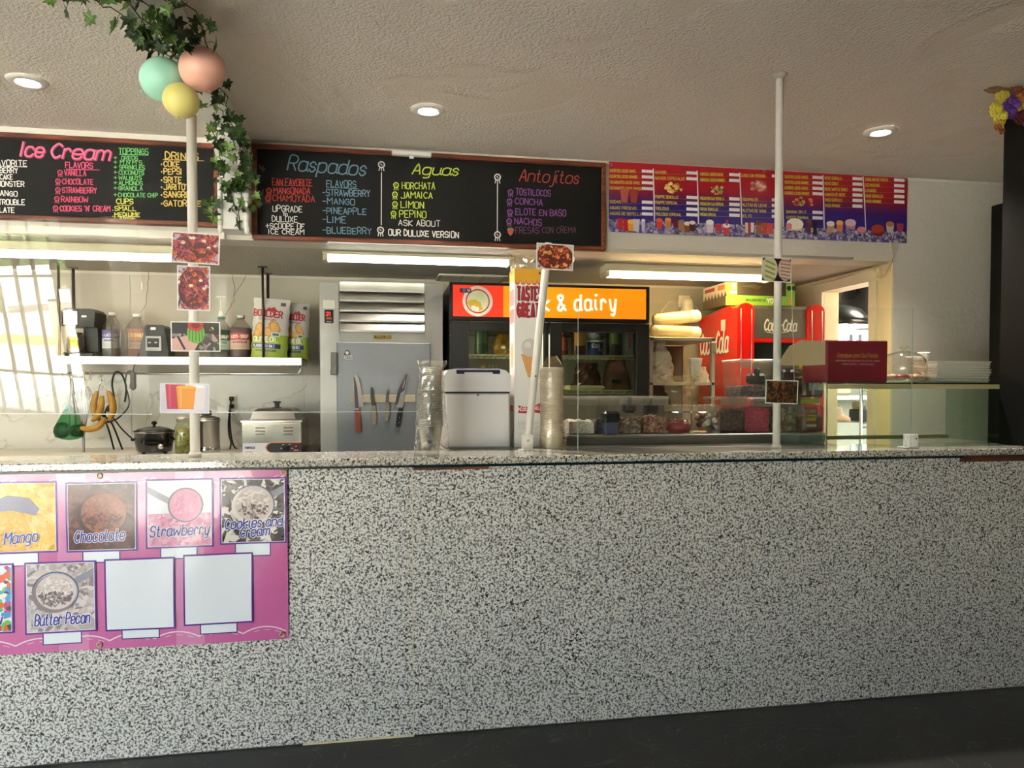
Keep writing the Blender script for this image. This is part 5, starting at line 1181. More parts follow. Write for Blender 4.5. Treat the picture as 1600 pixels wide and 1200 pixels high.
for px0, py0, px1, py1 in ((1582, 142, 1537, 141), (1584, 146, 1545, 137), (1580, 150, 1550, 134)):
    c0_, c1_ = atY(px0, py0, 2.99) - fp, atY(px1, py1, 2.99) - fp; MB().tube([c0_, c0_.lerp(c1_, .3), c0_.lerp(c1_, .75), c1_], [.004, .016, .014, .002], 8).build('pampas_plume', mat('8c6a44', .9, noise=.4, scale=90, bump=.6), t)
st = MB()
for px, py in ((1564, 170), (1576, 165), (1590, 150), (1600, 140), (1604, 175), (1560, 190)): c = atY(px, py, 2.99) - fp; st.tube([(0, 0, .05), (c.x * .5, c.y * .5, c.z * .5 + .03), c], .002, 5)
st.build('stems', VINE, t)

# ================================================================ KITCHEN
# upright freezer
FYK = 4.72; a, b_ = atY(500, 570, FYK), atY(692, 570, FYK); zt = atY(595, 443, FYK).z; W_ = b_.x - a.x
t = thing('upright_freezer', 'upright stainless steel reach-in freezer with louvred top, knives on its door', 'freezer', (a.x, FYK, 0)); fo = Vector((a.x, FYK, 0))
ST2 = steel('b4b3b0', .3, True, .08)
def fl(px, py, Y=FYK): p = atY(px, py, Y) - fo; return p.x, p.z
xl, xr = fl(530, 500)[0], fl(664, 500)[0]; zg0, zg1 = fl(597, 519)[1], fl(597, 441)[1]; zp = fl(597, 535)[1]; dL, dR = fl(527, 620)[0], fl(672, 620)[0]
MB().box(0, W_, .02, .82, .12, zt).build('body', STEEL, t)
MB().box(0, xl, 0, .02, .14, zt, bev=.002).build('left_stile', ST2, t); MB().box(xr, W_, 0, .02, .14, zt, bev=.002).build('right_stile', ST2, t)
MB().box(xl, xr, 0.014, .02, zg0, zt - .005).build('grille_back', STEELD, t)
nl = 5; hh = (zg1 - zg0) / nl
for k in range(nl):
    z = zg0 + k * hh; MB().prism([(-.002, z + .004), (.014, z + hh * .96), (.011, z + hh), (-.006, z + .012)], xl + .004, xr - .004, 'x').build('louvre', STEELH, t); MB().box(xl + .004, xr - .004, -.008, -.003, z, z + .012).build('louvre_lip', mat('dedcd6', .25, .6), t)
MB().box(xl, xr, .002, .02, zp, zg0 - .002, bev=.001).build('upper_rail', STEELH, t)
MB().box(dL, dR, -.05, .0, .30, fl(597, 536)[1], bev=.004).build('door', steel('8e9096', .36, False, .3), t)
for x in (.05, W_ - .05):
    for y in (.08, .74): MB().cyl(x, y, 0, .12, .02, 10).build('leg', STEEL, t)
h0 = MB(); q0, q1 = fl(518, 551), fl(523.5, 586); h0.box(q0[0], dL + .004, -.075, -.03, q1[1], q0[1], bev=.003); h0.box(q0[0] - .003, dL + .002, -.08, -.05, q1[1], q1[1] + .035, bev=.003); h0.build('door_handle', mat('6c6a66', .35, .8), t)
q0, q1 = fl(507, 484), fl(521, 505); k0 = MB().box(q0[0], q1[0], -.006, 0, q1[1], q0[1], bev=.001).build('control_display', mat('15151a', .3), t)
P = Print(y0=-.006); P.text('21', (q0[0] + .010, q1[1] + .045), (q1[0] - .016, q1[1] + .045), .022, .0022, mat('ff3020', .4, emit=.7, ecol='ff2a1c')); P.rect(q0[0] + .01, q1[1] + .022, q1[0] - .01, q1[1] + .036, '9a5a50'); P.text('TRAULSEN', (q0[0] + .012, q1[1] + .006), (q1[0] - .012, q1[1] + .006), .006, .001, 'b8b8b8'); P.build('display_face', k0)
P = Print(y0=0); q0, q1 = fl(505, 469), fl(523, 482); P.rect(q0[0], q1[1], q1[0], q0[1], 'dcdad2')
for k in range(5): P.line([(q0[0] + .006, q0[1] - .008 - k * .008), (q1[0] - .008 - (k % 2) * .01, q0[1] - .008 - k * .008)], .001, '8a8880')
P.build('notice_sticker', t)
q0, q1 = fl(583, 523), fl(612, 530.5); k0 = MB().box(q0[0], q1[0], -.003, .002, q1[1], q0[1]).build('name_plate', mat('a58a3c', .3, .7), t); P = Print(y0=-.003); P.rect(q0[0] + .008, q1[1] + .006, q1[0] - .003, q0[1] - .006, '1b1a14'); P.text('TRAULSEN', (q0[0] + .016, q1[1] + .010), (q1[0] - .008, q1[1] + .010), .011, .0016, 'c9a84c'); P.build('plate_lettering', k0)
P = Print(y0=-.05); q = fl(543, 558); P.text('TACOS', (q[0] - .036, q[1] - .020), (q[0] + .036, q[1] - .016), .026, .008, '26262b'); P.text('TACOS', (q[0] - .036, q[1] - .020), (q[0] + .036, q[1] - .016), .026, .003, 'c4c4c8')
P.poly([(q[0] - .02, q[1] + .01), (q[0] - .012, q[1] + .035), (q[0] + .004, q[1] + .045), (q[0] + .018, q[1] + .03), (q[0] + .02, q[1] + .012)], '26262b'); P.ellipse(q[0], q[1] + .024, .010, .010, 'b8b8bc', 10); P.build('door_sticker', t)
# magnetic strip and knives
yd = FYK - .05
q0, q1 = atY(547, 617, yd), atY(649, 628.5, yd); t = thing('knife_rack', 'pale wooden magnetic knife strip on the freezer door', 'knife rack', (q0.x, yd - .001, q1.z)); MB().box(0, q1.x - q0.x, -.014, 0, 0, q0.z - q1.z, bev=.002).build('bar', mat('8f856f', .4, noise=.15, scale=30), t)
YKN = yd - .0165
def knife(label, blade, handle, hm, bm, rivets=0, extra=None):
    c = [atY(x, y, YKN) for x, y in blade]; o = c[0]; t = thing('kitchen_knife', label, 'knife', (o.x, YKN, o.z))
    MB().prism([((p - o).x, (p - o).z) for p in c], -.002, 0.0, 'y').build('blade', bm, t)
    hc = [atY(x, y, YKN) - o for x, y in handle]; MB().prism([(p.x, p.z) for p in hc], -.012, .006, 'y').build('handle', hm, t)
    hx = sum(p.x for p in hc) / len(hc); z0_, z1_ = min(p.z for p in hc), max(p.z for p in hc); xt = sum(p.x for p in hc[:2]) / 2; xb = sum(p.x for p in hc[len(hc) // 2:len(hc) // 2 + 2]) / 2
    for k in range(rivets): f = (k + 1) / (rivets + 1); MB().ell((xt + (xb - xt) * f, -.0122, z1_ + (z0_ - z1_) * f), (.003, .0015, .003), 8, 5).build('rivet', CHROME, t)
    if extra:
        P = Print(y0=-.002, org=(o.x, YKN, o.z), plane=YKN); extra(P); P.build('blade_finish', t)
def ex1(P): P.poly([P.px(*q) for q in ((553, 600), (552.5, 588), (554.5, 590), (558, 605), (561, 638), (554.5, 638))], '35363a')
def ex4(P): P.poly([P.px(*q) for q in ((617, 633), (621, 613), (628, 597), (634, 586), (636.5, 586), (634, 600), (632, 610), (626, 614), (622, 630), (620, 633))], '2c2c30'); P.text('Chef', P.px(629.5, 607), P.px(632.5, 596), .012, .0015, 'b8b8b8')
knife('large kitchen knife with a hammered blade and reddish wood handle, first on the strip', [(553, 588), (556, 585), (560, 590), (565, 611), (568, 635), (561, 636), (561, 640), (554, 640), (552, 602)], [(554, 640), (561.5, 640), (564.5, 675), (556, 675)], mat('6b3020', .4), mat('a59c98', .3, .8), 0, ex1)
knife('medium knife with a grey wood handle, second on the strip', [(579, 606), (581, 604), (584, 609), (587, 634), (581, 634.5), (579, 622)], [(581, 634), (586, 634), (588, 650), (587, 663), (582, 663), (580, 650)], mat('6c6454', .5, noise=.3, scale=60), mat('4c4d50', .3, .8), 2)
knife('smallest paring knife with a grey wood handle, third on the strip', [(603, 618), (606, 608.5), (608, 612), (607, 629), (602.5, 629)], [(603, 629), (607.5, 629), (609, 645), (606, 658), (602, 658), (601, 645)], mat('6c6454', .5, noise=.3, scale=60), mat('5c5d60', .3, .8), 2)
knife('broad chef knife with a black riveted handle, last on the strip', [(617, 633), (621, 611), (628, 595), (634, 584), (637, 585), (636, 600), (631, 630), (629, 637), (622, 637)], [(623, 637), (629, 637), (628, 650), (624, 665), (621, 668), (618, 665), (620, 648)], mat('131315', .3), mat('9c9c9c', .25, .8), 3, ex4)

# glass door merchandiser
MY = 4.65; a, b_ = atY(703, 560, MY), atY(1012, 560, MY); W_ = b_.x - a.x; mo = Vector((a.x, MY, 0)); zt = atY(857, 446, MY).z
t = thing('dairy_fridge', 'black two-door glass fridge with a red and orange milk & dairy sign', 'fridge', (a.x, MY, 0)); FR = mat('151514', .4)
def ml(px, py, Y=MY): p = atY(px, py, Y) - mo; return p.x, p.z
zs0, zs1 = ml(857, 497)[1], ml(857, 449)[1]; D_ = .74
CAV = mat('7c7c70', .5)
MB().box(0, W_, .71, D_, .1, zt).box(0, .03, .02, .71, .1, zt).box(W_ - .03, W_, .02, .71, .1, zt).box(.03, W_ - .03, .02, .71, .1, .24).box(.03, W_ - .03, .02, .71, zs0 - .06, zt).build('cabinet', FR, t)
MB().box(.031, W_ - .031, .70, .708, .24, zs0 - .07).box(.0305, .036, .05, .70, .24, zs0 - .07).box(W_ - .036, W_ - .0305, .05, .70, .24, zs0 - .07).build('liner', CAV, t)
MB().box(.03, W_ - .03, .06, D_ - .03, 0, .0995).build('plinth', FR, t)
MB().box(-.003, W_ + .003, -.02, .02, zs0 - .022, zs0).box(-.003, W_ + .003, -.02, .02, zs1, zt + .004).box(-.003, .018, -.02, .02, zs0, zs1).box(W_ - .018, W_ + .003, -.02, .02, zs0, zs1).build('sign_frame', FR, t)
sg = MB().box(.018, W_ - .018, -.012, .02, zs0, zs1).build('sign_panel', mat('f0820c', .35, emit=.12), t)
P = Print(y0=-.012, org=mo, plane=MY - .012); rx = ml(786, 470)[0]; P.rect(.018, zs0, rx, zs1, mat('e2301c', .35, emit=.12)); c = ml(746, 471); R_ = (zs1 - zs0) * .485
P.ellipse(c[0], c[1], R_, R_, 'efe6dc', 40); P.ellipse(c[0], c[1], R_ * .80, R_ * .80, 'c8281c', 40); P.ellipse(c[0], c[1], R_ * .72, R_ * .72, 'e6e8c8', 40)
P.poly([(c[0] + R_ * x, c[1] + R_ * z) for x, z in ((-.6, .05), (-.2, .12), (.2, -.1), (.35, -.55), (.1, -.62), (-.45, -.5), (-.68, -.15))], 'd8b838')
for x, z in ((-.28, -.42), (-.05, -.5)): P.ellipse(c[0] + x * R_, c[1] + z * R_, R_ * .16, R_ * .14, 'f2f2ec', 14)
P.ellipse(c[0] + .15 * R_, c[1] + .3 * R_, R_ * .3, R_ * .22, 'dce4b8', 14); q0, q1 = ml(718, 450.5), ml(736, 458); P.rect(q0[0], q1[1], q1[0], q0[1], '4a4c50'); P.rect(q0[0] + .02, q1[1] + .005, q0[0] + .035, q0[1] - .005, '3a6ad8'); P.rect(q0[0] + .048, q1[1] + .008, q1[0] - .006, q0[1] - .008, 'c8c8c0')
A_, B_ = P.px(806, 486), P.px(962, 483.5); P.text('milk & dairy', A_, B_, (zs1 - zs0) * .48, .0155, mat('f2e4c8', .35, emit=.12), gap=3.0); P.build('sign_print', sg)
xm = ml(856, 560)[0]
zd = zs0 - .03
for k, (x0_, x1_) in enumerate(((.004, xm - .004), (xm + .004, W_ - .004))):
    fx0, fx1 = (.11, .03) if k == 0 else (.08, .09)
    d_ = MB(); d_.box(x0_, x0_ + fx0, -.045, 0, .26, zd, bev=.004).box(x1_ - fx1, x1_, -.045, 0, .26, zd, bev=.004).box(x0_ + fx0, x1_ - fx1, -.045, 0, zd - .06, zd, bev=.004).box(x0_ + fx0, x1_ - fx1, -.045, 0, .26, .34, bev=.004)
    dr = d_.build('door', FR, t); MB().box(x0_ + fx0, x1_ - fx1, -.03, -.024, .34, zd - .06).build('door_glass', glass('e6e8e0', .8, .01), dr)
    MB().box(x0_ + (fx0 - .02 if k else fx0 - .025), x0_ + (fx0 + .0 if k else fx0 - .008), -.06, -.045, .7, 1.5, bev=.003).build('door_handle', mat('2a2a28', .4), dr)
MB().box(.05, .056, .06, .09, .3, zs0 - .1).build('light_strip', mat('f0f0d8', .4, emit=1.6, ecol='f4ecd0'), t)
MB().box(xm - .02, xm + .02, .06, .08, .3, zs0 - .1).build('light_strip', mat('f0f0d8', .4, emit=1.6, ecol='f4ecd0'), t)
SHF = mat('c8c8a4', .4)
zsh = [ml(920, 554)[1], ml(920, 609)[1], .85, .55]
for z in zsh:
    s0 = MB().box(.04, W_ - .04, .08, .086, z - .010, z).box(.04, W_ - .04, .08, .086, z - .026, z - .02)
    n_ = 30
    for i in range(n_ + 1): x = .04 + (W_ - .08) * i / n_; s0.box(x - .002, x + .002, .08, .66, z - .006, z - .002)
    for i in range(16): x = .05 + (W_ - .1) * i / 15; s0.box(x - .004, x + .004, .080, .084, z - .021, z - .009)
    s0.build('wire_shelf', SHF, t)
def bottle(name, label, cat, x, y, z, r, h, col, capcol, labc=None, lab=(.25, .7), glassy=False, lettering=None, lc='f0e8d0'):
    t = thing(name, label, cat, (x, y, z)); MB().lathe([(r * .9, 0), (r, .01), (r, h * .66), (r * .82, h * .76), (r * .34, h * .86), (r * .34, h * .93)], seg=22).build('bottle_body', mat(col, .25, coat=.3), t)
    MB().lathe([(r * .42, h * .92), (r * .42, h), (r * .3, h)], seg=16).build('cap', mat(capcol, .4), t)
    if labc:
        P = Print(warp=lambda a_, b_: -math.sqrt(max(0, r * r - a_ * a_)) - .0006, cell=r / 4); P.rect(-r * .86, h * lab[0], r * .86, h * lab[1], labc)
        if lettering: P.text(lettering, (-r * .66, h * (lab[0] + lab[1]) / 2 - r * .1), (r * .66, h * (lab[0] + lab[1]) / 2 - r * .1), r * .4, r * .08, lc)
        P.build('bottle_label', t)
    return t
z1 = zsh[0] + .001; z2 = zsh[1] + .001; yb_ = MY + .16
bottle('soda_bottle', 'green plastic bottle on the upper shelf behind the left fridge door', 'bottle', atY(752, 530, yb_).x, yb_, z1, .045, .23, '3d5a3a', '58803c', '4c7048', (.3, .75))
o = bag('sauce_bag', 'yellow bag of cheese sauce behind the left fridge door', 'bag', (atY(787, 530, yb_).x, yb_, z1), .07, .045, .135, 33, mat('b8882c', .3, coat=.4), seg=16, rings=8, wob=.05, flare=lambda u: .75 + .5 * math.sin(u * 3)); 
def heap(name, label, cat, px, py, w_, d_, h_, z, col, seed, Y=None):
    Y = Y or MY + .18; r_ = random.Random(seed); mb = MB(); X = atY(px, py, Y).x
    mb.ell((0, 0, h_ * .45), (w_ / 2, d_ / 2, h_ * .45), 14, 8, f=lambda p: 1 + .06 * math.sin(9 * p.x + 5 * p.z) + .05 * math.cos(11 * p.y))
    for i in range(36):
        a_ = r_.uniform(0, 2 * PI); q = r_.uniform(.2, .9); mb.tube([(w_ / 2 * q * math.cos(a_), d_ / 2 * q * math.sin(a_), h_ * .6), (w_ / 2 * q * math.cos(a_ + .5) * 1.05, d_ / 2 * q * math.sin(a_ + .5), h_ * r_.uniform(.8, 1.1))], .0035, 4)
    o = mb.build(name, mat(col, .45, noise=.3, scale=50)); o.location = (X, Y, z); tag(o, label, cat); return o
heap('salad_bag', 'bag of shredded yellow food lower down behind the left fridge door', 'bag', 763, 590, .13, .12, .15, z2, 'b8a05c', 3)
heap('salad_bag', 'bag of green and yellow food lower down beside the shredded bag', 'bag', 787, 592, .11, .12, .12, z2, '8a8c30', 4)
bottle('sauce_bottle', 'orange and red carton bottle at the left of the right fridge door', 'bottle', atY(880, 530, yb_).x, yb_, z1, .03, .15, '7a3420', '7a3420', 'a5502c', (.2, .8))
bottle('sauce_bottle', 'dark red sauce bottle with an orange label in the right fridge', 'bottle', atY(904, 530, yb_).x, yb_, z1, .048, .25, '4c1a12', '3a1410', 'c8962c', (.25, .68))
def tub(px, z, label, c1, txt, h_=.105, c2='e4e4e0'):
    X = atY(px, 530, yb_).x; t = thing('dessert_tub', label, 'tub', (X, yb_, z)); r = .056
    MB().lathe([(r * .86, 0), (r, h_ * .9)], seg=26).build('tub_body', mat(c1, .35), t); MB().lathe([(r * 1.04, h_ * .86), (r * 1.05, h_ * .98), (r * .98, h_), (.001, h_)], seg=26).build('lid', mat(c2, .35), t)
    P = Print(warp=lambda a_, b_: -math.sqrt(max(0, r * r * .9 - a_ * a_)) - .002, cell=.012); P.text(txt, (-r * .6, h_ * .5), (r * .3, h_ * .46), h_ * .26, .006, 'f0eee8', script=True, slant=.15); P.ellipse(r * .35, h_ * .34, r * .28, h_ * .1, 'efefef', 12); P.ellipse(r * .42, h_ * .38, r * .1, h_ * .07, 'b82a30', 8); P.build('tub_print', t)
tub(930, z1, 'white lidded tub with a blue Cool Whip label in the right fridge', '24488c', 'Cool')
tub(928, z1 + .107, 'plain frosted tub stacked on the blue labelled tub in the right fridge', 'b4b8ba', 'v', .075, 'c4c8c8')
bottle('sauce_bottle', 'dark bottle with a green and yellow label right of the tubs in the fridge', 'bottle', atY(958, 530, yb_).x, yb_, z1, .05, .25, '2c1410', '2a1410', '5c7a2c', (.3, .72))
X = atY(979, 530, yb_).x; t = thing('milk_carton', 'pale grey carton at the right end of the upper fridge shelf', 'carton', (X, yb_, z1)); MB().box(-.035, .035, -.035, .035, 0, .17).prism([(-.035, .17), (.035, .17), (0, .21)], -.035, .035, 'y').build('carton', mat('8c8a98', .4), t); P = Print(y0=-.035); P.rect(-.02, .03, -.005, .15, 'b8b4c0'); P.rect(.005, .05, .02, .13, 'a03848'); P.build('print', t)
o = bag('bread_bag', 'big brown paper-like bag of bread on the second shelf of the right fridge', 'bag', (atY(965, 585, MY + .22).x, MY + .26, z2), .115, .055, .22, 44, mat('7a5630', .45, coat=.2, noise=.3, scale=14), seg=18, rings=10, wob=.05, ry=.8)
P = Print(y0=MY + .13); c = atY(965, 575, MY + .13); P.ellipse(c.x, c.z, .04, .045, '6b2418', 16, .06); q = atY(960, 596, MY + .13); P.rect(q.x - .02, q.z - .012, q.x + .05, q.z + .012, '2a1a10'); pr_ = P.build('bag_print', o); pr_.location = -o.location
o = bag('meat_bag', 'shiny bag of dark red meat left of the bread bag in the fridge', 'bag', (atY(918, 585, MY + .2).x, MY + .22, z2 + .03), .10, .07, .15, 46, mat('4a2418', .2, coat=.6, noise=.4, scale=12), seg=18, rings=8, wob=.07)
o = MB().box(-.13, .12, -.09, .09, 0, .028, bev=.012).build('flat_package', mat('cfc890', .35)); o.location = (atY(912, 605, MY + .2).x, MY + .19, z2); tag(o, 'flat pale yellow package lying in front on the second fridge shelf', 'package')

# red cola machine
KY0 = 4.93; a, b_ = atY(1149, 550, KY0), atY(1283, 550, KY0); W_ = b_.x - a.x; zt = atY(1165, 475, KY0).z; ko = Vector((a.x, KY0, 0)); D_ = .62
t = thing('cola_machine', 'red vintage cola vending machine with white Coca-Cola script', 'vending machine', (a.x, KY0, 0)); RED = mat('d81a12', .22, coat=.5)
R_ = .07; zc_ = zt - R_
prof = [(0, .08)] + [(0, zt - .10)] + [(.02 + .10 * (1 - math.cos(q)), zt - .10 + .10 * math.sin(q)) for q in (.4, .8, 1.2, PI / 2)] + [(D_ - .06, zt - .045), (D_ - .0, zt - .09), (D_, .08)]
MB().prism(prof, 0, W_, 'x').build('body', RED, t)
wc = .125
for x0_, x1_ in ((-.004, wc), (W_ - wc, W_ + .004)):
    q = [(x0_, .1)] + [(x0_, zt - .05)] + [((x0_ + x1_) / 2 - (x1_ - x0_) / 2 * math.cos(s2), zt - .05 + .055 * math.sin(s2)) for s2 in (.4, .8, 1.2, PI / 2, 1.9, 2.3, 2.7)] + [(x1_, zt - .05), (x1_, .1)]
    cl = MB().prism(q, -.035, .03, 'y').build('corner_column', RED, t)
    for x in (x0_ + .028, x1_ - .02): MB().tube([(x, -.037, .12), (x, -.037, zt - .05), (x, -.02, zt - .01)], .003, 6).build('chrome_line', CHROME, cl)
px_, pz_ = lambda x: (atY(x, 500, KY0) - ko).x, lambda y: (atY(1220, y, KY0) - ko).z
MB().box(wc + .002, W_ - wc - .002, -.012, 0, pz_(529), pz_(482), bev=.002).build('header_panel', mat('77736a', .35, .6), t)
MB().box(wc + .002, W_ - wc - .002, -.014, 0, pz_(535), pz_(529.5)).build('trim_bar', RED, t); MB().box(wc + .002, W_ - wc - .002, -.014, 0, pz_(483), pz_(479)).build('trim_bar', mat('9c978c', .3, .8), t)
MB().box(wc + .012, W_ - wc - .012, -.006, 0, .75, pz_(536)).build('window', mat('1d211c', .1), t); MB().box(wc + .002, wc + .012, -.014, 0, .7, pz_(535)).box(W_ - wc - .012, W_ - wc - .002, -.014, 0, .7, pz_(535)).build('window_frame', RED, t)
P = Print(y0=-.012, org=ko, plane=KY0 - .012, rough=.4); P.ptext('Coca-Cola', 1194, 516, 1243, 517, 17, 'e4dfd2', 2.2, script=True, slant=.35); P.line([P.px(1198, 519), P.px(1215, 521), P.px(1232, 518)], .005, 'e4dfd2'); P.build('script', t)
P = Print(y0=0, rough=.4); P.text('Coca-Cola', (.04, 1.645), (.50, 1.645), .15, .020, 'fdf8f0', script=True, slant=.35); P.rect(.40, 1.80, .47, 1.88, 'd8d4c8'); o = P.build('side_script', t); o.location = (-.0045, D_, 0); o.rotation_euler = (0, 0, -PI / 2)
for x in (.05, W_ - .05):
    for y in (.06, D_ - .06): MB().cyl(x, y, 0, .09, .02, 10).build('foot', BLACKM, t)
# green carton on top of it
GY0 = 5.02; a, b_ = atY(1134, 465, GY0), atY(1242, 465, GY0); zb = zt + .003; H_ = atY(1190, 442, GY0).z - zb; W_ = b_.x - a.x; go_ = Vector((a.x, GY0, zb))
t = thing('green_carton', 'lime green produce carton with a dark cut-out window lying on the red cola machine', 'carton', (a.x, GY0, zb)); GR = mat('7cae3a', .5)
MB().box(0, W_, 0, .38, 0, H_, bev=.002).build('carton', GR, t)
P = Print(y0=0, org=go_, plane=GY0); P.prect(1152, 439, 1228, 463, '3c3626'); P.poly([P.px(1158, 447), P.px(1185, 452), P.px(1190, 448), P.px(1178, 444)], '57503c'); P.text('YO', (W_ * .08, H_ * .7), (W_ * .14, H_ * .7), .04, .007, 'e8eedc'); P.rect(W_ * .06, H_ * .5, W_ * .16, H_ * .62, 'dfe8d0')
P.ptext('THIS IS A CROWN PRODUCT AND', 1165, 470.5, 1196, 471, 3.5, '4c6a24', .7); P.ptext('YOGU', 1199, 473, 1218, 473, 6, 'efefe4', 1.4); P.ellipse(*P.px(1233, 450.5), .02, .018, '22261c', 14); P.ellipse(*P.px(1241, 450.5), .02, .018, '22261c', 14); P.prect(1232, 465, 1238, 474, 'b8863a'); P.prect(1133, 476, 1200, 478, 'a8c050'); P.build('print', t)
P = Print(y0=0); P.rect(0, 0, .38, H_, 'cfc6b4'); P.rect(0, 0, .38, H_ * .4, '5c4a38')
for k in range(7): P.poly([(.02 + k * .055, H_ * .38), (.045 + k * .055, H_ * .62), (.07 + k * .055, H_ * .38)], '5c4a38')
P.rect(.03, H_ * .74, .20, H_ * .9, 'b03a34'); P.rect(.25, H_ * .7, .36, H_ * .92, 'c8764a'); o = P.build('side_print', t); o.location = (-.0005, .38, 0); o.rotation_euler = (0, 0, -PI / 2)

# steel rack between fridge and cola machine
RY = 4.75; xA, xB = atY(1013, 560, RY).x + .01, atY(1117, 560, RY).x; zS1, zS2 = atY(1060, 527, RY).z, atY(1060, 597, RY).z
xB = min(xB, 2.47 - .0); t = thing('steel_rack', 'small painted steel rack with shelves between the dairy fridge and the cola machine', 'rack', (xA, RY, 0)); W_ = xB - xA; RK = mat('b8ae9a', .4, .3)
for x in (.012, W_ - .012):
    for y in (.012, .5): MB().box(x - .012, x + .012, y - .012, y + .012, 0, zS1 - .001).build('post', RK, t)
for z in (.3, .8, zS2, zS1): MB().box(0, W_, 0, .52, z - .022, z, bev=.002).build('shelf', RK, t)
MB().box(.026, W_ - .026, .50, .506, .32, zS1 - .03).build('back_panel', mat('6f6656', .5), t)
MB().box(W_ - .028, W_ + .006, -.008, .028, zS1 - .10, zS1 - .03, bev=.003).build('corner_clamp', mat('9c927c', .4, .4), t)
# sleeves of foam cups on top
def sleeve(p0, p1, r0, r1, label):
    p0, p1 = Vector(p0), Vector(p1); t = thing('cup_sleeve', label, 'cup sleeve', p0); n_ = 26; pts = []; rr = []
    for i in range(n_ + 1): u = i / n_; pts.append((p1 - p0) * u); rr.append((r0 + (r1 - r0) * u) * (1.0 if i % 2 else .86))
    MB().tube(pts, rr, 20).build('cups', mat('e8dcc4', .6), t); MB().tube([(p1 - p0) * u for u in (-.02, .3, .7, 1.02)], [r0 * 1.05, r0 * 1.07, r1 * 1.08, r1 * .5], 14).build('sleeve_film', glass('faf4e6', 1.3, .15, .12, 'e8dcc0'), t)
zr = zS1 + .001; xc = lambda px, y: atY(px, 510, y).x
sleeve((xc(1012, 4.9) + .03, 4.86, zr + .05), (xc(1096, 4.9), 4.95, zr + .05), .042, .042, 'lower plastic sleeve of white foam cups lying on the steel rack')
sleeve((xc(1012, 5.0) + .03, 4.90, zr + .125), (xc(1100, 5.0) - .04, 5.02, zr + .175), .046, .046, 'upper plastic sleeve of white foam cups lying across the lower one')
o = bag('lid_bag', 'large clear bag of white lids slumping off the middle rack shelf', 'plastic bag', (xc(1030, 4.85), 4.92, zS2 + .001), .13, .09, .29, 61, glass('f4eedc', 1.2, .12, .86, 'efe6cc'), seg=20, rings=10, wob=.07, flare=lambda u: 1.0 if u < .8 else .75)
o = bag('lid_bag', 'small knotted bag of white foam lids beside the cup on the middle rack shelf', 'plastic bag', (xc(1101, 4.9) - .01, 4.93, zS2 + .001), .06, .03, .11, 62, glass('f4eedc', 1.2, .12, .88, 'efe6cc'), seg=14, rings=7, wob=.08)
o = bag('clear_wrap', 'loose crinkled clear wrap hanging from the bag of lids', 'plastic bag', (xc(1058, 4.72), 4.70, zS2 - .16), .03, .13, .20, 63, glass('fbf7ec', 1.8, .08, .08, 'e9dfc2'), seg=16, rings=10, wob=.12)
cx, w_, zb, h = fit(1078, 1098, 562, 597, 4.82); foamcup(cx, 4.84, zS2 + .001, h + .01, w_ / 2, 'white foam cup standing on the middle shelf of the steel rack', m=mat('f6ead2', .6))
# wall lamp on the kitchen back wall
p = atY(1068, 485, KY - .006); t = thing('wall_lamp', 'white porcelain lamp holder on the back wall above the steel rack, with two white cables', 'lamp', (p.x, KY - .007, p.z)); PC = mat('d8d0bc', .35)
MB().box(-.05, .05, -.02, 0, .02, .12, bev=.006).build('back_box', PC, t); MB().lathe([(.035, .08), (.045, .05), (.045, .02), (.055, 0), (.055, -.03), (.06, -.04), (.05, -.08), (.03, -.09)], cx=0, cy=-.075, seg=22).build('holder', PC, t)
MB().tube([(-.04, -.01, .09), (-.13, -.012, .06), (-.19, -.012, -.01), (-.22, -.012, -.14)], .005, 6).build('cable', PC, t); MB().tube([(.04, -.01, .07), (.11, -.012, .02), (.15, -.012, -.08)], .005, 6).build('cable', PC, t)
# ================================================================ back worktop with appliances (left part of the kitchen)
WTZ = .955; WY0 = 4.86
wx1 = atY(492, 700, 4.72).x - .015
t = thing('back_worktop', 'pale worktop along the kitchen back wall under the hanging shelf', 'worktop', (-4.0, WY0, 0))
MB().box(0, wx1 + 4.0, 0, KY - .008 - WY0, WTZ - .03, WTZ, bev=.004).build('top', mat('d2cabb', .3, noise=.1, scale=3), t); MB().box(.02, wx1 + 3.98, .04, KY - .05 - WY0, .1, WTZ - .031).build('base_cabinet', mat('9a948a', .5), t)
for k in range(5): MB().box(.04 + k * .62, .62 + k * .62, .022, .039, .12, WTZ - .06, bev=.003).build('door', mat('a8a297', .45), t)
WS = WTZ + .0005
# slow cooker
AY = 5.05; cx, w_, _, _ = fit(210, 272, 665, 706, AY); r = w_ / 2; H_ = atY(240, 672, AY).z - WS
t = thing('slow_cooker', 'black oval slow cooker with a glass lid at the left end of the appliances', 'slow cooker', (cx, AY, WS)); BG = mat('0e0e10', .12, coat=.5)
MB().lathe([(r * .80, .012), (r * .9, .02), (r * .97, H_ * .5), (r, H_ * .92), (r * 1.02, H_ * .93)], seg=36, sy=.8).build('body', BG, t)
MB().lathe([(r * 1.03, H_ * .92), (r * 1.05, H_ * .95), (r * 1.03, H_)], seg=36, sy=.8).build('rim', BG, t); MB().lathe([(r * 1.0, H_ * .895), (r * 1.035, H_ * .90), (r * 1.035, H_ * .925)], seg=36, sy=.8, cap=False).build('steel_band', CHROME, t)
MB().lathe([(r * .95, H_ * 1.0), (r * .7, H_ * 1.10), (r * .3, H_ * 1.16), (.003, H_ * 1.17)], seg=30, sy=.8).build('lid', glass('b8b4ae', 1.6, .03, .3, '8f8a84'), t)
MB().lathe([(.010, H_ * 1.15), (.008, H_ * 1.22), (.018, H_ * 1.28), (.014, H_ * 1.36), (.002, H_ * 1.39)], seg=14).build('lid_knob', BLACKP, t)
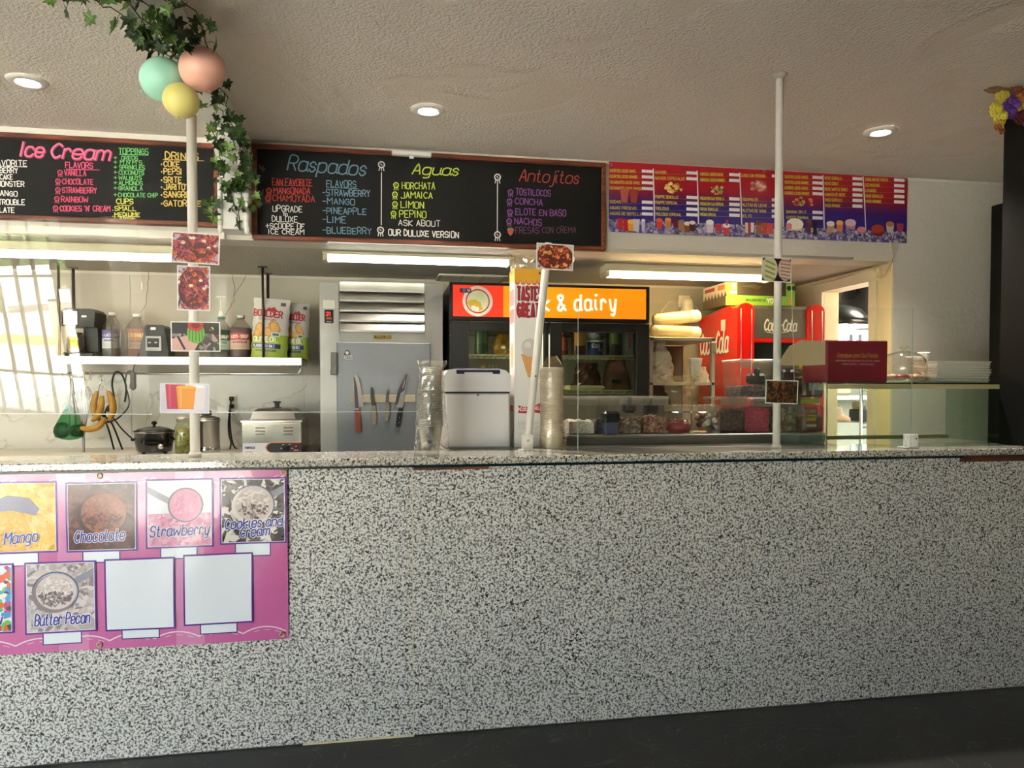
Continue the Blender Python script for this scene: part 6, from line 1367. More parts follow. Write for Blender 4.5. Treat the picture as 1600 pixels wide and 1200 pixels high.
MB().tube([(r * .55, -r * .68, H_ * .34), (r * .55, -r * .68 - .025, H_ * .34)], .016, 14).build('control_knob', CHROME, t)
for sx in (-1, 1): MB().box(sx * r * 1.0 - .015, sx * r * 1.0 + .015, -.03, .03, H_ * .55, H_ * .66, bev=.005).build('handle', BG, t)
for sx in (-.55, .55): MB().cyl(sx * r, 0, 0, .014, .012, 8).build('foot', RUBBER, t)
# jar of pickled peppers
cx, w_, _, _ = fit(273, 303, 652, 708, 4.97); r = w_ / 2; H_ = atY(286, 651, 4.97).z - WS
t = thing('pickle_jar', 'glass jar of green pickles standing behind the left pole', 'jar', (cx, 4.97, WS)); MB().lathe([(r * .9, 0), (r, .01), (r, H_ * .70), (r * .82, H_ * .80), (r * .76, H_ * .84), (r * .76, H_ * .90)], seg=26).build('jar_body', glass('eeeeda', 1.8, .02, .04), t)
MB().lathe([(r * .82, H_ * .88), (r * .85, H_ * .98), (r * .78, H_), (.001, H_)], seg=24).build('lid', mat('b8b4a8', .3, .7), t)
o = MB().lathe([(r * .9, .005), (r * .93, H_ * .68)], seg=24).build('pickles', grains(['6a6a24', '7c7a30', '54561c', '8c8c40'], 50, .3), t); stuff(o)
# steel cooking pot
cx, w_, _, _ = fit(303, 343, 645, 706, 5.15); r = w_ / 2 * 1.05; H_ = atY(323, 655, 5.15).z - WS
t = thing('stock_pot', 'brushed steel electric cooking pot just right of the left pole', 'pot', (cx, 5.15, WS)); MB().lathe([(r * .9, 0), (r * .96, .01), (r * .96, H_ * .9), (r * 1.02, H_ * .93), (r * 1.02, H_)], seg=34).build('pot_body', STEEL, t)
MB().lathe([(r * 1.0, H_), (r * .95, H_ * 1.05), (r * .5, H_ * 1.10), (.002, H_ * 1.12)], seg=30).build('lid', STEELH, t); MB().box(-.03, .03, -.01, .01, H_ * 1.12, H_ * 1.27, bev=.004).build('lid_handle', BLACKP, t)
MB().box(-r * .72, -r * .30, -r * 1.01, -r * .8, H_ * .2, H_ * .72, bev=.006).build('control_panel', mat('23201f', .3), t)
MB().lathe([(r * .97, .0), (r * 1.0, .006), (r * 1.0, .03), (r * .965, .034)], seg=34, cap=False).build('base_ring', CHROME, t)
# food warmer
AY = 4.95; a, b_ = atY(377.5, 680, AY), atY(471, 680, AY); W_ = b_.x - a.x; H_ = atY(424, 659, AY).z - WS; wo = Vector((a.x, AY, WS))
t = thing('food_warmer', 'stainless countertop food warmer with a domed lid and black dial, left of the freezer', 'food warmer', (a.x, AY, WS)); SW = steel('c9c8c4', .16, False, .1)
MB().box(0, W_, 0, .5, .012, H_, bev=.003).build('housing', SW, t); MB().box(-.006, W_ + .006, -.008, .506, H_ - .004, H_ + .010, bev=.003).build('top_flange', mat('e4e2dd', .15, 1), t)
for x0_, x1_ in ((391, 406), (435, 450)):
    for k in range(3):
        z = (atY(400, 669 + k * 5, AY) - wo).z; p0_, p1_ = (atY(x0_ + 9, 670, AY) - wo).x, (atY(x1_ + 2 + 0, 670, AY) - wo).x
        MB().prism([(0, z - .004), (-.007, z - .004), (0, z + .006)], (atY(x0_ + 8, 670, AY) - wo).x, (atY(x1_ + 8, 670, AY) - wo).x, 'x').build('vent_louvre', SW, t)
P = Print(y0=0, org=wo, plane=AY, rough=.3); P.prect(379, 692.5, 470, 706.5, 'b9bcc0'); P.poly([P.px(*q) for q in ((471, 691), (423, 691), (417, 694), (414, 699.5), (417, 705), (422, 707.5), (471, 707.5))], 'd8703c'); P.poly([P.px(*q) for q in ((471, 692), (424, 692), (418.5, 695), (416, 699.5), (418.5, 704.5), (423, 707), (471, 707))], '26272c')
P.ptext('nemco', 383, 701, 398, 701, 4, '2c2f6a', 1.1); P.prect(383, 705.6, 395, 706.4, 'c85040'); P.prect(459, 702.5, 466, 704.3, 'c8604a')
for px, py in ((441, 694.5), (451, 694), (438, 700), (455, 700)): P.prect(px, py, px + 3, py + .8, 'c8c8c4')
P.build('control_plate', t)
q = atY(447, 699.5, AY) - wo; MB().tube([(q.x, -.002, q.z), (q.x, -.026, q.z)], .019, 18).box(q.x - .005, q.x + .005, -.034, -.026, q.z - .017, q.z + .017, bev=.002).build('dial', BLACKP, t)
q = atY(463, 697.5, AY) - wo; MB().tube([(q.x, -.001, q.z), (q.x, -.010, q.z)], .007, 12).build('pilot_light', mat('c82a1c', .2, coat=.5), t)
lx0, lx1 = (atY(390, 650, AY + .05) - wo).x, (atY(463, 650, AY + .05) - wo).x; hl = .072
vs = []
for ins, z in ((0, 0), (.004, .006), (.022, hl * .78), (.045, hl)):
    vs += [(lx0 + ins, .04 + ins, H_ + .011 + z), (lx1 - ins, .04 + ins, H_ + .011 + z), (lx1 - ins, .47 - ins, H_ + .011 + z), (lx0 + ins, .47 - ins, H_ + .011 + z)]
MB().raw(vs, [(k * 4 + i, k * 4 + (i + 1) % 4, k * 4 + 4 + (i + 1) % 4, k * 4 + 4 + i) for k in range(3) for i in range(4)] + [(12, 13, 14, 15), (0, 1, 2, 3)]).build('domed_lid', STEELH, t)
lc_ = (lx0 + lx1) / 2; MB().box(lc_ - .028, lc_ + .028, .22, .27, H_ + .011 + hl, H_ + .017 + hl).box(lc_ - .014, lc_ + .014, .232, .258, H_ + .015 + hl, H_ + .05 + hl, bev=.004).box(lc_ - .024, lc_ + .024, .225, .265, H_ + .045 + hl, H_ + .056 + hl, bev=.003).build('lid_knob', BLACKP, t)
for x in (.02, W_ - .02):
    for y in (.03, .47): MB().cyl(x, y, 0, .013, .012, 8).build('foot', RUBBER, t)
# sockets
def socket(px, py, w_, h_, label, plugs):
    p = atY(px, py, KY - .0065); t = thing('wall_socket', label, 'socket', p); MB().box(-w_, w_, -.006, 0, -h_, h_, bev=.002).build('cover_plate', mat('e0dac4', .4), t)
    for k, dz in enumerate((-.5, .5)):
        MB().box(-w_ * .45, w_ * .45, -.008, -.006, h_ * dz - .016, h_ * dz + .016, bev=.001).build('outlet', mat('cfc8b0', .4), t)
        if k in plugs: MB().box(-.014, .014, -.038, -.008, h_ * dz - .017, h_ * dz + .013, bev=.004).build('plug', BLACKP, t)
    return p
ps1 = socket(362.5, 628.5, .035, .056, 'ivory double wall socket with a black plug left of the food warmer', (0, 1))
ps2 = socket(172, 633, .06, .06, 'ivory wall socket behind the bananas under the hanging shelf', (0,))
def cable(pts, r, label, m=BLACKP):
    P_ = [Vector(p) for p in pts]; out = []
    for i in range(len(P_) - 1):
        p0, p1, p2, p3 = P_[max(i - 1, 0)], P_[i], P_[i + 1], P_[min(i + 2, len(P_) - 1)]
        for j in range(6): u = j / 6; out.append(.5 * (2 * p1 + (p2 - p0) * u + (2 * p0 - 5 * p1 + 4 * p2 - p3) * u * u + (3 * p1 - p0 - 3 * p2 + p3) * u ** 3))
    out.append(P_[-1]); o = MB().tube(out, r, 7).build('power_cord', m); tag(o, label, 'cord'); return o
A = lambda x, y, Y=5.6: atY(x, y, Y)
cable([ps1 + Vector((0, -.04, .02)), A(359, 655, 5.58), A(361, 680, 5.5), A(366, 698, 5.4), A(376, 704, 5.3)], .006, 'black cord dropping from the ivory socket to the food warmer, right of the pair')
cable([ps1 + Vector((-.005, -.04, -.03)), A(357, 660, 5.58), A(358, 680, 5.55), A(361, 692, 5.45), A(358, 706, 5.3), A(357, 709.5, 5.2)], .006, 'black cord dropping from the ivory socket behind the worktop, left of the pair')

# ================================================================ hanging steel shelf
SY0, SY1 = 5.22, 5.60; SZ = atY(290, 558, SY0).z; sx0, sx1 = atY(92, 560, SY0).x, atY(471, 560, SY0).x; so = Vector((sx0, SY0, SZ)); SL = sx1 - sx0
t = thing('hanging_shelf', 'long stainless shelf hung from the kitchen ceiling with a rail beneath', 'shelf', (sx0, SY0, SZ)); lh = SZ - atY(290, 569.5, SY0).z
MB().box(0, SL, 0, SY1 - SY0, -.006, 0).box(0, SL, -.003, 0, -lh, 0).box(0, SL, 0, .02, -lh, -lh + .003).box(SL - .003, SL, 0, SY1 - SY0, -lh, 0).build('shelf_top', steel('d4d0c6', .2, False), t)
rz = (atY(290, 584, SY0 + .03) - so).z
MB().tube([(.0, .03, rz), (SL - .03, .03, rz), (SL - .01, .03, rz + .02), (SL - .01, .03, -lh)], .008, 8).build('utensil_rail', CHROME, t)
for px, yy in ((92.5, .03), (115.5, .30), (411, .03), (419, .33)):
    x = atY(px, 500, SY0 + yy).x - sx0; MB().tube([(x, yy, 0), (x, yy, KZ - SZ - .003)], .0085 if yy < .1 else .011, 8).box(x - .03, x + .03, yy - .012, yy + .012, KZ - SZ - .008, KZ - SZ - .001).build('hanger_rod', mat('5a5148', .35, .8), t)
SZS = SZ + .0005; IY = 5.36
def jug(px0, px1, pyt, Y, label, col, capcol, liquid_h=.72, lab=None, handle=True):
    cx, w_, _, _ = fit(px0, px1, pyt, 557, Y); H_ = atY((px0 + px1) / 2, pyt, Y).z - SZS; hw = w_ / 2; t = thing('syrup_jug', label, 'jug', (cx, Y, SZS))
    pr = [(hw * .92, 0), (hw, .012), (hw, H_ * .60), (hw * .93, H_ * .68), (hw * .35, H_ * .90), (hw * .27, H_ * .92), (hw * .27, H_ * .96)]
    MB().lathe(pr, seg=26, sy=.85).build('jug_body', glass('f0ece8', 1.4, .08, .16, 'd8d2cc'), t)
    li = [(r_ * .95, min(z, H_ * liquid_h)) for r_, z in pr if z < H_ * liquid_h]; k = hw * (.93 - max(0, liquid_h - .68) / .22 * .58) if liquid_h > .68 else hw; li.append((k * .95, H_ * liquid_h))
    MB().lathe([(r_, z + .003) for r_, z in li], seg=24, sy=.85).build('liquid', mat(col, .3, coat=.3), t)
    MB().lathe([(hw * .33, H_ * .93), (hw * .34, H_), (.001, H_)], seg=16).build('cap', mat(capcol, .4), t)
    if handle: MB().tube([(hw * .62, -hw * .4, H_ * .62), (hw * .72, -hw * .62, H_ * .68), (hw * .45, -hw * .55, H_ * .82), (hw * .25, -hw * .2, H_ * .88)], .009, 8).build('handle', glass('f0ece8', 1.4, .08, .3, 'd8d2cc'), t)
    if lab:
        top, hd, tx1, bg_, tx2, c2 = lab; wf = lambda a_, b_: -math.sqrt(max(0, 1 - (a_ / hw) ** 2)) * hw * .85 - .0012
        P = Print(warp=wf, cell=hw / 5); P.rect(-hw * .85, H_ * .20, hw * .85, H_ * .58, bg_); P.rect(-hw * .85, H_ * .42, hw * .85, H_ * .58, hd); P.text(tx1, (-hw * .7, H_ * .465), (hw * .7, H_ * .465), H_ * .07, .004, 'ecdccc')
        P.text(tx2, (-hw * .55, H_ * .35), (hw * .6, H_ * .35), H_ * .04, .003, c2)
        for k in range(3): P.line([(-hw * .6, H_ * (.30 - .03 * k)), (hw * (.6 - .1 * k), H_ * (.30 - .03 * k))], .0015, c2)
        P.build('jug_label', t)
    return t
jug(159, 192, 488, IY + .05, 'clear jug with a white cap and blue and white label, left on the hanging shelf', '6f7278', 'e4e2dc', .6, (0, '4a4e9a', 'lucps', 'c9c9d0', 'SNOWBALL', '3a3a5a'))
jug(194, 236, 491, IY + .08, 'clear jug of orange-brown syrup with an orange label beside the blender', '9c5c44', 'e4e2dc', .66, (0, 'c8843c', "LUC'S SYRUP", 'b8998a', 'MANGO', '6a3a2a'))
jug(328, 364, 495, IY + .04, 'jug of dark green lime syrup with a white pump, right of the left pole', '1f3d2c', '3d6a4c', .66, (0, '2c5c3a', "LUCI'S SYRUP", 'a8b8a8', 'LIME', '1f3d2c'), handle=False)
jug(358, 395, 493, IY + .02, 'jug of dark magenta watermelon syrup with a red and pale label beside the chips', '4a2430', 'e8e2dc', .70, (0, 'b83a40', "LUCI'S - SYRUP", 'c9a898', 'WATERMELON', '8a2c30'), handle=False)
# pump on the green jug
p = fit(328, 364, 495, 557, IY + .04); X = atY(338, 500, IY + .04).x; zA = atY(338, 497, IY + .04).z; zB = atY(338, 463, IY + .04).z
t = thing('pump_dispenser', 'white pump dispenser screwed on top of the green lime syrup jug', 'pump', (p[0], IY + .04, zA + .002)); PW = mat('dcd6c8', .4); H_ = zB - zA
MB().lathe([(.022, 0), (.020, H_ * .05), (.015, H_ * .32), (.011, H_ * .34)], seg=16).build('collar', PW, t); MB().lathe([(.006, H_ * .3), (.006, H_ * .93)], seg=10).build('stem', PW, t); MB().tube([(-.035, -.01, H_ * .93), (-.01, -.004, H_ * .97), (.02, 0, H_ * .97), (.036, 0, H_ * .95)], .006, 8).build('spout', PW, t)
# coffee maker
cx, w_, _, _ = fit(104, 156, 484, 557, IY); H_ = atY(128, 484, IY).z - SZS; hw = w_ / 2
t = thing('coffee_maker', 'black drip coffee maker with a steel band at the left end of the hanging shelf', 'coffee maker', (cx, IY, SZS))
MB().box(-hw, hw * .9, -.08, .13, 0, .028, bev=.008).build('base', BLACKP, t); MB().box(-hw * .1, hw * .9, .02, .13, .028, H_ * .66, bev=.01).build('column', BLACKP, t)
MB().prism([(-hw, H_ * .64), (hw * .92, H_ * .62), (hw, H_ * .93), (hw * .8, H_), (-hw * .8, H_), (-hw * 1.02, H_ * .94)], -.08, .13, 'y').build('head', BLACKP, t)
MB().box(-hw * .98, -hw * .02, -.086, -.079, H_ * .66, H_ * .95, bev=.003).build('steel_band', CHROME, t); P = Print(y0=-.086); P.rect(-hw * .7, H_ * .80, -hw * .3, H_ * .84, '3a4a8a'); P.build('badge', t)
MB().box(hw * .2, hw * .5, -.084, -.079, H_ * .82, H_ * .86, bev=.002).build('switch', WHITE, t)
MB().lathe([(.05, 0), (.058, .01), (.055, .09), (.04, .12), (.04, .13)], cx=-hw * .35, cy=-.02, cz=.03, seg=22).build('carafe', glass('8a8580', 1.8, .02, .2, '4a4440'), t); MB().tube([(hw * .12, -.07, .05), (hw * .32, -.085, .06), (hw * .32, -.085, .13), (hw * .12, -.07, .14)], .006, 8).build('carafe_handle', BLACKP, t)
# glass pitchers
for px0, px1, lab in ((172, 186, 'clear plastic measuring pitcher in front of the clear jug'), (187, 200, 'clear plastic blender pitcher left of the orange syrup jug')):
    cx, w_, _, _ = fit(px0, px1, 508, 557, 5.27); H_ = atY(180, 507, 5.27).z - SZS; r = w_ / 2; t = thing('clear_pitcher', lab, 'pitcher', (cx, 5.28, SZS)); MB().lathe([(r * .8, .0), (r, H_), (r * 1.03, H_), (r * .96, H_ * .98), (r * .78, .006), (.001, .006)], seg=20).build('pitcher_body', glass('f6f4f0', 2.2, .03, .06), t)
    MB().tube([(r * .95, -.01, H_ * .85), (r * 1.5, -.02, H_ * .8), (r * 1.45, -.02, H_ * .3), (r * .85, -.01, H_ * .25)], .005, 8).build('handle', glass('f6f4f0', 2.2, .03, .1), t)
# blender base
cx, w_, _, _ = fit(222, 268, 509, 557, IY - .04); H_ = atY(246, 509, IY - .04).z - SZS; hw = w_ / 2
t = thing('blender_base', 'black blender motor base with two round dials on the hanging shelf', 'blender', (cx, IY - .04, SZS))
MB().prism([(-hw, .004), (hw, .004), (hw * .95, H_ * .25), (hw * .72, H_ * .92), (hw * .6, H_), (-hw * .42, H_), (-hw * .6, H_ * .9), (-hw * .95, H_ * .2)], -.07, .09, 'y').build('housing', mat('0e0e0f', .38, spec=.35), t)
MB().box(-hw * .55, hw * .55, -.078, -.069, H_ * .18, H_ * .66, bev=.004).build('control_panel', mat('7d7c7a', .35, .4), t)
MB().box(-hw * .42, hw * .38, -.081, -.077, H_ * .30, H_ * .58, bev=.002).build('dial_plate', BLACKP, t)
for sx in (-.22, .2): MB().tube([(hw * sx, -.080, H_ * .44), (hw * sx, -.09, H_ * .44)], .011, 14).build('dial', CHROME, t)
MB().box(-hw * .2, hw * .15, -.075, -.069, H_ * .84, H_ * .92, bev=.002).build('badge', mat('b8b8b8', .3, .5), t)
# two bags of chips
def chips(px0, px1, pyt, label, Y, tilt, cut):
    cx, w_, _, _ = fit(px0, px1, pyt, 557, Y); H_ = atY((px0 + px1) / 2, pyt, Y).z - SZS; hw = w_ / 2
    t = thing('chips_bag', label, 'chips bag', (cx, Y, SZS + .001), rot=(0, tilt, 0))
    th = lambda a_, b_: .045 * max(0, 1 - (a_ / hw) ** 2) ** .55 * max(0, 1 - ((b_ / H_ - .42) / .6) ** 2) ** .6
    N, M_ = 14, 18; vs = []; fs = []; ms = []
    for side in (-1, 1):
        for j in range(M_ + 1):
            for i in range(N + 1): a_ = -hw + 2 * hw * i / N; b__ = H_ * j / M_; vs.append((a_ * (1 - .05 * math.sin(j * .9) ** 2), side * (th(a_, b__) + .001) + .002 * math.sin(i * 2.3 + j * 1.7) * (1 if 0 < j < M_ else 0), b__))
    for side in (0, 1):
        o_ = side * (N + 1) * (M_ + 1)
        for j in range(M_):
            for i in range(N): k = o_ + j * (N + 1) + i; fs.append((k, k + 1, k + N + 2, k + N + 1))
    mb = MB(); CH1, CH2 = mat('9aae2a', .3, coat=.3), mat('c9c6c2', .3, coat=.3)
    for f in fs: mb.raw([vs[k] for k in f], [(0, 1, 2, 3)], CH1 if sum(vs[k][2] for k in f) / 4 < H_ * .37 else CH2, True)
    o = mb.build('bag_body', None, t)
    P = Print(warp=lambda a_, b_: -th(a_, b_) - .0035, cell=hw / 6)
    for cx_, cz_, rx_, rz_, rt in ((-.55, .47, .24, .12, .2), (.25, .50, .30, .13, .5), (-.15, .42, .3, .09, 1.2), (-.7, .40, .18, .07, 0)): P.ellipse(hw * cx_, H_ * cz_, hw * rx_, H_ * rz_, 'c08a3c', 14, .08, rt); P.ellipse(hw * (cx_ + .03), H_ * (cz_ + .01), hw * rx_ * .7, H_ * rz_ * .7, 'd8a45a', 12, .1, rt)
    P.poly([(-hw * .3, H_ * .78), (-hw * .1, H_ * .85), (0, H_ * .825), (hw * .15, H_ * .86), (hw * .4, H_ * .78)], 'a82a30'); P.text('BOULDER', (-hw * .9, H_ * .70), (hw * .62, H_ * .68), H_ * .10, .009, 'a8222c'); P.text('CANYON', (-hw * .6, H_ * .635), (hw * .3, H_ * .625), H_ * .025, .003, '5a4640')
    P.text('OLIVE OIL', (-hw * .85, H_ * .27), (hw * .45, H_ * .27), H_ * .075, .006, 'e8ecd4'); P.rect(-hw * .92, H_ * .16, hw * .62, H_ * .235, '2f2f74'); P.text('CLASSIC SEA SALT', (-hw * .85, H_ * .178), (hw * .3, H_ * .178), H_ * .04, .0035, 'd8d8e8'); P.text('KETTLE POTATO CHIPS', (-hw * .7, H_ * .105), (hw * .4, H_ * .105), H_ * .028, .003, '3c4a14')
    P.rect(hw * .1, H_ * .36, hw * .55, H_ * .43, 'd8dcd8'); P.rect(hw * .16, H_ * .375, hw * .5, H_ * .415, '3a6a70'); P.rect(hw * .5, H_ * .88, hw * .78, H_ * .94, '5c5854'); P.build('bag_print', t); return t
chips(443, 482, 474, 'shorter white and green bag of chips, nearer the freezer', 5.40, .03, 0)
chips(391, 449, 467, 'taller white and green bag of chips beside the magenta syrup jug', 5.30, .06, 1)

# ---- hung from the rail
def hook(px, label):
    p = atY(px, 584, SY0 + .03); o = MB().tube([(0, .012, .002), (0, .010, .012), (0, 0, .017), (0, -.011, .010), (0, -.011, -.03), (0, 0, -.045), (0, .008, -.035)], .0022, 6).build('s_hook', CHROME); o.location = p; tag(o, label, 'hook')
hook(142, 'empty steel hook on the rail left of the bananas'); hook(133, 'small steel hook on the rail, third from the left end')
p = atY(158, 588, SY0 + .03)
t = thing('banana_bunch', 'bunch of ripe yellow bananas hanging from the rail by a wire hook', 'bananas', p); MB().tube([(0, 0, .012), (.004, -.01, -.02), (-.02, -.01, -.12)], .0028, 6).tube([(.004, -.01, -.02), (.05, -.01, -.12)], .0028, 6).build('wire_hanger', CHROME, t)
BN = mat('a87a20', .5, noise=.5, scale=25); tips = mat('3a2a14', .7)
for i, pts in enumerate((((-.02, -.01, -.10), (-.035, -.03, -.17), (-.03, -.035, -.24), (.0, -.03, -.29)), ((.045, -.01, -.10), (.075, -.03, -.16), (.08, -.035, -.23), (.055, -.03, -.29)), ((.01, -.02, -.13), (.015, -.05, -.19), (-.0, -.055, -.25), (-.04, -.05, -.29)), ((.03, -.03, -.27), (.0, -.045, -.325), (-.06, -.045, -.345), (-.115, -.04, -.335)))):
    cb = []
    P_ = [Vector(q) for q in pts]
    for k in range(3):
        p0, p1, p2, p3 = P_[max(k - 1, 0)], P_[k], P_[k + 1], P_[min(k + 2, 3)]
        for j in range(4): u = j / 4; cb.append(.5 * (2 * p1 + (p2 - p0) * u + (2 * p0 - 5 * p1 + 4 * p2 - p3) * u * u + (3 * p1 - p0 - 3 * p2 + p3) * u ** 3))
    cb.append(P_[-1]); n_ = len(cb); o = MB().tube(cb, [.006 + .016 * math.sin(PI * min(1, (k + .6) / n_)) ** .6 for k in range(n_)], 8).build('banana', BN, t); MB().ell(cb[-1], (.006, .006, .006), 6, 4).build('banana_tip', tips, o)
p = atY(97, 588, SY0 + .03)
t = thing('avocado_net', 'green net bag of avocados hanging at the left end of the rail', 'net bag', p); NET = glass('a8d8b4', .6, .3, .22, '2f8a4c')
for i, (x, z, r_) in enumerate(((-.005, -.35, .05), (.085, -.355, .052))): MB().ell((x, 0, z), (r_ * 1.0, r_ * .9, r_ * (1.05 if i == 0 else .8)), 18, 12).build('avocado', mat('24401c', .5, bump=.4, scale=120), t)
MB().tube([(0, 0, .012), (.02, 0, -.1), (.035, 0, -.20)], .003, 6).build('hanger_cord', mat('cfd8d0', .5), t)
MB().lathe([(.012, -.19), (.028, -.22), (.052, -.27), (.075, -.32), (.085, -.36), (.075, -.395), (.04, -.41), (.01, -.415)], cx=.04, seg=18, sx=1.15, sy=.7, cap=False).build('net', NET, t); MB().lathe([(.014, -.19), (.02, -.205), (.016, -.23)], cx=.035, seg=14).build('net_tie', mat('3aa08c', .4), t)
def utensil(name, label, cat, px, build):
    p = atY(px, 586, SY0 + .03); t = thing(name, label, cat, p); build(t)
def whisk(t):
    MB().tube([(0, -.01, -.55), (0, -.01, -.40)], .008, 8).build('handle', STEELD, t); MB().tube([(0, -.01, .012), (0, -.01, -.02), (0, -.01, -.07)], .0025, 6).build('hanger_loop', CHROME, t)
    for i in range(6):
        a_ = i * PI / 6; c_, s_ = math.cos(a_), math.sin(a_)
        MB().tube([(0, -.01, -.41), (.03 * c_, -.01 + .03 * s_, -.25), (.055 * c_, -.01 + .055 * s_, -.13), (.035 * c_, -.01 + .035 * s_, -.08), (0, -.01, -.065), (-.035 * c_, -.01 - .035 * s_, -.08), (-.055 * c_, -.01 - .055 * s_, -.13), (-.03 * c_, -.01 - .03 * s_, -.25), (0, -.01, -.41)], .0022, 5).build('whisk_wire', CHROME, t)
utensil('whisk', 'large steel whisk hanging on the rail left of the bananas', 'whisk', 130, whisk)
def tongs(t): MB().tube([(0, -.01, .01), (-.006, -.01, -.05), (-.014, -.02, -.38)], .005, 6).build('tong_arm', STEEL, t); MB().tube([(0, -.01, .01), (.008, -.01, -.05), (.03, -.02, -.38)], .005, 6).build('tong_arm', STEEL, t)
utensil('tongs', 'long steel tongs hanging on the rail between the net bag and the whisk', 'tongs', 112, tongs)
# cords looped over the rail
R_ = SY0 + .012
cable([A(194, 710, 5.45), A(176, 664, 5.3), A(164, 650, R_), A(168, 636, R_), A(178, 625, R_), A(175, 600, R_), A(180, 582, R_ - .012), A(190, 585, R_), A(197, 605, R_), A(195, 628, R_)], .006, 'black cord looped over the rail with a plug end near the socket')
cable([A(180, 710, 5.45), A(170, 672, 5.4), A(161, 650, R_), A(165, 645, R_)], .006, 'black cord running down the wall from the loop to the worktop')
cable([A(209, 688, 5.2), A(190, 670, 5.3), A(175, 652, R_), A(168, 660, R_), A(186, 652, R_), A(202, 631, R_), A(196, 600, R_), A(199, 582, R_ - .012), A(206, 580, R_)], .005, 'thin black cord from the slow cooker hooked on the rail')
t = thing('cord_plug', 'grey black appliance plug hanging from the shelf front by its cord', 'plug', atY(208, 592, R_ - .01)); MB().box(-.018, .018, -.012, .012, -.05, .05, bev=.008).build('plug_body', mat('2e2c2a', .5), t); MB().tube([(0, 0, .05), (.012, .0, .10), (.035, .01, .17)], .005, 7).build('cord', BLACKP, t); MB().ell((0, -.004, -.045), (.022, .014, .03), 12, 8).build('plug_head', mat('2e2c2a', .5), t)

# ================================================================ strip lights on the kitchen ceiling
def strip(px0, px1, pyt, Y, label, glow, warm, hdrop=.05, left_open=False, power=30):
    a, b_ = atY(px0, pyt, Y).x, atY(px1, pyt, Y).x; t = thing('strip_light', label, 'ceiling light', (a, Y, KZ)); L_ = b_ - a
    MB().box(0, L_, -.075, .075, -hdrop, -.001, bev=.004).build('housing', mat('d8cfb0', .45), t)
    TB = mat('fff6dc', .4, emit=glow, ecol=warm)
    for dy in ((-.018, .018) if glow > 5 else (0,)): MB().tube([(.03, dy, -hdrop - .018), (L_ - .03, dy, -hdrop - .018)], .016, 12).build('tube_lamp', TB, t)
    for x in (.0, L_ - .03): MB().box(x, x + .03, -.06, .06, -hdrop - .036, -hdrop + .002, bev=.004).build('lamp_holder', mat('c9bf9c', .4), t)
    return t, L_
strip(-260, 292, 395, 4.66, 'long bright fluorescent strip light on the kitchen ceiling at the left', 4.2, 'fff4d8')
t_, L_ = strip(505, 800, 405, 4.66, 'slim white fluorescent strip light above the freezer', 3, 'f4f4e4', .02)
strip(942, 1204, 428, 4.78, 'warm glowing fluorescent strip light above the dairy fridge and cola machine', 6.5, 'ffe2a0')
# ceiling air grille
a, b_ = atZ(690, 428, KZ), atZ(792, 428, KZ); t = thing('air_grille', 'flat white air return grille in the kitchen ceiling above the dairy fridge', 'vent', (a.x, a.y - .02, KZ)); W_ = b_.x - a.x
MB().box(-.02, W_ + .02, 0, .42, -.010, -.001).build('grille_frame', mat('b8b2a4', .5), t)
for k in range(3): MB().box(.0 + k * W_ / 3 + .008, (k + 1) * W_ / 3 - .008, .02, .40, -.014, -.0105, bev=.001).build('grille_panel', mat('cfcabc', .5), t)
# conduit along the header and cable down the jamb
c = [atY(500, 388, HY - .015), atY(520, 386.5, HY - .015)]
o = MB().tube([(atY(392, 384, HY).x, HY - .012, KZ + .012), (atY(948, 384, HY).x, HY - .012, KZ + .012), (DX - .3, HY - .012, KZ + .012)], .007, 8).build('conduit', mat('cfc8ba', .5)); tag(o, 'thin white conduit running along the bottom edge of the header wall', 'conduit')
cable([atY(1391, 377, HY - .012), atY(1394, 395, HY - .012), atY(1394, 404, HY - .012), (DX - .03, HY + .08, KZ - .09), (DX - .035, yb0 - .04, KZ - .02), (DX - .04, (yb0 + yb1) / 2, KZ - .03), (DX - .04, yb1 + .1, KZ - .03)], .006, 'cream cable from the price banner corner to the doorway of the kitchen', mat('cfc5a2', .5))
o = MB().tube([(0, 0, 0), (0, -.012, 0)], .009, 10).build('wall_pin', mat('3c4a78', .4)); o.location = atY(1512, 280, HY - .001); tag(o, 'small blue push pin on the wall near the black shelf unit', 'pin')

# ================================================================ room beyond the doorway
HM = steel('5c5854', .25, False); 
t = thing('extractor_hood', 'stainless extractor hood seen through the kitchen doorway', 'hood', (4.75, 6.9, 1.98)); MB().prism([(-.9, 0), (.55, 0), (.12, .62), (-.55, .62)], 0, .9, 'y').build('canopy', HM, t); MB().box(-.95, .6, -.05, .95, -.05, 0, bev=.004).build('rim', CHROME, t)
t = thing('steel_duct', 'wide shiny steel duct beside the extractor hood', 'duct', (5.05, 6.4, 2.02)); MB().lathe([(.26, 0), (.24, .57)], seg=30).build('pipe', steel('7a6a55', .18, False), t)
t = thing('hanging_lid', 'large dark round lid with a knob hanging in front of the hood', 'lid', (4.15, 6.3, 1.95)); MB().lathe([(.36, 0), (.34, .06), (.24, .16), (.10, .21), (.001, .22)], seg=34).build('dome', steel('3a3632', .2, False), t); MB().lathe([(.03, .22), (.02, .25), (.04, .28), (.0, .29)], seg=14).build('knob', CHROME, t); MB().tube([(0, 0, .28), (0, 0, .64)], .004, 6).build('hanger_wire', CHROME, t)  # modelled as a round lid with a knob, hung on a wire
t = thing('wire_rack', 'chrome wire rack standing just beyond the kitchen doorway', 'rack', (3.75, 5.3, 0)); zz = [.35, .75, atY(1330, 661, 5.3).z, atY(1330, 604, 5.3).z]
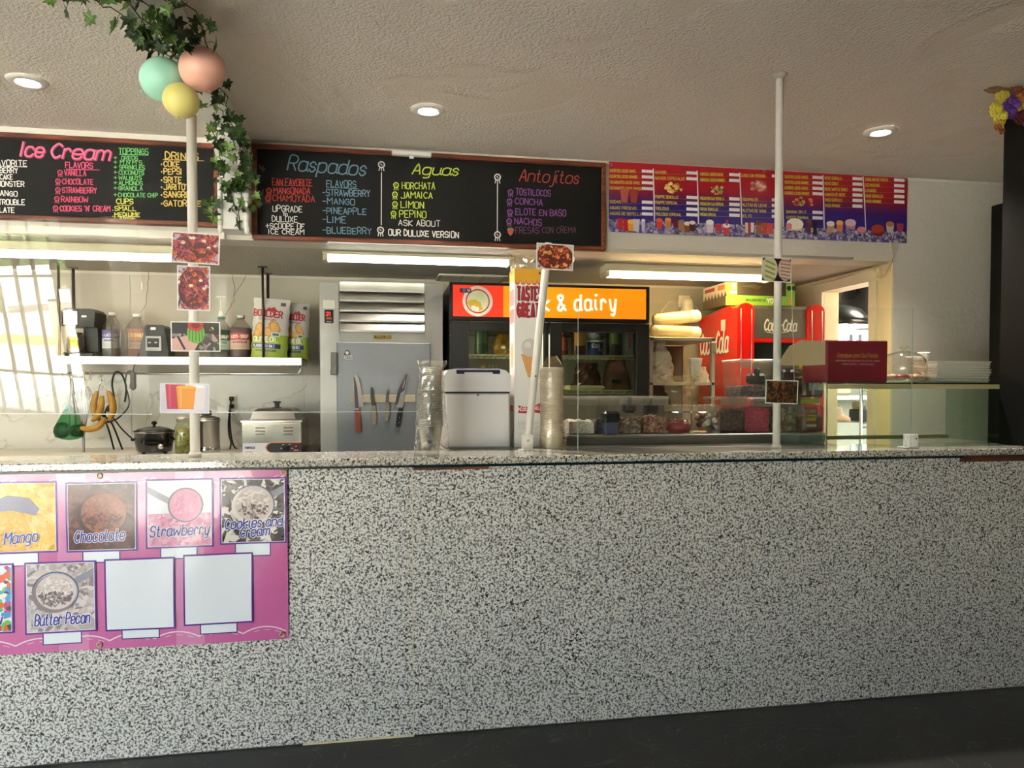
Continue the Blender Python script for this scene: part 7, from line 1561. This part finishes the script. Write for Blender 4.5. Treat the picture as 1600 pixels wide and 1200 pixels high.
for z in zz:
    mb = MB(); mb.tube([(0, 0, z), (1.0, 0, z)], .006, 6).tube([(0, 0, z - .035), (1.0, 0, z - .035)], .005, 6).tube([(0, .45, z), (1.0, .45, z)], .006, 6)
    for i in range(13): mb.tube([(i / 12, 0, z - .035), (min(1, i / 12 + .04), 0, z)], .004, 5); mb.tube([(i / 12, 0, z), (i / 12, .45, z)], .003, 5)
    mb.build('wire_shelf', CHROME, t)
for x in (0, 1.0):
    for y in (0, .45): MB().cyl(x, y, 0, 1.5, .012, 10, ).build('post', CHROME, t)
zs = zz[2] + .005
cx = atY(1316, 655, 5.4).x; t = thing('squeeze_bottle', 'pale pink conical squeeze bottle on the wire rack beyond the doorway', 'bottle', (cx, 5.42, zs)); MB().lathe([(.075, 0), (.07, .035), (.03, .055), (.014, .07), (.006, .12), (.001, .13)], seg=22).build('bottle_body', mat('e2b49c', .4), t)
cx = atY(1300, 655, 5.45).x; t = thing('plastic_canister', 'pink white plastic canister at the left of the wire rack', 'canister', (cx, 5.46, zs)); MB().box(-.07, .06, -.06, .06, 0, .12, bev=.012).build('canister_body', mat('d0b0a0', .5), t); MB().lathe([(.03, .12), (.03, .15)], seg=14).build('cap', mat('3a3634', .5), t)
t = thing('small_machine', 'dark countertop appliance on the wire rack beyond the doorway', 'appliance', (atY(1347, 655, 5.45).x, 5.45, zs)); MB().box(-.07, .12, -.08, .08, 0, .10, bev=.01).build('machine_body', mat('262422', .5), t); MB().lathe([(.05, .10), (.055, .15), (.04, .17)], cx=-.03, seg=18).build('hopper', mat('8a7a68', .4), t)
t = thing('foam_clamshells', 'stack of foam boxes on a shelf under the far window', 'boxes', (5.0, 7.6, 1.30)); MB().box(-.22, .2, -.1, .12, 0, .30, bev=.03).build('box_stack', mat('cdb9a0', .5), t)
o = MB().box(4.5, 6.8, 7.4, 7.99, 1.26, 1.30).build('window_shelf', STEEL); tag(o, 'steel shelf under the far window beyond the doorway', 'shelf')
lamp('far_room_light', 'POINT', (4.6, 6.0, 2.5), (0, 0, 0), 6, (1, .95, .85), shadow_soft_size=.15)

p = atZ(893, 396, KZ); t = thing('round_lamp', 'small round white lamp on the kitchen ceiling beside the nacho card', 'ceiling light', (p.x, max(p.y, HY + .24), KZ)); MB().lathe([(.06, -.001), (.062, -.012), (.055, -.022)], seg=26, cap=False).build('lamp_base', WHITE, t); MB().lathe([(.055, -.02), (.045, -.034), (.001, -.038)], seg=26).build('diffuser', mat('fff6e4', .4, emit=2.5, ecol='fff0d4'), t)
